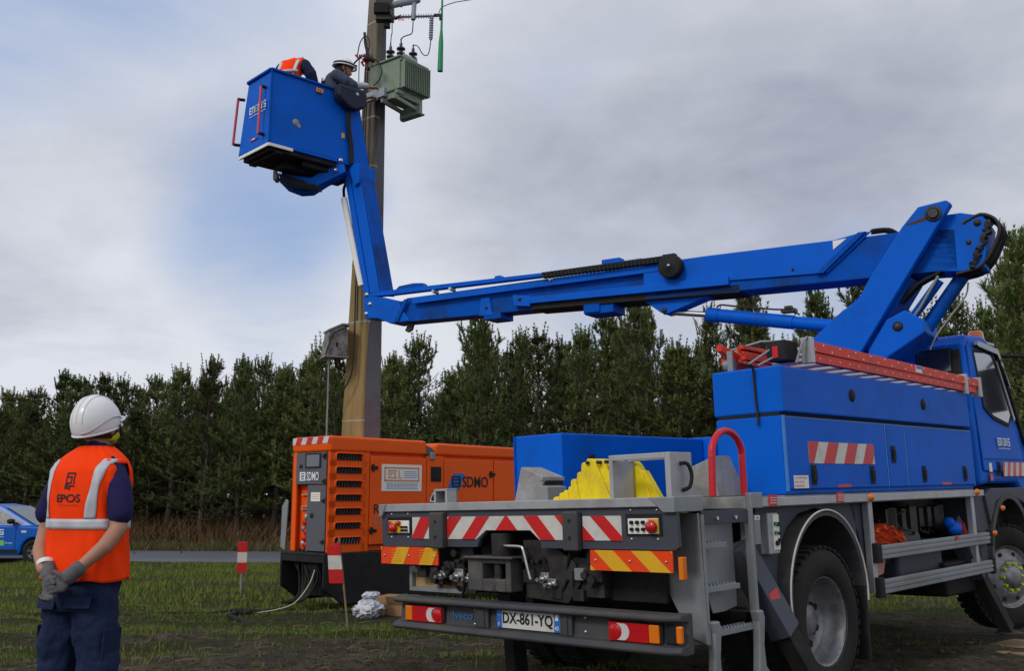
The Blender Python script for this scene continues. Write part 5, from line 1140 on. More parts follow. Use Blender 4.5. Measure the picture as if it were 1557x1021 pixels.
# louvre end of the long side: frame pieces around seven slots
zs = [(1.84, 1.755), (1.67, 1.59), (1.50, 1.42), (1.33, 1.25), (1.16, 1.08), (.985, .905), (.805, .725)]
d = M(); edges = [1.86]+[z for q in zs for z in q]+[.62]
for i in range(0, len(edges), 2): d.box(.0, .57, -.0, .03, edges[i+1], edges[i])
d.box(.0, .10, -.0, .03, .62, 1.86); d.box(.505, .62, -.0, .03, .62, 1.86); d.build('louvre_panel', ORG, gen, .004)
for i, (z1_, z0_) in enumerate(zs):
    d = M(); d.box(.085, .525, .035, .05, z0_-.01, z1_+.01); d.build('louvre_slot', ORGD, gen)
    d = M()
    for k in range(9): d.obox((.12+k*.045, .030, (z0_+z1_)/2), Vector((.003, .0, 0)), Vector((0, .008, 0)), Vector((.012, 0, (z1_-z0_)/2)))
    d.build('louvre_mesh', GREYP if i < 6 else GALV, gen)
    d = M(); rr2 = (z1_-z0_)/2; cz = (z0_+z1_)/2
    ring = [(.49+.03*math.cos(R(a)), cz+rr2*math.sin(R(a))) for a in range(-90, 91, 20)]+[(.115+.03*math.cos(R(a)), cz+rr2*math.sin(R(a))) for a in range(90, 271, 20)]
    outer = [(x_+(.018 if x_ > .3 else -.018), cz+(z_-cz)*1.22) for x_, z_ in ring]; n_ = len(ring)
    d.add([gs(*q, .0) for q in outer]+[gs(*q, .012) for q in ring]+[gs(*q, -.03) for q in ring], [(i_, (i_+1) % n_, n_+(i_+1) % n_, n_+i_) for i_ in range(n_)]+[(n_+i_, n_+(i_+1) % n_, 2*n_+(i_+1) % n_, 2*n_+i_) for i_ in range(n_)]); d.build('slot_lip', ORG, gen)
# doors
for (x0_, x1_) in ((.635, 1.60), (1.93, 2.90), (2.92, 3.7)):
    d = M(); d.box(x0_, x1_, -.004, .058, .70, 1.815); d.build('door', ORG, gen, .008)
d = M(); d.box(1.612, 1.918, -.002, .058, .64, 1.85); d.build('centre_post', ORG, gen, .005)
for z in (1.615, 1.24):
    d = M(); d.box(1.68, 1.87, -.010, .01, z-.11, z+.09); d.box(1.70, 1.85, -.014, -.010, z-.09, z+.07); d.build('door_handle', BLACK, gen, .01)
for (x, z) in ((.68, 1.67), (.675, .875), (2.86, 1.62), (2.86, .9)):
    d = M(); d.box(x-.045, x+.07, -.022, -.004, z-.02, z+.02); d.box(x-.03, x+.005, -.028, -.004, z-.045, z+.045); d.build('hinge', BLACK, gen, .004)
d = M(); d.box(.82, 1.51, -.008, -.004, 1.375, 1.72); stk = d.build('notice_sheet', PAPER, gen)
d = M()
for (a0, a1, b0, b1) in ((.86, 1.465, 1.665, 1.685), (.86, 1.465, 1.50, 1.52), (.86, .88, 1.50, 1.685), (1.445, 1.465, 1.50, 1.685)): d.box(a0, a1, -.010, -.008, b0, b1)
for (a0, a1, b0, b1) in ((.93, 1.08, 1.63, 1.645), (.93, .945, 1.54, 1.645), (.93, 1.08, 1.54, 1.553), (.965, 1.05, 1.60, 1.612), (.965, .98, 1.57, 1.612), (1.035, 1.05, 1.553, 1.612), (1.105, 1.12, 1.54, 1.645), (1.12, 1.17, 1.54, 1.553)): d.box(a0, a1, -.010, -.008, b0, b1)
d.build('sheet_logo', STO, stk)
d = M(); rr_ = random.Random(2)
for k in range(4):
    x = 1.20
    while x < 1.42: w_ = rr_.uniform(.015, .04); d.box(x, min(1.43, x+w_), -.010, -.008, 1.625-k*.026, 1.633-k*.026); x += w_+.008
for k in range(5):
    x = .90
    while x < 1.43: w_ = rr_.uniform(.02, .06); d.box(x, min(1.44, x+w_), -.010, -.008, 1.475-k*.018, 1.481-k*.018); x += w_+.012
d.build('printed_line', PLB, stk)
# maker's lettering: emblem box with three bars + letters, on blue flash
gX, gZ = Vector((1, 0, 0)), Vector((0, 0, 1))
d = M(); d.prism([(1.98, 1.39), (2.10, 1.62), (2.33, 1.62), (2.22, 1.39)], gs, .004, .007); d.build('blue_flash', PLB, gen)
def sdmo(x, y, z, ax, m_, w, h, off):
    o = Vector((x, y, z)); mm = M(); n_ = Vector(ax).cross(gZ)
    for (a0, a1, b0, b1) in ((0, .22, 0, 1), (.22, .85, .86, 1), (.22, .85, 0, .14), (.80, 1, .0, 1), (.28, .78, .60, .74), (.28, .78, .28, .42)):
        c = o+Vector(ax)*((a0+a1)/2*h*1.1)+gZ*((b0+b1)/2*h)+n_*off; mm.obox(c, Vector(ax)*(a1-a0)/2*h*1.1, gZ*(b1-b0)/2*h, n_*.001)
    mm.build('emblem', m_, gen); text('SDMO', 'lettering', m_, gen, o+Vector(ax)*h*1.35+n_*(off), ax, gZ, w-h*1.35, h, .001, .015)
sdmo(2.07, 0, 1.43, (1, 0, 0), LETK, .72, .155, .009)
sdmo(0, .60, 1.50, (0, -1, 0), LETW, .40, .11, .022)
text('Rental', 'lettering', LETK, gen, (.70, -.006, 1.085), gX, gZ, .42, .12, .001, .012); text('COMPACT', 'lettering', mat('grey_lettering', (.25, .22, .2), .6), gen, (.70, -.006, .93), gX, gZ, .62, .12, .001, .012)
# control end
d = M(); d.box(-.0, .03, .70, Wg, .62, 1.86); d.box(-.0, .03, .0, .055, .62, 1.86); d.box(0, .10, .76, .80, .62, 1.86); d.build('corner_post', ORG, gen, .012)
d = M(); rg = [(.785, 1.955), (.0, 1.965), (.0, 2.045), (.785, 2.045)]; d.prism(rg, ge, .013, .016, 0)
stripes(d, rg, -.06, .225, .115, -.045, 1.95, 2.05, ge, .016, .019, 1); d.build('striped_label', [WHITE, RED], roof)
d = M(); d.box(-.012, .01, .062, .70, 1.455, 1.925-.07); d.box(-.012, .01, .062, .44, .635, 1.445); d.box(.09, .10, .44, .70, .62, 1.455); cp_ = d.build('control_door', GREYP, gen, .006)
d = M(); d.box(-.018, -.012, .17, .50, 1.655, 1.845, 0); d.box(-.021, -.018, .20, .47, 1.675, 1.825, 1); d.build('control_window', [BLACK, GLASS], cp_, .01)
d = M(); d.box(-.02, -.012, .56, .62, 1.66, 1.705); d.build('lock', BLACK, cp_, .006)
for z in (1.80, 1.50, 1.26, .76, 1.82):
    d = M(); d.box(-.026, -.012, .065, .10, z-.035, z+.02); d.box(-.03, -.012, .10, .135, z-.02, z+.0); d.build('hinge', BLACK, cp_, .004)
d = M(); d.box(-.015, -.012, .17, .36, 1.245, 1.355, 0); d.box(-.0165, -.015, .19, .34, 1.30, 1.306, 1); d.box(-.0165, -.015, .19, .34, 1.275, 1.281, 1); d.box(-.0165, -.015, .19, .34, 1.325, 1.331, 1); d.build('door_label', [PAPER, STO], cp_)
d = M(); d.lathe([(0, .012), (.03, .01), (.033, 0)], (-.012, .33, 1.07), (-1, 0, 0), 12); d.build('lock', BLACK, cp_)
d = M()
for k, z in enumerate((1.32, 1.17, 1.14)): d.box(.05, .09, .50, .66, z, z+.012)
d.build('busbar', GALVL, cp_)
for k, (z, m_) in enumerate(((1.05, GALVL), (.98, RED), (.90, GALV), (.86, RED), (.78, RED), (.72, GALVL), (.70, RED))):
    d = M(); d.lathe([(0, .04), (.03, .04), (.036, .02), (.04, 0)], (.085, .58+.03*((k % 3)-1), z), (-1, 0, 0), 12); d.build('power_socket', m_, cp_)
d = M(); d.box(.085, .09, .45, .70, .64, 1.44); d.build('recess_back', ORG, gen)
# skid tank
d = M(); sk = [(.93, .605), (.93, .20), (.62, .0), (.58, .0), (.58, .06), (.80, .22), (.84, .56), (.0, .56), (-.04, .605)]
d.prism([(-.09, .605), (-.09, .20), (.20, .0), (Lg-.2, .0), (Lg+.1, .2), (Lg+.1, .605)], (lambda a, b_, dd: (a, dd, b_)), -.05, -.02)
d.prism([(-.09, .605), (-.09, .20), (.20, .0), (Lg-.2, .0), (Lg+.1, .2), (Lg+.1, .605)], (lambda a, b_, dd: (a, dd, b_)), Wg+.04, Wg+.07)
d.box(-.09, Lg+.1, -.05, Wg+.07, .58, .62); d.box(.25, Lg, .0, Wg, .06, .58); d.box(-.085, -.06, -.04, Wg+.06, .50, .60); d.build('skid', BLACK, gen, .012)
d = M(); rr_ = random.Random(4)
for k in range(14):
    y = rr_.uniform(.12, .65); d.tube([(.05, y, .66), (-.02, y+rr_.uniform(-.05, .05), .52), (-.02+rr_.uniform(0, .05), y+rr_.uniform(-.08, .08), .28), (-.08, y*.4+.25, .06), (-.25-.1*rr_.random(), .35+.1*rr_.random(), .03)], rr_.uniform(.012, .02), 6)
d.build('power_cable', BLACK, gen)
fl_ = M(); fl_.prism([(.94, .62), (.90, 1.24), (.95, 1.27), (1.03, 1.18), (1.04, .66)], (lambda a, b_, dd: (dd, a, b_)), .02, .04)
props(fl_.build('open_flap', GALV, gen, .004))

# ================================================================== POLE
po = empty('utility_pole', (-2.15, 13.85, -.15), label='tall weathered brown pole with pale bands, carrying the transformer', cat='utility pole')
def pole_mat(name, base, stain, da):
    return mat(name, base, .85, var=.35, vs=1.6, dirt=stain, da=da, ds=1.5, bump=.6, bs_=9, spec=.15, stretch=(5, 5, .55), fleck=((.03, .024, .018), 2.6, .8))
# measured edges: left, middle, right x at two heights
def pw(z):
    t = (z-2.06)/(8.70-2.06); return (-2.395+t*.235, -2.10+t*.10, -1.855-t*.04)
H_ = 10.2; zsl = [-.3, .9, 2.35, 3.75, 4.6, 5.35, 6.05, 6.8, 7.55, 8.3, 9.2, 10.2]
m = M()
for i in range(len(zsl)-1):
    a, b_ = zsl[i], zsl[i+1]
    def ring(z, s=1.):
        l, mdl, r_ = pw(z); c = (l+r_)/2; ww = (r_-l)
        return [(c-ww/2*s+2.15, .02, z+.15), (mdl+2.15, -.14*s, z+.15), (mdl+2.15+.02, -.14*s, z+.15), (c+ww/2*s+2.15, .0, z+.15), (c+2.15+.08, .24, z+.15), (c-.1+2.15, .24, z+.15)]
    seg = M(); A, B = ring(a+.006), ring(b_-.006); seg.add(A+B, [(k, (k+1) % 6, 6+(k+1) % 6, 6+k) for k in range(6)]+[tuple(range(6)), tuple(range(6, 12))])
    z_ = (a+b_)/2
    st_m = pole_mat('weathered_tan_low', (.34, .245, .10), (.17, .125, .07), .6) if z_ < 4.3 else (POLEM if i > 4 else pole_mat('weathered_mid', (.27, .215, .125), (.10, .080, .055), .7))
    if i == 3: POLEM = pole_mat('weathered_grey', (.23, .20, .15), (.075, .062, .05), .75)
    seg.build('pole_section', st_m, po, .004)
    if i: 
        jn = M(); A = ring(a-.012, 1.02); B = ring(a+.012, 1.02); jn.add(A+B, [(k, (k+1) % 6, 6+(k+1) % 6, 6+k) for k in range(6)]); jn.build('joint_band', mat('pale_joint', (.34, .32, .26), .8, var=.3, vs=12), po)
d = M(); d.prism([(-.02, 0), (.0, 0), (.0, 1), (-.02, 1)], (lambda a, b_, dd: (a, dd, b_)), 0, .01)
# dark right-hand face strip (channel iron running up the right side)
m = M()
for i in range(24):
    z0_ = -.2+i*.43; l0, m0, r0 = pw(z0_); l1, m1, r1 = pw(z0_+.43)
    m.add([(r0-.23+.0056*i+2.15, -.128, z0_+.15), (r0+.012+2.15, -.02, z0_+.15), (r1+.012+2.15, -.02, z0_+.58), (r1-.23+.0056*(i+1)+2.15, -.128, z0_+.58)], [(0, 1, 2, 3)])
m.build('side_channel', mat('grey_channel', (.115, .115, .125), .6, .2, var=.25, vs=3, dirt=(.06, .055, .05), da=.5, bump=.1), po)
d = M(); 
for z in (5.0, 6.3): d.box(.0, .02, -.16, -.15, z, z+.06)
d.build('step_hole', BLACK, po)
cab_path = [(.0, -.16, 8.0), (-.02, -.17, 6.2), (-.06, -.17, 4.6), (-.06, -.19, 3.9), (-.06, -.19, 3.5), (-.10, -.19, 3.1), (-.30, -.10, 2.75), (-.32, -.05, 2.4), (-.24, -.16, 1.9), (-.15, -.18, 1.2), (-.1, -.2, .3)]
d = M(); d.tube(cab_path, .011, 6); d.tube([(x+.03, y, z) for x, y, z in cab_path[:4]], .011, 6); d.build('down_cable', WIRE, po)
# grey box on the left of the pole
gbx = empty('pole_box', (-2.47, 13.66, 3.22), R(25), label='small weathered grey fuse box fixed on the left side of the pole', cat='fuse box')
d = M(); d.prism([(-.17, 0), (.14, .02), (.14, .40), (.05, .46), (-.13, .38)], (lambda a, b_, dd: (a, dd, b_)), -.13, .13); bo_ = d.build('housing', mat('weathered_box', (.28, .275, .26), .7, var=.25, vs=7, dirt=(.06, .058, .05), da=.75, ds=7, bump=.2), gbx, .012)
d = M(); d.box(-.185, .15, -.15, .15, -.012, .01); d.prism([(-.15, .375), (.05, .475), (.16, .475), (.16, .45), (.05, .45), (-.15, .35)], (lambda a, b_, dd: (a, dd, b_)), -.145, .145); d.build('lid', GALV, gbx, .005)
d = M(); d.box(-.03, .0, -.136, -.13, .14, .20); d.build('keyhole', BLACK, gbx)
d = M(); d.tube([(-.18, -.15, .01), (-.12, -.155, .2), (-.06, -.15, .33), (.14, -.15, .43)], .009, 6); d.tube([(.0, 0, .0), (.02, 0, -.12), (.08, 0, -.14), (.12, 0, -.05)], .02, 7); d.tube([(.06, .04, .0), (.08, .02, -.10), (.13, 0, -.08)], .018, 7); d.build('cable_tail', BLACK, gbx)
d = M(); d.tube([(-.09, 0, .0), (-.09, 0, -1.3), (-.02, -.02, -3.45)], .012, 8); d.tube([(-.09, 0, -.0), (-.09, 0, -.09)], .022, 8); d.build('conduit_pipe', GALV, gbx)

# ================================================================== TRANSFORMER
tf = empty('pole_transformer', (-1.595, 13.2, 6.6), math.atan2(.79, .62), label='pale green finned transformer hanging on the pole beside the basket', cat='transformer')
# local: x along ribbed right face, y towards the left
z_ = lambda w_: w_-6.6
d = M(); d.box(.02, .56, .02, .40, z_(7.03), z_(7.50)); tk_ = d.build('tank', GREENT, tf, .01)
d = M(); d.box(-.01, .60, -.005, .42, z_(7.495), z_(7.52)); d.build('lid', GREENT, tf, .004)
for k in range(15):
    x = .045+k*.0372
    d = M(); d.box(x, x+.012, -.06, .03, z_(7.04), z_(7.47)); d.build('cooling_fin', GREENT, tf, .002)
d = M(); d.box(.02, .56, -.01, .025, z_(7.45), z_(7.49)); d.build('fin_header', GREENT, tf, .003)
d = M(); d.box(.0, .30, -.062, -.058, z_(7.475), z_(7.525)); d.build('rating_plate', GALVL, tf)
for k in range(6):
    y = .42+k*.045
    d = M(); d.box(.05, .5, y-.012, y+.012, z_(7.10), z_(7.52)); d.build('cooling_fin', GREENT, tf, .002)
d = M(); d.box(.05, .5, .40, .66, z_(7.12), z_(7.50)); d.build('rear_tank', GREENT, tf)
d = M(); d.box(.06, .5, .30, .75, z_(7.52), z_(7.545)); d.build('mounting_plate', DARK, tf, .003)
d = M(); d.box(-.02, .05, .28, .66, z_(6.97), z_(7.10)); d.build('terminal_box', mat('pale_blue_grey', (.30, .34, .38), .5), tf, .005)
d = M(); d.box(-.02, .12, .02, .07, z_(6.95), z_(7.0)); d.box(.05, .52, .04, .36, z_(6.93), z_(7.03)); d.build('base_frame', GREENT, tf, .005)
d = M(); d.prism([(-.02, .31), (.02, .31), (.07, .09), (.03, .09)], (lambda a, b_, dd: (a, dd, b_)), 0, .001)
d = M()
for y in (.30, .05): d.obox((.22, y, z_(6.86)), Vector((.27, 0, -.03)), Vector((0, .02, 0)), Vector((0, 0, .028)))
d.box(.40, .46, -.02, .38, z_(6.76), z_(6.90)); d.box(.43, .50, -.03, .40, z_(6.75), z_(6.775)); d.build('support_beam', GREENT, tf, .004)
d = M(); d.prism([(.28, 1), (.40, 1)], (lambda a, b_, dd: (a, dd, b_)), 0, .001) if False else None
for k, (x, y) in enumerate(((.05, .24), (.07, .05), (.30, .03))):
    d = M(); d.lathe([(.03, 0), (.03, .02), (.058, .03), (.06, .045), (.028, .06), (.026, .075), (.062, .085), (.064, .10), (.026, .115), (.022, .15), (.022, .16), (.0, .16)], (x, y, z_(7.52)), (0, 0, 1.), 18); d.v = [(a, b_, z_(7.52)+(c_-z_(7.52))*1.3) for a, b_, c_ in d.v]; ins = d.build('bushing', PORC, tf)
    d = M(); d.cyl((x, y, z_(7.70)), (x, y, z_(7.79)), .010, n=8); d.build('terminal_stud', OILY, ins)
# red clamps and black leads beside it
d = M(); rr_ = random.Random(8); cx0 = Vector((-2.08, 13.28, 7.50))
for k in range(9):
    a = cx0+Vector((rr_.uniform(-.12, .06), rr_.uniform(-.04, .04), rr_.uniform(-.06, .07))); d.tube([a, a+Vector((rr_.uniform(-.09, .09), 0, rr_.uniform(-.07, .07)))], .016, 6)
lead = d.build('lead_clamps', REDP, label='cluster of red clamps on the black leads between pole and transformer', cat='cable clamps')
d = M()
loop = [(-2.06, 13.15, 7.46), (-1.90, 13.12, 7.38), (-1.83, 13.10, 7.22), (-1.88, 13.10, 7.07), (-2.0, 13.12, 6.98), (-2.14, 13.14, 6.98), (-2.26, 13.16, 7.02)]
d.tube(loop, .009, 6)
d.tube([(-2.10, 13.16, 7.48), (-2.22, 13.16, 7.38), (-2.30, 13.16, 7.22), (-2.30, 13.16, 7.08), (-2.24, 13.16, 6.98), (-2.16, 13.16, 6.96)], .009, 6)
d.tube([(-2.12, 13.16, 7.5), (-2.27, 13.16, 7.32), (-2.31, 13.16, 7.15), (-2.25, 13.16, 7.02)], .009, 6)
d.tube([(-2.17, 13.2, 7.5), (-2.17, 13.2, 7.2), (-2.16, 13.2, 6.6), (-2.15, 13.2, 6.2)], .007, 6)
d.tube([(-2.20, 13.2, 7.5), (-2.18, 13.3, 7.75), (-2.12, 13.4, 7.9), (-2.06, 13.4, 7.8), (-2.08, 13.3, 7.5)], .008, 6)
d.tube([(-2.12, 13.3, 7.9), (-2.10, 13.3, 7.7), (-2.04, 13.25, 7.52), (-1.96, 13.2, 7.44)], .02, 8); d.tube([(-2.10, 13.2, 7.46), (-1.95, 13.2, 7.42)], .03, 8)
d.build('leads', WIRE, label='loops of black cable hanging between the basket and the transformer', cat='cable')
# switchgear arm above
sw = empty('switchgear_arm', (-1.85, 13.4, 8.15), label='grey insulator arm with fuses fixed at the top of the pole', cat='switchgear')
q = lambda x, y, z: (x+1.85, y-13.4, z-8.15)
d = M(); d.tube([q(-1.80, 13.45, 8.38), q(-1.71, 13.35, 8.16), q(-1.66, 13.3, 8.13), q(-1.60, 13.3, 8.15)], .026, 8); d.box(-.03, .06, .1, .2, -.05, .6); d.box(-.14, .12, .02, .15, .02, .34); d.build('bracket', OILY, sw, .006)
d = M(); d.tube([q(-1.66, 13.3, 8.14), q(-1.08, 13.3, 8.155)], .016, 8); d.build('core_rod', GREYP, sw)
for k in range(13):
    x = -1.60+k*.036
    d = M(); d.lathe([(.014, -.006), (.036, -.004), (.034, .004), (.014, .008)], q(x, 13.3, 8.145+.001*k), (1, 0, .02), 14); d.build('insulator_disc', GREYI, sw)
d = M(); d.box(.72, .84, -.12, -.08, .0, .035); d.box(.80, .84, -.13, -.07, -.05, .03); d.cyl((.70, -.1, -.08), (.70, -.1, -.02), .012, n=8); d.build('end_fitting', OILY, sw, .003)
d = M(); d.cyl(q(-1.399, 13.3, 8.6), q(-1.425, 13.3, 8.10), .034, n=14); d.build('fuse_tube', GREYI, sw)
d = M()
for k in range(9): d.lathe([(.022, -.008), (.032, -.006), (.03, .006), (.022, .009)], q(-1.159-.001*k, 13.3, 8.12-k*.037), (0, 0, 1), 12)
d.cyl(q(-1.159, 13.3, 8.15), q(-1.166, 13.3, 7.79), .021, n=12); d.build('surge_arrester', GREYI, sw)
d = M(); d.lathe([(.0, 0), (.05, 0), (.05, .1), (.06, .1), (.06, .12), (.05, .13), (.055, .35), (.04, .4)], q(-1.72, 13.3, 8.33), (1, 0, .22), 16); d.build('upper_insulator', GREYI, sw)
d = M(); d.box(-.16, .06, -.03, .06, .1, .26); d.build('clamp_block', DARK, sw, .01)
d = M()
d.tube([q(-1.73, 13.3, 8.12), q(-1.725, 13.3, 7.9), q(-1.74, 13.36, 7.90), q(-1.754, 13.39, 7.79)], .007, 6)
d.tube([q(-1.425, 13.3, 8.1), q(-1.43, 13.3, 7.95), q(-1.45, 13.3, 7.88), q(-1.55, 13.28, 7.83), q(-1.60, 13.28, 7.78)], .008, 6)
d.tube([q(-1.435, 13.455, 7.78), q(-1.38, 13.4, 7.75), q(-1.33, 13.3, 7.66), q(-1.28, 13.3, 7.57), q(-1.22, 13.3, 7.55), q(-1.185, 13.3, 7.62), q(-1.166, 13.3, 7.79)], .007, 6)
d.tube([q(-1.06, 13.3, 8.19), q(-1.03, 13.3, 8.27), q(-.98, 13.3, 8.31), q(-.85, 13.3, 8.36), q(-.65, 13.3, 8.40), q(.5, 13.6, 8.75)], .006, 6)
d.build('jumper_wire', WIRE, sw)
d = M()
for k in range(5): d.tube([q(-1.64+.02*k, 13.25, 8.10), q(-1.63+.02*k, 13.25, 8.06)], .005, 5)
d.build('red_tag', REDP, sw)
d = M(); d.tube([(-1.006, 13.3, 9.2), (-1.009, 13.3, 8.4), (-1.015, 13.3, 7.95)], [.014, .015, .017], 10); d.tube([(-1.015, 13.3, 7.95), (-1.02, 13.3, 7.75), (-1.027, 13.3, 7.31)], [.017, .034, .040], 12); hr_ = d.build('insulating_rod', GRN, label='green fibreglass rod hanging beside the switchgear arm', cat='rod')

# ================================================================== MARKERS, BAG, BOX, CABLES
def marker(x, y, z, h, lean, fw, fh, fz, rz, left, **p):
    e = empty('marker_post', (x, y, z), rz, **p); d = M(); d.tube([(0, 0, -.1), (lean, 0, h)], .011 if fw < .14 else .018, 8); d.build('stake', GALV if fw > .14 else WOOD, e)
    fx = lambda zz: lean*zz/h; s0 = -fw if left else -fw/2
    for k in range(3):
        z0_ = fz+fh*k/3; z1_ = fz+fh*(k+1)/3; d = M()
        d.prism([(fx(z0_)+s0+(-.02 if left else 0)*(2-k)*.4, z0_), (fx(z0_)+s0+fw, z0_), (fx(z1_)+s0+fw, z1_), (fx(z1_)+s0+(-.02 if left else 0)*(1-k)*.4, z1_-(.0 if k < 2 or not left else .05))], (lambda a, b_, dd: (a, dd, b_)), -.022, -.012)
        d.build('board_band', [RED, WHITE, RED][k], e, .002)
marker(-4.17, 15.61, -.19, .80, .0, .145, .47, .33, R(10), False, label='small upright red and white marker board standing alone on the grass', cat='marker post')
marker(-1.665, 10.45, -.05, .93, -.13, .135, .42, .47, R(0), True, label='leaning grey stake with red and white board in front of the generator', cat='marker post')
bg_ = empty('plastic_bag', (-1.66, 11.6, -.08), label='crumpled clear plastic bag of rubbish lying beside the cardboard box', cat='plastic bag')
d = M(); rr_ = random.Random(6); nu, nv = 26, 16; vs = []
for j in range(nv+1):
    t = j/nv; r0_ = .16*math.sin(math.pi*min(1, t*1.05+.12))**.7 if t < .75 else .05+.05*math.sin(t*9)**2
    for i in range(nu):
        a = 2*math.pi*i/nu; k_ = 1+.35*noise.noise(Vector((math.cos(a)*2.2, math.sin(a)*2.2, t*6)))+.25*noise.noise(Vector((math.cos(a)*7, math.sin(a)*7, t*15))); vs.append((math.cos(a)*r0_*k_+.06*t*t, math.sin(a)*r0_*k_, t*.31))
d.add(vs, [(j*nu+i, j*nu+(i+1) % nu, (j+1)*nu+(i+1) % nu, (j+1)*nu+i) for j in range(nv) for i in range(nu)]+[tuple(range(nv*nu, nv*nu+nu))], 0, False)
d.build('film', mat('plastic_film', (.45, .47, .54), .18, var=.5, vs=22, dirt=(.75, .76, .8), da=.5, ds=20, coat=.6, bump=.4, bs_=40), bg_)
d = M(); d.box(-.05, .08, -.16, -.14, .08, .16); d.build('paper_scrap', PAPER, bg_, .004)
cbx_ = empty('cardboard_box', (-1.40, 11.95, -.09), R(-20), label='open brown cardboard box lying behind the left end of the truck bumper', cat='cardboard box')
d = M(); d.box(-.16, .26, -.14, .20, 0, .24); d.build('carton', CARD, cbx_, .004); d = M(); d.obox((-.10, -.17, .12), Vector((.08, .02, 0)), Vector((0, .003, 0)), Vector((0, .02, .115))); d.obox((.12, -.17, .20), Vector((.12, 0, 0)), Vector((0, .003, 0)), Vector((0, .03, -.05))); d.build('flap', CARD, cbx_)
def lay(pts, r, name, m_, n=6, **p):
    out = []
    for i in range(len(pts)-1):
        for k in range(6):
            t = k/6; x = pts[i][0]*(1-t)+pts[i+1][0]*t; y = pts[i][1]*(1-t)+pts[i+1][1]*t; out.append((x+.03*noise.noise(Vector((x*3, y*3, 1))), y+.05*noise.noise(Vector((x*2, y*2, 5))), gz(y)+bumpz(x, y)+r*.9))
    d = M(); d.tube(out, r, n); return d.build(name, m_, **p)
lay([(-2.7, 12.6), (-2.95, 12.3), (-3.2, 11.6), (-2.9, 11.35), (-2.2, 11.4), (-1.7, 11.5), (-1.2, 11.6), (.5, 11.8)], .028, 'power_lead', BLACK, label='thick black cable curling on the grass left of the generator', cat='cable')
lay([(-2.75, 12.6), (-2.9, 12.35), (-2.7, 12.15), (-2.3, 12.0), (-1.9, 11.9), (-1.2, 12.0)], .022, 'power_lead', BLACK, label='second black cable lying closest to the generator skid', cat='cable')
lay([(-2.8, 12.5), (-2.95, 12.2), (-2.85, 12.0), (-2.98, 12.15), (-2.7, 12.45)], .022, 'power_lead', BLACK, label='short tangle of black cable at the left foot of the generator', cat='cable')
lay([(-8.5, 12.3), (-6, 12.0), (-4.8, 11.8), (-3.6, 12.2), (-2.9, 12.4)], .02, 'power_lead', BLACK, label='long dark cable stretched across the grass behind the standing worker', cat='cable')
d = M(); d.tube([(-2.40, 12.3, .42), (-2.43, 12.2, .28), (-2.52, 12.1, .12), (-2.62, 12.05, .03), (-2.80, 12.0, -.02), (-3.0, 12.0, -.05)], .007, 6); d.build('pale_cord', mat('cord', (.5, .45, .3), .7), label='thin pale cord running from under the generator down to the grass', cat='cord')

# ================================================================== CAR
car = empty('parked_car', (-12.78, 26.9, -.45), R(-4), label='blue small car parked left beside the road, partly hidden by the worker', cat='car')
# car points towards +x; front wheel at x=0, near side y=0
CARB = mat('car_blue', (.003, .10, .46), .35, var=.06, coat=.15)
def sect(y, k): return lambda a, b_, dd: (a, dd, b_)
lower = [(-3.25, .35), (-3.30, .75), (-3.15, 1.0), (-2.2, 1.02), (-.35, .98), (.25, .95), (.72, .78), (.80, .55), (.78, .28), (.36, .22)]+[(.36*math.cos(R(a)), .31+.36*math.sin(R(a))) for a in range(0, 181, 20)]+[(-.40, .20), (-2.15, .20)]+[(-2.52+.36*math.cos(R(a)), .31+.36*math.sin(R(a))) for a in range(0, 181, 20)]+[(-3.0, .22)]
d = M(); d.prism(lower, sect(0, 0), 0, 1.70); cbod = d.build('body', CARB, car, .05, seg=3)
d = M()
gh = [(-3.05, 1.0), (-2.80, 1.42), (-2.3, 1.53), (-1.45, 1.56), (-1.05, 1.50), (-.45, 1.20), (.02, .96)]
n_ = len(gh); v0_ = [(x, .02+max(0, z-.98)*.38, z) for x, z in gh]; v1_ = [(x, 1.68-max(0, z-.98)*.38, z) for x, z in gh]
d.add(v0_+v1_, [tuple(range(n_)), tuple(range(2*n_-1, n_-1, -1))]+[(i, (i+1) % n_, n_+(i+1) % n_, n_+i) for i in range(n_)]); d.build('cabin', CARB, car, .03, seg=3)
cg = lambda a, b_, dd: (a, .02+max(0, b_-.98)*.38-dd, b_)
d = M(); d.prism([(-1.55, 1.03), (-1.55, 1.46), (-1.20, 1.44), (-.75, 1.24), (-.68, 1.03)], cg, .002, .006); d.prism([(-.64, 1.03), (-.69, 1.21), (-.40, 1.07), (-.36, 1.03)], cg, .002, .006); d.prism([(-2.5, 1.03), (-2.6, 1.40), (-1.63, 1.46), (-1.63, 1.03)], cg, .002, .006); d.build('side_window', mat('car_glass', (.05, .06, .06), .25, spec=.2), car)
d = M(); d.add([(-1.00, .25, 1.485), (-1.00, 1.45, 1.485), (-.02, 1.60, .985), (-.02, .10, .985)], [(0, 1, 2, 3)]); d.v = [(x+.014, y, z+.012) for x, y, z in d.v]; d.build('windscreen', mat('screen_glass', (.12, .14, .15), .2, spec=.4), car)
d = M(); d.ell((-.62, -.09, 1.10), (.11, .09, .07), 12, 8); d.build('door_mirror', BLACK, car)
d = M(); d.box(-1.60, -1.585, -.003, .0, .35, .98); d.box(-.52, -.505, -.003, .0, .35, .98); d.box(-2.1, -.44, -.012, .0, .26, .36); d.build('sill_trim', BLACK, car)
d = M(); d.box(-.36, -.22, -.006, .0, .80, .86); d.build('side_repeater', WHL, car)
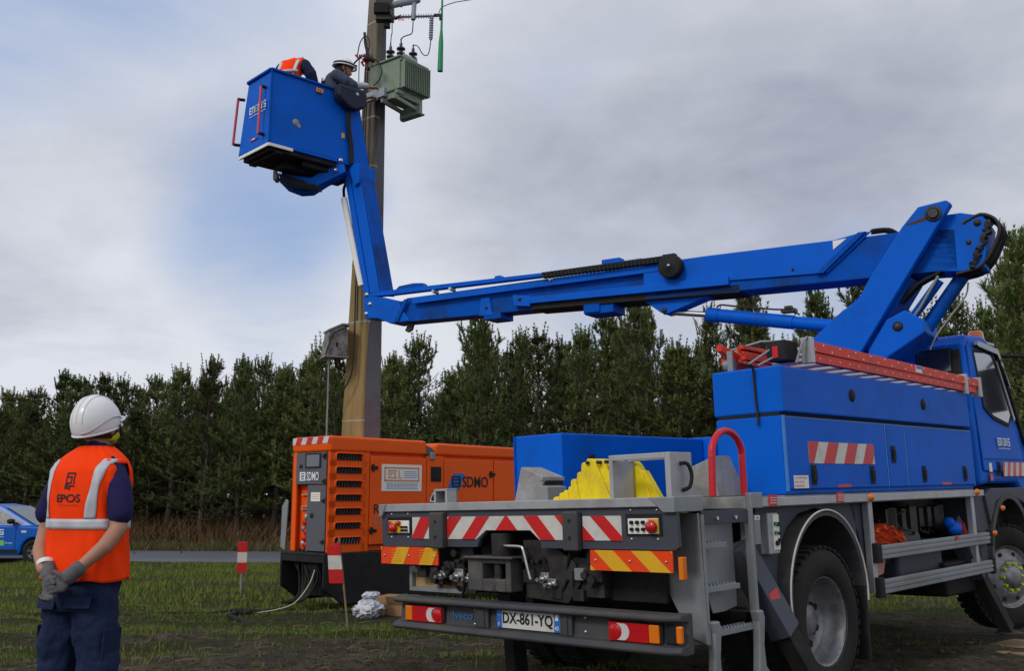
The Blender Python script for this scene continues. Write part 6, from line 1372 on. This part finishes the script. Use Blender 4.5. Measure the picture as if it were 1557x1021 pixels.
for cx in (0, -2.52):
    d = M(); d.lathe([(.19, 0), (.21, .02), (.29, .02), (.31, .0), (.31, -.18), (.19, -.18)], (cx, .03, .31), (0, -1, 0), 32); w_ = d.build('wheel', TYRE, car)
    d = M(); d.lathe([(.19, 0), (.18, -.03), (.0, -.01)], (cx, .03, .31), (0, -1, 0), 28); d.build('rim', RIM, w_)
    d = M()
    for k in range(6):
        a = k*math.pi/3+.3; d.cyl((cx+.125*math.cos(a), .06, .31+.125*math.sin(a)), (cx+.125*math.cos(a), .015, .31+.125*math.sin(a)), .042, n=10)
    d.build('vent_hole', BLACK, w_)
    d = M(); d.lathe([(0, .0), (.36, .0)], (cx, .10, .31), (0, -1, 0), 28); d.build('wheel_well', BLACK, car)
enedis(car, (-1.80, -.004, .74), (1, 0, 0), Vector((0, 0, 1)), .98, .15)
d = M(); d.box(-.98, -.82, -.004, -.001, .46, .60); d.build('green_square', LETG, car)
text('100% electrique', 'lettering', LETW, car, (-.79, -.003, .50), (1, 0, 0), (0, 0, 1), .20, .05, .001, .01)
# ================================================================== PEOPLE
def remesh(o, vox, sm=4, disp=None):
    for q in SIBS.get(o.name, [])[1:]: remesh(q, vox, sm, disp) if q.name != o.name else None
    r = o.modifiers.new('union', 'REMESH'); r.mode = 'VOXEL'; r.voxel_size = vox; r.use_smooth_shade = True
    s = o.modifiers.new('smooth', 'SMOOTH'); s.iterations = sm; s.factor = .6
    if disp:
        t = bpy.data.textures.new('wrinkle', 'CLOUDS'); t.noise_scale = disp[1]; t.noise_depth = 3
        dm = o.modifiers.new('wrinkles', 'DISPLACE'); dm.texture = t; dm.strength = disp[0]; dm.mid_level = .5; dm.texture_coords = 'LOCAL'
    return o
def limb(m, pts, rs, n=12):
    m.tube(pts, rs, n)
    for p, r in zip(pts, rs): m.ell(p, (r, r, r), n, 8)
def finger(m, base, d0, d1, L_, r):       # two bends
    b = Vector(base); d0 = Vector(d0).normalized(); d1 = Vector(d1).normalized(); d2 = (d0*.2+d1*.9).normalized(); dm_ = (d0+d1*.6).normalized()
    p = [b, b+d0*L_*.42, b+d0*L_*.42+dm_*L_*.32, b+d0*L_*.42+dm_*L_*.32+d1*L_*.28]
    limb(m, p, [r, r*.97, r*.92, r*.8], 8)
def loft_ring(c, a, b, rz=0., n=32, p=2.5):
    out = []
    for k in range(n):
        t = 2*math.pi*k/n; cx, sy = math.cos(t), math.sin(t); x = a*abs(cx)**(2/p)*(1 if cx > 0 else -1); y = b*abs(sy)**(2/p)*(1 if sy > 0 else -1)
        out.append((c[0]+x*math.cos(rz)-y*math.sin(rz), c[1]+x*math.sin(rz)+y*math.cos(rz), c[2]))
    return out

# ---- standing worker, seen from behind. local: +y = the way he faces
W1 = empty('person', (-2.24, 5.30, 0), R(-22), label='worker standing with gloved hands clasped behind his back, orange vest, white helmet', cat='person')
bd = M()
limb(bd, [(0, .02, 1.46), (0, .035, 1.58)], [.058, .055]); bd.ell((0, .055, 1.675), (.078, .098, .115), 20, 14)
bd.ell((0, .155, 1.66), (.016, .02, .02)); bd.ell((.078, .05, 1.66), (.014, .022, .032)); bd.ell((-.078, .05, 1.66), (.014, .022, .032)); bd.ell((0, .13, 1.605), (.035, .03, .025))
bd.ell((0, .0, 1.25), (.17, .11, .27), 20, 12)
limb(bd, [(.16, 0, 1.41), (.255, -.045, 1.14)], [.05, .044]); limb(bd, [(.255, -.045, 1.14), (.24, -.12, 1.05), (.155, -.205, .94)], [.043, .041, .028])
limb(bd, [(-.16, 0, 1.41), (-.255, -.03, 1.12)], [.05, .044]); limb(bd, [(-.255, -.03, 1.12), (-.20, -.11, 1.02), (-.075, -.205, .935)], [.042, .040, .028])
remesh(bd.build('body', SKIN, W1), .008, 3)
hr = M(); hr.ell((0, .045, 1.67), (.086, .10, .115), 20, 12, v0=.15, v1=.68); hr.build('hair', HAIR, W1)
# t-shirt: yoke and sleeves
ts = M(); limb(ts, [(-.13, 0, 1.445), (.13, 0, 1.445)], [.078, .078]); ts.ell((0, .0, 1.2), (.188, .12, .30), 20, 12)
for s_ in (1, -1): limb(ts, [(s_*.155, 0, 1.408), (s_*.208, -.012, 1.335), (s_*.250, -.035, 1.215)], [.074, .070, .064])
limb(ts, [(0, .01, 1.5), (0, .03, 1.555)], [.07, .064])
remesh(ts.build('tshirt', NAVYT, W1), .009, 5, (.012, .07))
# trousers with seat, legs, pocket flaps
tr = M(); tr.add(sum([loft_ring((0, 0, z), a, b_) for z, a, b_ in ((.72, .18, .135), (.80, .195, .145), (.88, .195, .14), (.98, .18, .125))], []), [(j*32+i, j*32+(i+1) % 32, (j+1)*32+(i+1) % 32, (j+1)*32+i) for j in range(3) for i in range(32)]+[tuple(range(32)), tuple(range(96, 128))])
for s_ in (1, -1): limb(tr, [(s_*.095, 0, .80), (s_*.112, -.01, .62), (s_*.132, .0, .46), (s_*.14, -.015, .28), (s_*.145, -.02, .08)], [.114, .112, .102, .094, .086], 16)
tro = remesh(tr.build('trousers', NAVY, W1), .010, 4, (.045, .10))
pk_ = M()
for (x, z, w_) in ((.105, .80, .072), (-.105, .79, .072)):
    pts = []
    for i in range(9):
        u_ = -1+2*i/8; pts.append((x+u_*w_, -.148+.018*abs((x+u_*w_)/.19)**3*2, z))
    for i in range(8):
        a, b_ = pts[i], pts[i+1]; pk_.add([a, b_, (b_[0], b_[1]-.012, b_[2]-.055), (a[0], a[1]-.012, a[2]-.055), (a[0], a[1]+.02, a[2]), (b_[0], b_[1]+.02, b_[2]), (b_[0], b_[1]+.02, b_[2]-.055), (a[0], a[1]+.02, a[2]-.055)], [(0, 1, 2, 3), (2, 3, 7, 6), (0, 1, 5, 4)])
pk_.build('pocket_flap', NAVY, W1)
for s_ in (1, -1):
    d = M(); d.obox((s_*.215, -.01, .56), Vector((.006, .0, .0)), Vector((0, .060, 0)), Vector((s_*.006, 0, .08))); d.v = [(x+s_*.004, y, z) for x, y, z in d.v]; d.build('thigh_pocket', NAVY, W1, .005)
bt = M()
for s_ in (1, -1): limb(bt, [(s_*.13, -.04, .06), (s_*.14, .10, .045), (s_*.145, .17, .035)], [.05, .048, .038])
remesh(bt.build('boots', BLACK, W1), .01, 3)
# vest: closed surface with shoulders
VZ = [.872, .92, 1.0, 1.1, 1.2, 1.3, 1.38, 1.44, 1.49, 1.53, 1.565]
VA = [.222, .220, .214, .206, .208, .214, .220, .218, .188, .135, .078]
VB = [.165, .162, .155, .148, .146, .146, .140, .126, .106, .085, .070]
def vs_(t, z, off=0.):
    a = float(np.interp(z, VZ, VA))+off; b_ = float(np.interp(z, VZ, VB))+off; c, s_ = math.cos(t), math.sin(t); p = 2.6
    fold = .006*math.sin(t*7+z*9)*sst((1.15-z)*4)+.004*math.sin(t*13+z*23)+.008*noise.noise(Vector((math.cos(t)*2.5, math.sin(t)*2.5, z*7)))
    a += fold; b_ += fold
    return Vector((a*abs(c)**(2/p)*(1 if c > 0 else -1), .005+b_*abs(s_)**(2/p)*(1 if s_ > 0 else -1)+max(0, z-1.44)*.22, z+.006*math.sin(t*5)*(1 if z < .9 else 0)))
nu = 96; zl = list(np.linspace(.872, 1.565, 46)); vm = M()
def arm_open(t, z):        # armholes
    return (abs(math.cos(t)) > .80) and 1.20 < z < 1.475
vm.add([vs_(2*math.pi*i/nu, z) for z in zl for i in range(nu)], [(j*nu+i, j*nu+(i+1) % nu, (j+1)*nu+(i+1) % nu, (j+1)*nu+i) for j in range(len(zl)-1) for i in range(nu) if not (abs(math.cos(2*math.pi*(i+.5)/nu)) > .965 and 1.24 < zl[j] < 1.46)], 0, True)
vo = vm.build('safety_vest', HIVIS, W1); sl_ = vo.modifiers.new('cloth', 'SOLIDIFY'); sl_.thickness = .004; sl_.offset = 1
def patch(f, nu_, nv_, name, m_, par):
    mm = M(); mm.add([f(i/nu_, j/nv_) for j in range(nv_+1) for i in range(nu_+1)], [(j*(nu_+1)+i, j*(nu_+1)+i+1, (j+1)*(nu_+1)+i+1, (j+1)*(nu_+1)+i) for j in range(nv_) for i in range(nu_)], 0, True)
    o = mm.build(name, m_, par); s = o.modifiers.new('thick', 'SOLIDIFY'); s.thickness = .002; s.offset = 1; return o
patch(lambda u, v: vs_(2*math.pi*u, 1.135+.052*v, .0065), 96, 3, 'waist_tape', TAPE, vo)
# shoulder tapes on the back (back is t around -90 deg)
def tfor(x, z):        # angle on the back for a given local x
    lo_, hi_ = -math.pi/2, (0 if x > 0 else -math.pi)
    for _ in range(24):
        md = (lo_+hi_)/2; q_ = vs_(md, z).x
        if abs(q_) < abs(x): lo_ = md
        else: hi_ = md
    return (lo_+hi_)/2
for s_ in (1, -1):
    def f(u, v, s_=s_):
        z = 1.187+(1.496-1.187)*v; x = (.128+.036*v+(u-.5)*.046) if s_ > 0 else -(.150+.012*sst(v)+(u-.5)*.040)
        return vs_(tfor(x, z), z, .0068)
    patch(f, 4, 20, 'shoulder_tape', TAPE, vo)
# lettering mapped onto the back
def wrap_text(body, name, m_, cx, zb, w, h, par, bold=.0):
    o = text(body, name, m_, par, (0, 0, 0), (1, 0, 0), (0, 1, 0), w, h, 0, bold)
    for v in o.data.vertices:
        x, z = v.co.x-w/2+cx, zb+v.co.y; q_ = vs_(tfor(x if abs(x) > 1e-4 else 1e-4, z), z, .0075); v.co = q_
    return o
wrap_text('EPOS', 'lettering', LETK, .0, 1.272, .158, .042, vo, .018)
wrap_text('T E C H N O L O G I E S', 'lettering', LETK, .0, 1.253, .135, .008, vo)
d = M()
def bar(x0, x1, z0, z1):
    n_ = 3; v_ = [vs_(tfor(x0+(x1-x0)*i/n_-.0 or 1e-4, z), z, .0078) for z in (z0, z1) for i in range(n_+1)]; d.add(v_, [(i, i+1, n_+2+i, n_+1+i) for i in range(n_)])
for (x0, x1, z0, z1) in ((-.030, -.022, 1.34, 1.425), (-.030, .030, 1.418, 1.426), (.022, .030, 1.365, 1.426), (-.018, .012, 1.398, 1.406), (.005, .012, 1.372, 1.406), (-.018, .012, 1.368, 1.375), (-.018, -.011, 1.34, 1.375), (-.005, .030, 1.352, 1.360), (-.005, .003, 1.335, 1.36)): bar(x0, x1, z0, z1)
d.build('emblem', LETK, vo)
# gloves, clasped
gl = M()
limb(gl, [(.095, -.215, .945), (.055, -.235, .905)], [.040, .040]); gl.ell((.025, -.250, .875), (.045, .022, .048), 14, 10)
for k in range(4): finger(gl, (.005-.0*k, -.262+.004*k, .905-.022*k), (-1, -.25, -.25), (-.3, .9, -.3), .085-.006*abs(k-1), .0125)
finger(gl, (.05, -.262, .90), (-.5, -.4, .6), (-.9, .1, .2), .062, .0135)
gl.v = [(x+.068, y+.012, z) for x, y, z in gl.v]; remesh(gl.build('glove', GLOVE, W1), .0045, 2)
gl = M()
limb(gl, [(-.145, -.185, .95), (-.10, -.215, .905)], [.040, .038]); gl.ell((-.072, -.232, .865), (.042, .026, .048), 14, 10)
for k in range(4): finger(gl, (-.085+.020*k, -.245, .845-.004*k), (.2-.05*k, -.35, -1), (.3, -.9, .35), .078-.005*abs(k-1), .0125)
finger(gl, (-.045, -.25, .895), (.7, -.5, -.1), (.8, -.1, -.6), .06, .0135)
gl.v = [(x+.068, y+.012, z) for x, y, z in gl.v]; remesh(gl.build('glove', GLOVE, W1), .0045, 2)
d = M(); d.lathe([(.040, 0), (.043, .012), (.040, .024)], (-.082, -.180, .955), (-.5, .3, .8), 16); d.build('cuff_band', PAPER, W1)
# helmet
tilt = Matrix.Rotation(R(20), 3, 'X'); hc = Vector((-.022, .035, 1.690))
he = M(); he.ell(hc, (.119, .141, .156), 36, 18, 0, tilt, 0, .57)
hel = he.build('helmet', HELM, W1)
hs = hel.modifiers.new('shell', 'SOLIDIFY'); hs.thickness = .006
d = M(); prof_n = 13
vs2 = []
for j, (rr, dz) in enumerate(((1.0, -.024), (1.02, -.030), (1.02, -.036))):
    for i in range(36):
        a = 2*math.pi*i/36; k_ = 1+(rr-1)*1.0; q_ = Vector((math.cos(a)*.118*k_, math.sin(a)*.140*k_, dz-.004)); vs2.append(hc+tilt @ q_)
d.add(vs2, [(j*36+i, j*36+(i+1) % 36, (j+1)*36+(i+1) % 36, (j+1)*36+i) for j in range(2) for i in range(36)], 0, True)
pkv = []
for j in range(5):
    for i in range(13):
        a = R(25+130*i/12); e_ = j/4; q_ = Vector((math.cos(a)*(.118+.012*e_), math.sin(a)*(.139+.052*e_*math.sin(a)**2), .0+.012-.022*e_)); pkv.append(hc+tilt @ q_)
d.add(pkv, [(j*13+i, j*13+i+1, (j+1)*13+i+1, (j+1)*13+i) for j in range(4) for i in range(12)], 0, True)
rb = d.build('helmet_peak', HELM, hel); s = rb.modifiers.new('t', 'SOLIDIFY'); s.thickness = .005
d = M()
for xo in (-.035, 0, .035):
    d.tube([hc+tilt @ Vector((xo, .141*math.cos(R(a))*math.sqrt(1-(xo/.119)**2), .157*math.sin(R(a))*math.sqrt(1-(xo/.119)**2))) for a in range(30, 166, 9)], .0035, 6)
d.build('helmet_ridge', HELM, hel)
d = M(); d.tube([hc+tilt @ Vector((.122*math.cos(R(a)), .144*math.sin(R(a)), -.018+.05*max(0, math.cos(R(a)))**3)) for a in range(-80, 81, 10)], .003, 6); d.build('helmet_seam', mat('pale_grey_seam', (.45, .45, .46), .5), hel)
d = M(); d.ell((.052, .07, 1.628), (.026, .060, .034), 14, 9); d.ell((-.015, .09, 1.60), (.07, .05, .020), 12, 8); d.ell((-.078, .07, 1.620), (.024, .055, .030), 14, 9); remesh(d.build('chin_strap', HIYEL, W1), .006, 2)
d = M(); d.tube([(.10, .08, 1.685), (.102, .09, 1.65), (.09, .105, 1.625)], .006, 6); d.build('strap_clip', BLACK, W1)

# ---- two workers in the basket (basket space through KF)
def bperson(kx, ky, rz, **p):
    e = empty('person', **p); w_ = KF @ Vector((kx, ky, 5.712)); e.location = w_; e.rotation_euler = (0, 0, rz); return e
# P1: bent forward, back to us, orange vest (faces away-right)
P1 = bperson(.42, .36, R(-20), label='worker bending over in the basket with only orange vested back showing', cat='person')
bd = M(); limb(bd, [(0, .20, 1.30), (0, .27, 1.36)], [.055, .052]); bd.ell((0, .33, 1.37), (.078, .10, .105), 18, 12); bd.ell((0, .42, 1.33), (.015, .02, .018)); limb(bd, [(0, -.02, .95), (0, .06, 1.12), (0, .16, 1.26)], [.13, .14, .12])
for s_ in (1, -1):
    limb(bd, [(s_*.18, .16, 1.28), (s_*.26, .24, 1.04), (s_*.18, .44, .94)], [.055, .045, .032]); bd.ell((s_*.16, .50, .93), (.035, .05, .022))
    for k in range(4): finger(bd, (s_*(.135+.018*k), .53, .93), (0, 1, -.2), (0, .3, -1), .07, .009)
remesh(bd.build('body', SKIN, P1), .009, 3)
d = M()
for s_ in (1, -1): limb(d, [(s_*.09, -.02, .9), (s_*.10, .03, .48), (s_*.11, 0, .06)], [.11, .09, .08])
limb(d, [(-.08, -.02, .93), (.08, -.02, .93)], [.12, .12]); remesh(d.build('trousers', NAVY, P1), .014, 3, (.02, .09))
d = M()
for s_ in (1, -1): limb(d, [(s_*.11, -.02, .045), (s_*.12, .14, .04)], [.045, .042])
remesh(d.build('boots', BLACK, P1), .012, 2)
d = M(); limb(d, [(-.13, .14, 1.29), (.13, .14, 1.29)], [.085, .085])
for s_ in (1, -1): limb(d, [(s_*.17, .14, 1.29), (s_*.25, .17, 1.17), (s_*.27, .24, 1.03), (s_*.22, .36, .96)], [.085, .082, .068, .055])
remesh(d.build('jacket', NAVY, P1), .011, 4, (.018, .07))
d = M(); limb(d, [(0, -.03, .90), (0, .02, 1.08), (0, .10, 1.24), (0, .15, 1.34)], [.135, .15, .14, .085], 18); limb(d, [(-.115, .13, 1.30), (.115, .13, 1.30)], [.095, .095]); ve = remesh(d.build('safety_vest', HIVIS, P1), .010, 5, (.012, .08))
for s_ in (1,  -1):
    d = M(); pth = [(s_*.115, -.10, .98), (s_*.12, -.075, 1.08), (s_*.125, -.015, 1.20), (s_*.13, .05, 1.33), (s_*.125, .13, 1.402), (s_*.12, .22, 1.385)]
    for i in range(5):
        a, b_ = Vector(pth[i]), Vector(pth[i+1]); d.obox((a+b_)/2, (b_-a)/2*1.02, Vector((.024, 0, 0)), (b_-a).cross(Vector((1, 0, 0))).normalized()*.008)
    d.build('vest_tape', TAPE, ve)
d = M(); d.tube([(-.17, -.03, 1.14), (-.12, -.10, 1.12), (0, -.135, 1.11), (.12, -.10, 1.12), (.17, -.03, 1.14)], .02, 6); d.build('vest_tape', TAPE, ve)
d = M(); d.ell((0, .325, 1.395), (.086, .108, .09), 18, 10, v0=0, v1=.55); d.build('cap', mat('dark_cap', (.03, .028, .03), .8, bump=.3), P1)
# P2: at the right end, facing the pole
P2 = bperson(1.02, .24, R(-78), label='worker in the basket with white strapped helmet reaching towards the transformer', cat='person')
bd = M(); limb(bd, [(0, .10, 1.24), (0, .14, 1.32)], [.055, .052]); bd.ell((0, .17, 1.365), (.076, .095, .112), 18, 12); bd.ell((0, .272, 1.355), (.015, .022, .02)); bd.ell((0, .25, 1.30), (.032, .03, .025)); limb(bd, [(0, -.02, .90), (0, .03, 1.06), (0, .08, 1.2)], [.13, .14, .11])
for s_ in (1, -1):
    bd.ell((s_*.078, .16, 1.36), (.012, .02, .03)); bd.ell((s_*.03, .26, 1.375), (.014, .01, .009))
    limb(bd, [(s_*.17, .08, 1.18), (s_*.21, .28, 1.05), (s_*.12, .50, 1.06+.03*s_)], [.055, .045, .032]); bd.ell((s_*.10, .55, 1.06+.03*s_), (.035, .05, .022))
    for k in range(4): finger(bd, (s_*.10-.03+.018*k, .585, 1.065+.03*s_), (0, 1, -.1), (0, .2, -1), .07, .0095)
    finger(bd, (s_*.10-s_*.04, .55, 1.06+.03*s_), (-s_*.5, .6, .2), (0, 1, 0), .05, .010)
remesh(bd.build('body', SKIN, P2), .008, 3)
d = M()
for s_ in (1, -1): d.ell((s_*.03, .263, 1.375), (.008, .006, .006))
d.ell((0, .268, 1.318), (.022, .006, .005)); d.build('face_detail', HAIR, P2)
d = M(); d.ell((0, .145, 1.36), (.080, .085, .10), 16, 10, v0=.2, v1=.8); d.build('hair', HAIR, P2)
d = M()
for s_ in (1, -1): limb(d, [(s_*.09, -.02, .86), (s_*.10, .05, .46), (s_*.11, 0, .06)], [.11, .09, .08])
limb(d, [(-.08, -.02, .88), (.08, -.02, .88)], [.12, .12]); remesh(d.build('trousers', NAVY, P2), .014, 3, (.02, .09))
d = M()
for s_ in (1, -1): limb(d, [(s_*.11, -.02, .045), (s_*.12, .14, .04)], [.045, .042])
remesh(d.build('boots', BLACK, P2), .012, 2)
d = M(); limb(d, [(0, -.03, .86), (0, .02, 1.02), (0, .06, 1.16)], [.15, .165, .15], 18); limb(d, [(-.12, .07, 1.2), (.12, .07, 1.2)], [.095, .095])
for s_ in (1, -1): limb(d, [(s_*.165, .08, 1.19), (s_*.21, .20, 1.10), (s_*.205, .30, 1.055)], [.085, .075, .062])
limb(d, [(0, .09, 1.24), (0, .11, 1.285)], [.078, .07]); remesh(d.build('jacket', SLATEC, P2), .011, 4, (.016, .07))
d = M()
for s_ in (1, -1): limb(d, [(s_*.20, .28, 1.06), (s_*.14, .47, 1.06+.03*s_)], [.055, .042])
remesh(d.build('sleeve_guard', mat('pale_sleeve', (.45, .47, .50), .6, bump=.3), P2), .011, 2)
d = M(); d.box(-.20, -.185, .02, .12, 1.06, 1.12); d.box(-.12, .12, -.13, -.10, 1.12, 1.16); d.build('jacket_patch', TAPE, P2)
hc = Vector((0, .165, 1.40)); tl_ = Matrix.Rotation(R(-6), 3, 'X')
d = M(); d.ell(hc, (.118, .142, .125), 32, 14, 0, tl_, 0, .5); h2 = d.build('helmet', HELM, P2); s = h2.modifiers.new('t', 'SOLIDIFY'); s.thickness = .006
d = M(); d.lathe([(.108, 0), (.132, -.004), (.134, -.012), (.108, -.010)], (0, 0, 0), (0, 0, 1), 32); d.v = [tuple(hc+tl_ @ Vector((x, y*1.18+(.025 if y > .05 else 0), z))) for x, y, z in d.v]; d.build('helmet_brim', HELM, h2)
d = M(); d.lathe([(.121, .012), (.124, .014), (.124, .034), (.119, .036)], (0, 0, 0), (0, 0, 1), 32); d.v = [tuple(hc+tl_ @ Vector((x, y*1.19, z))) for x, y, z in d.v]; d.build('lamp_strap', BLACK, h2)
d = M(); d.box(-.025, .025, .30, .345, 1.395, 1.435); d.build('head_lamp', BLACK, h2, .008)
d = M()
for s_ in (1, -1): d.tube([(s_*.085, .18, 1.39), (s_*.078, .19, 1.33), (s_*.03, .21, 1.262), (0, .215, 1.255)], .006, 6)
d.build('chin_strap', BLACK, h2)

bpy.context.view_layer.update()
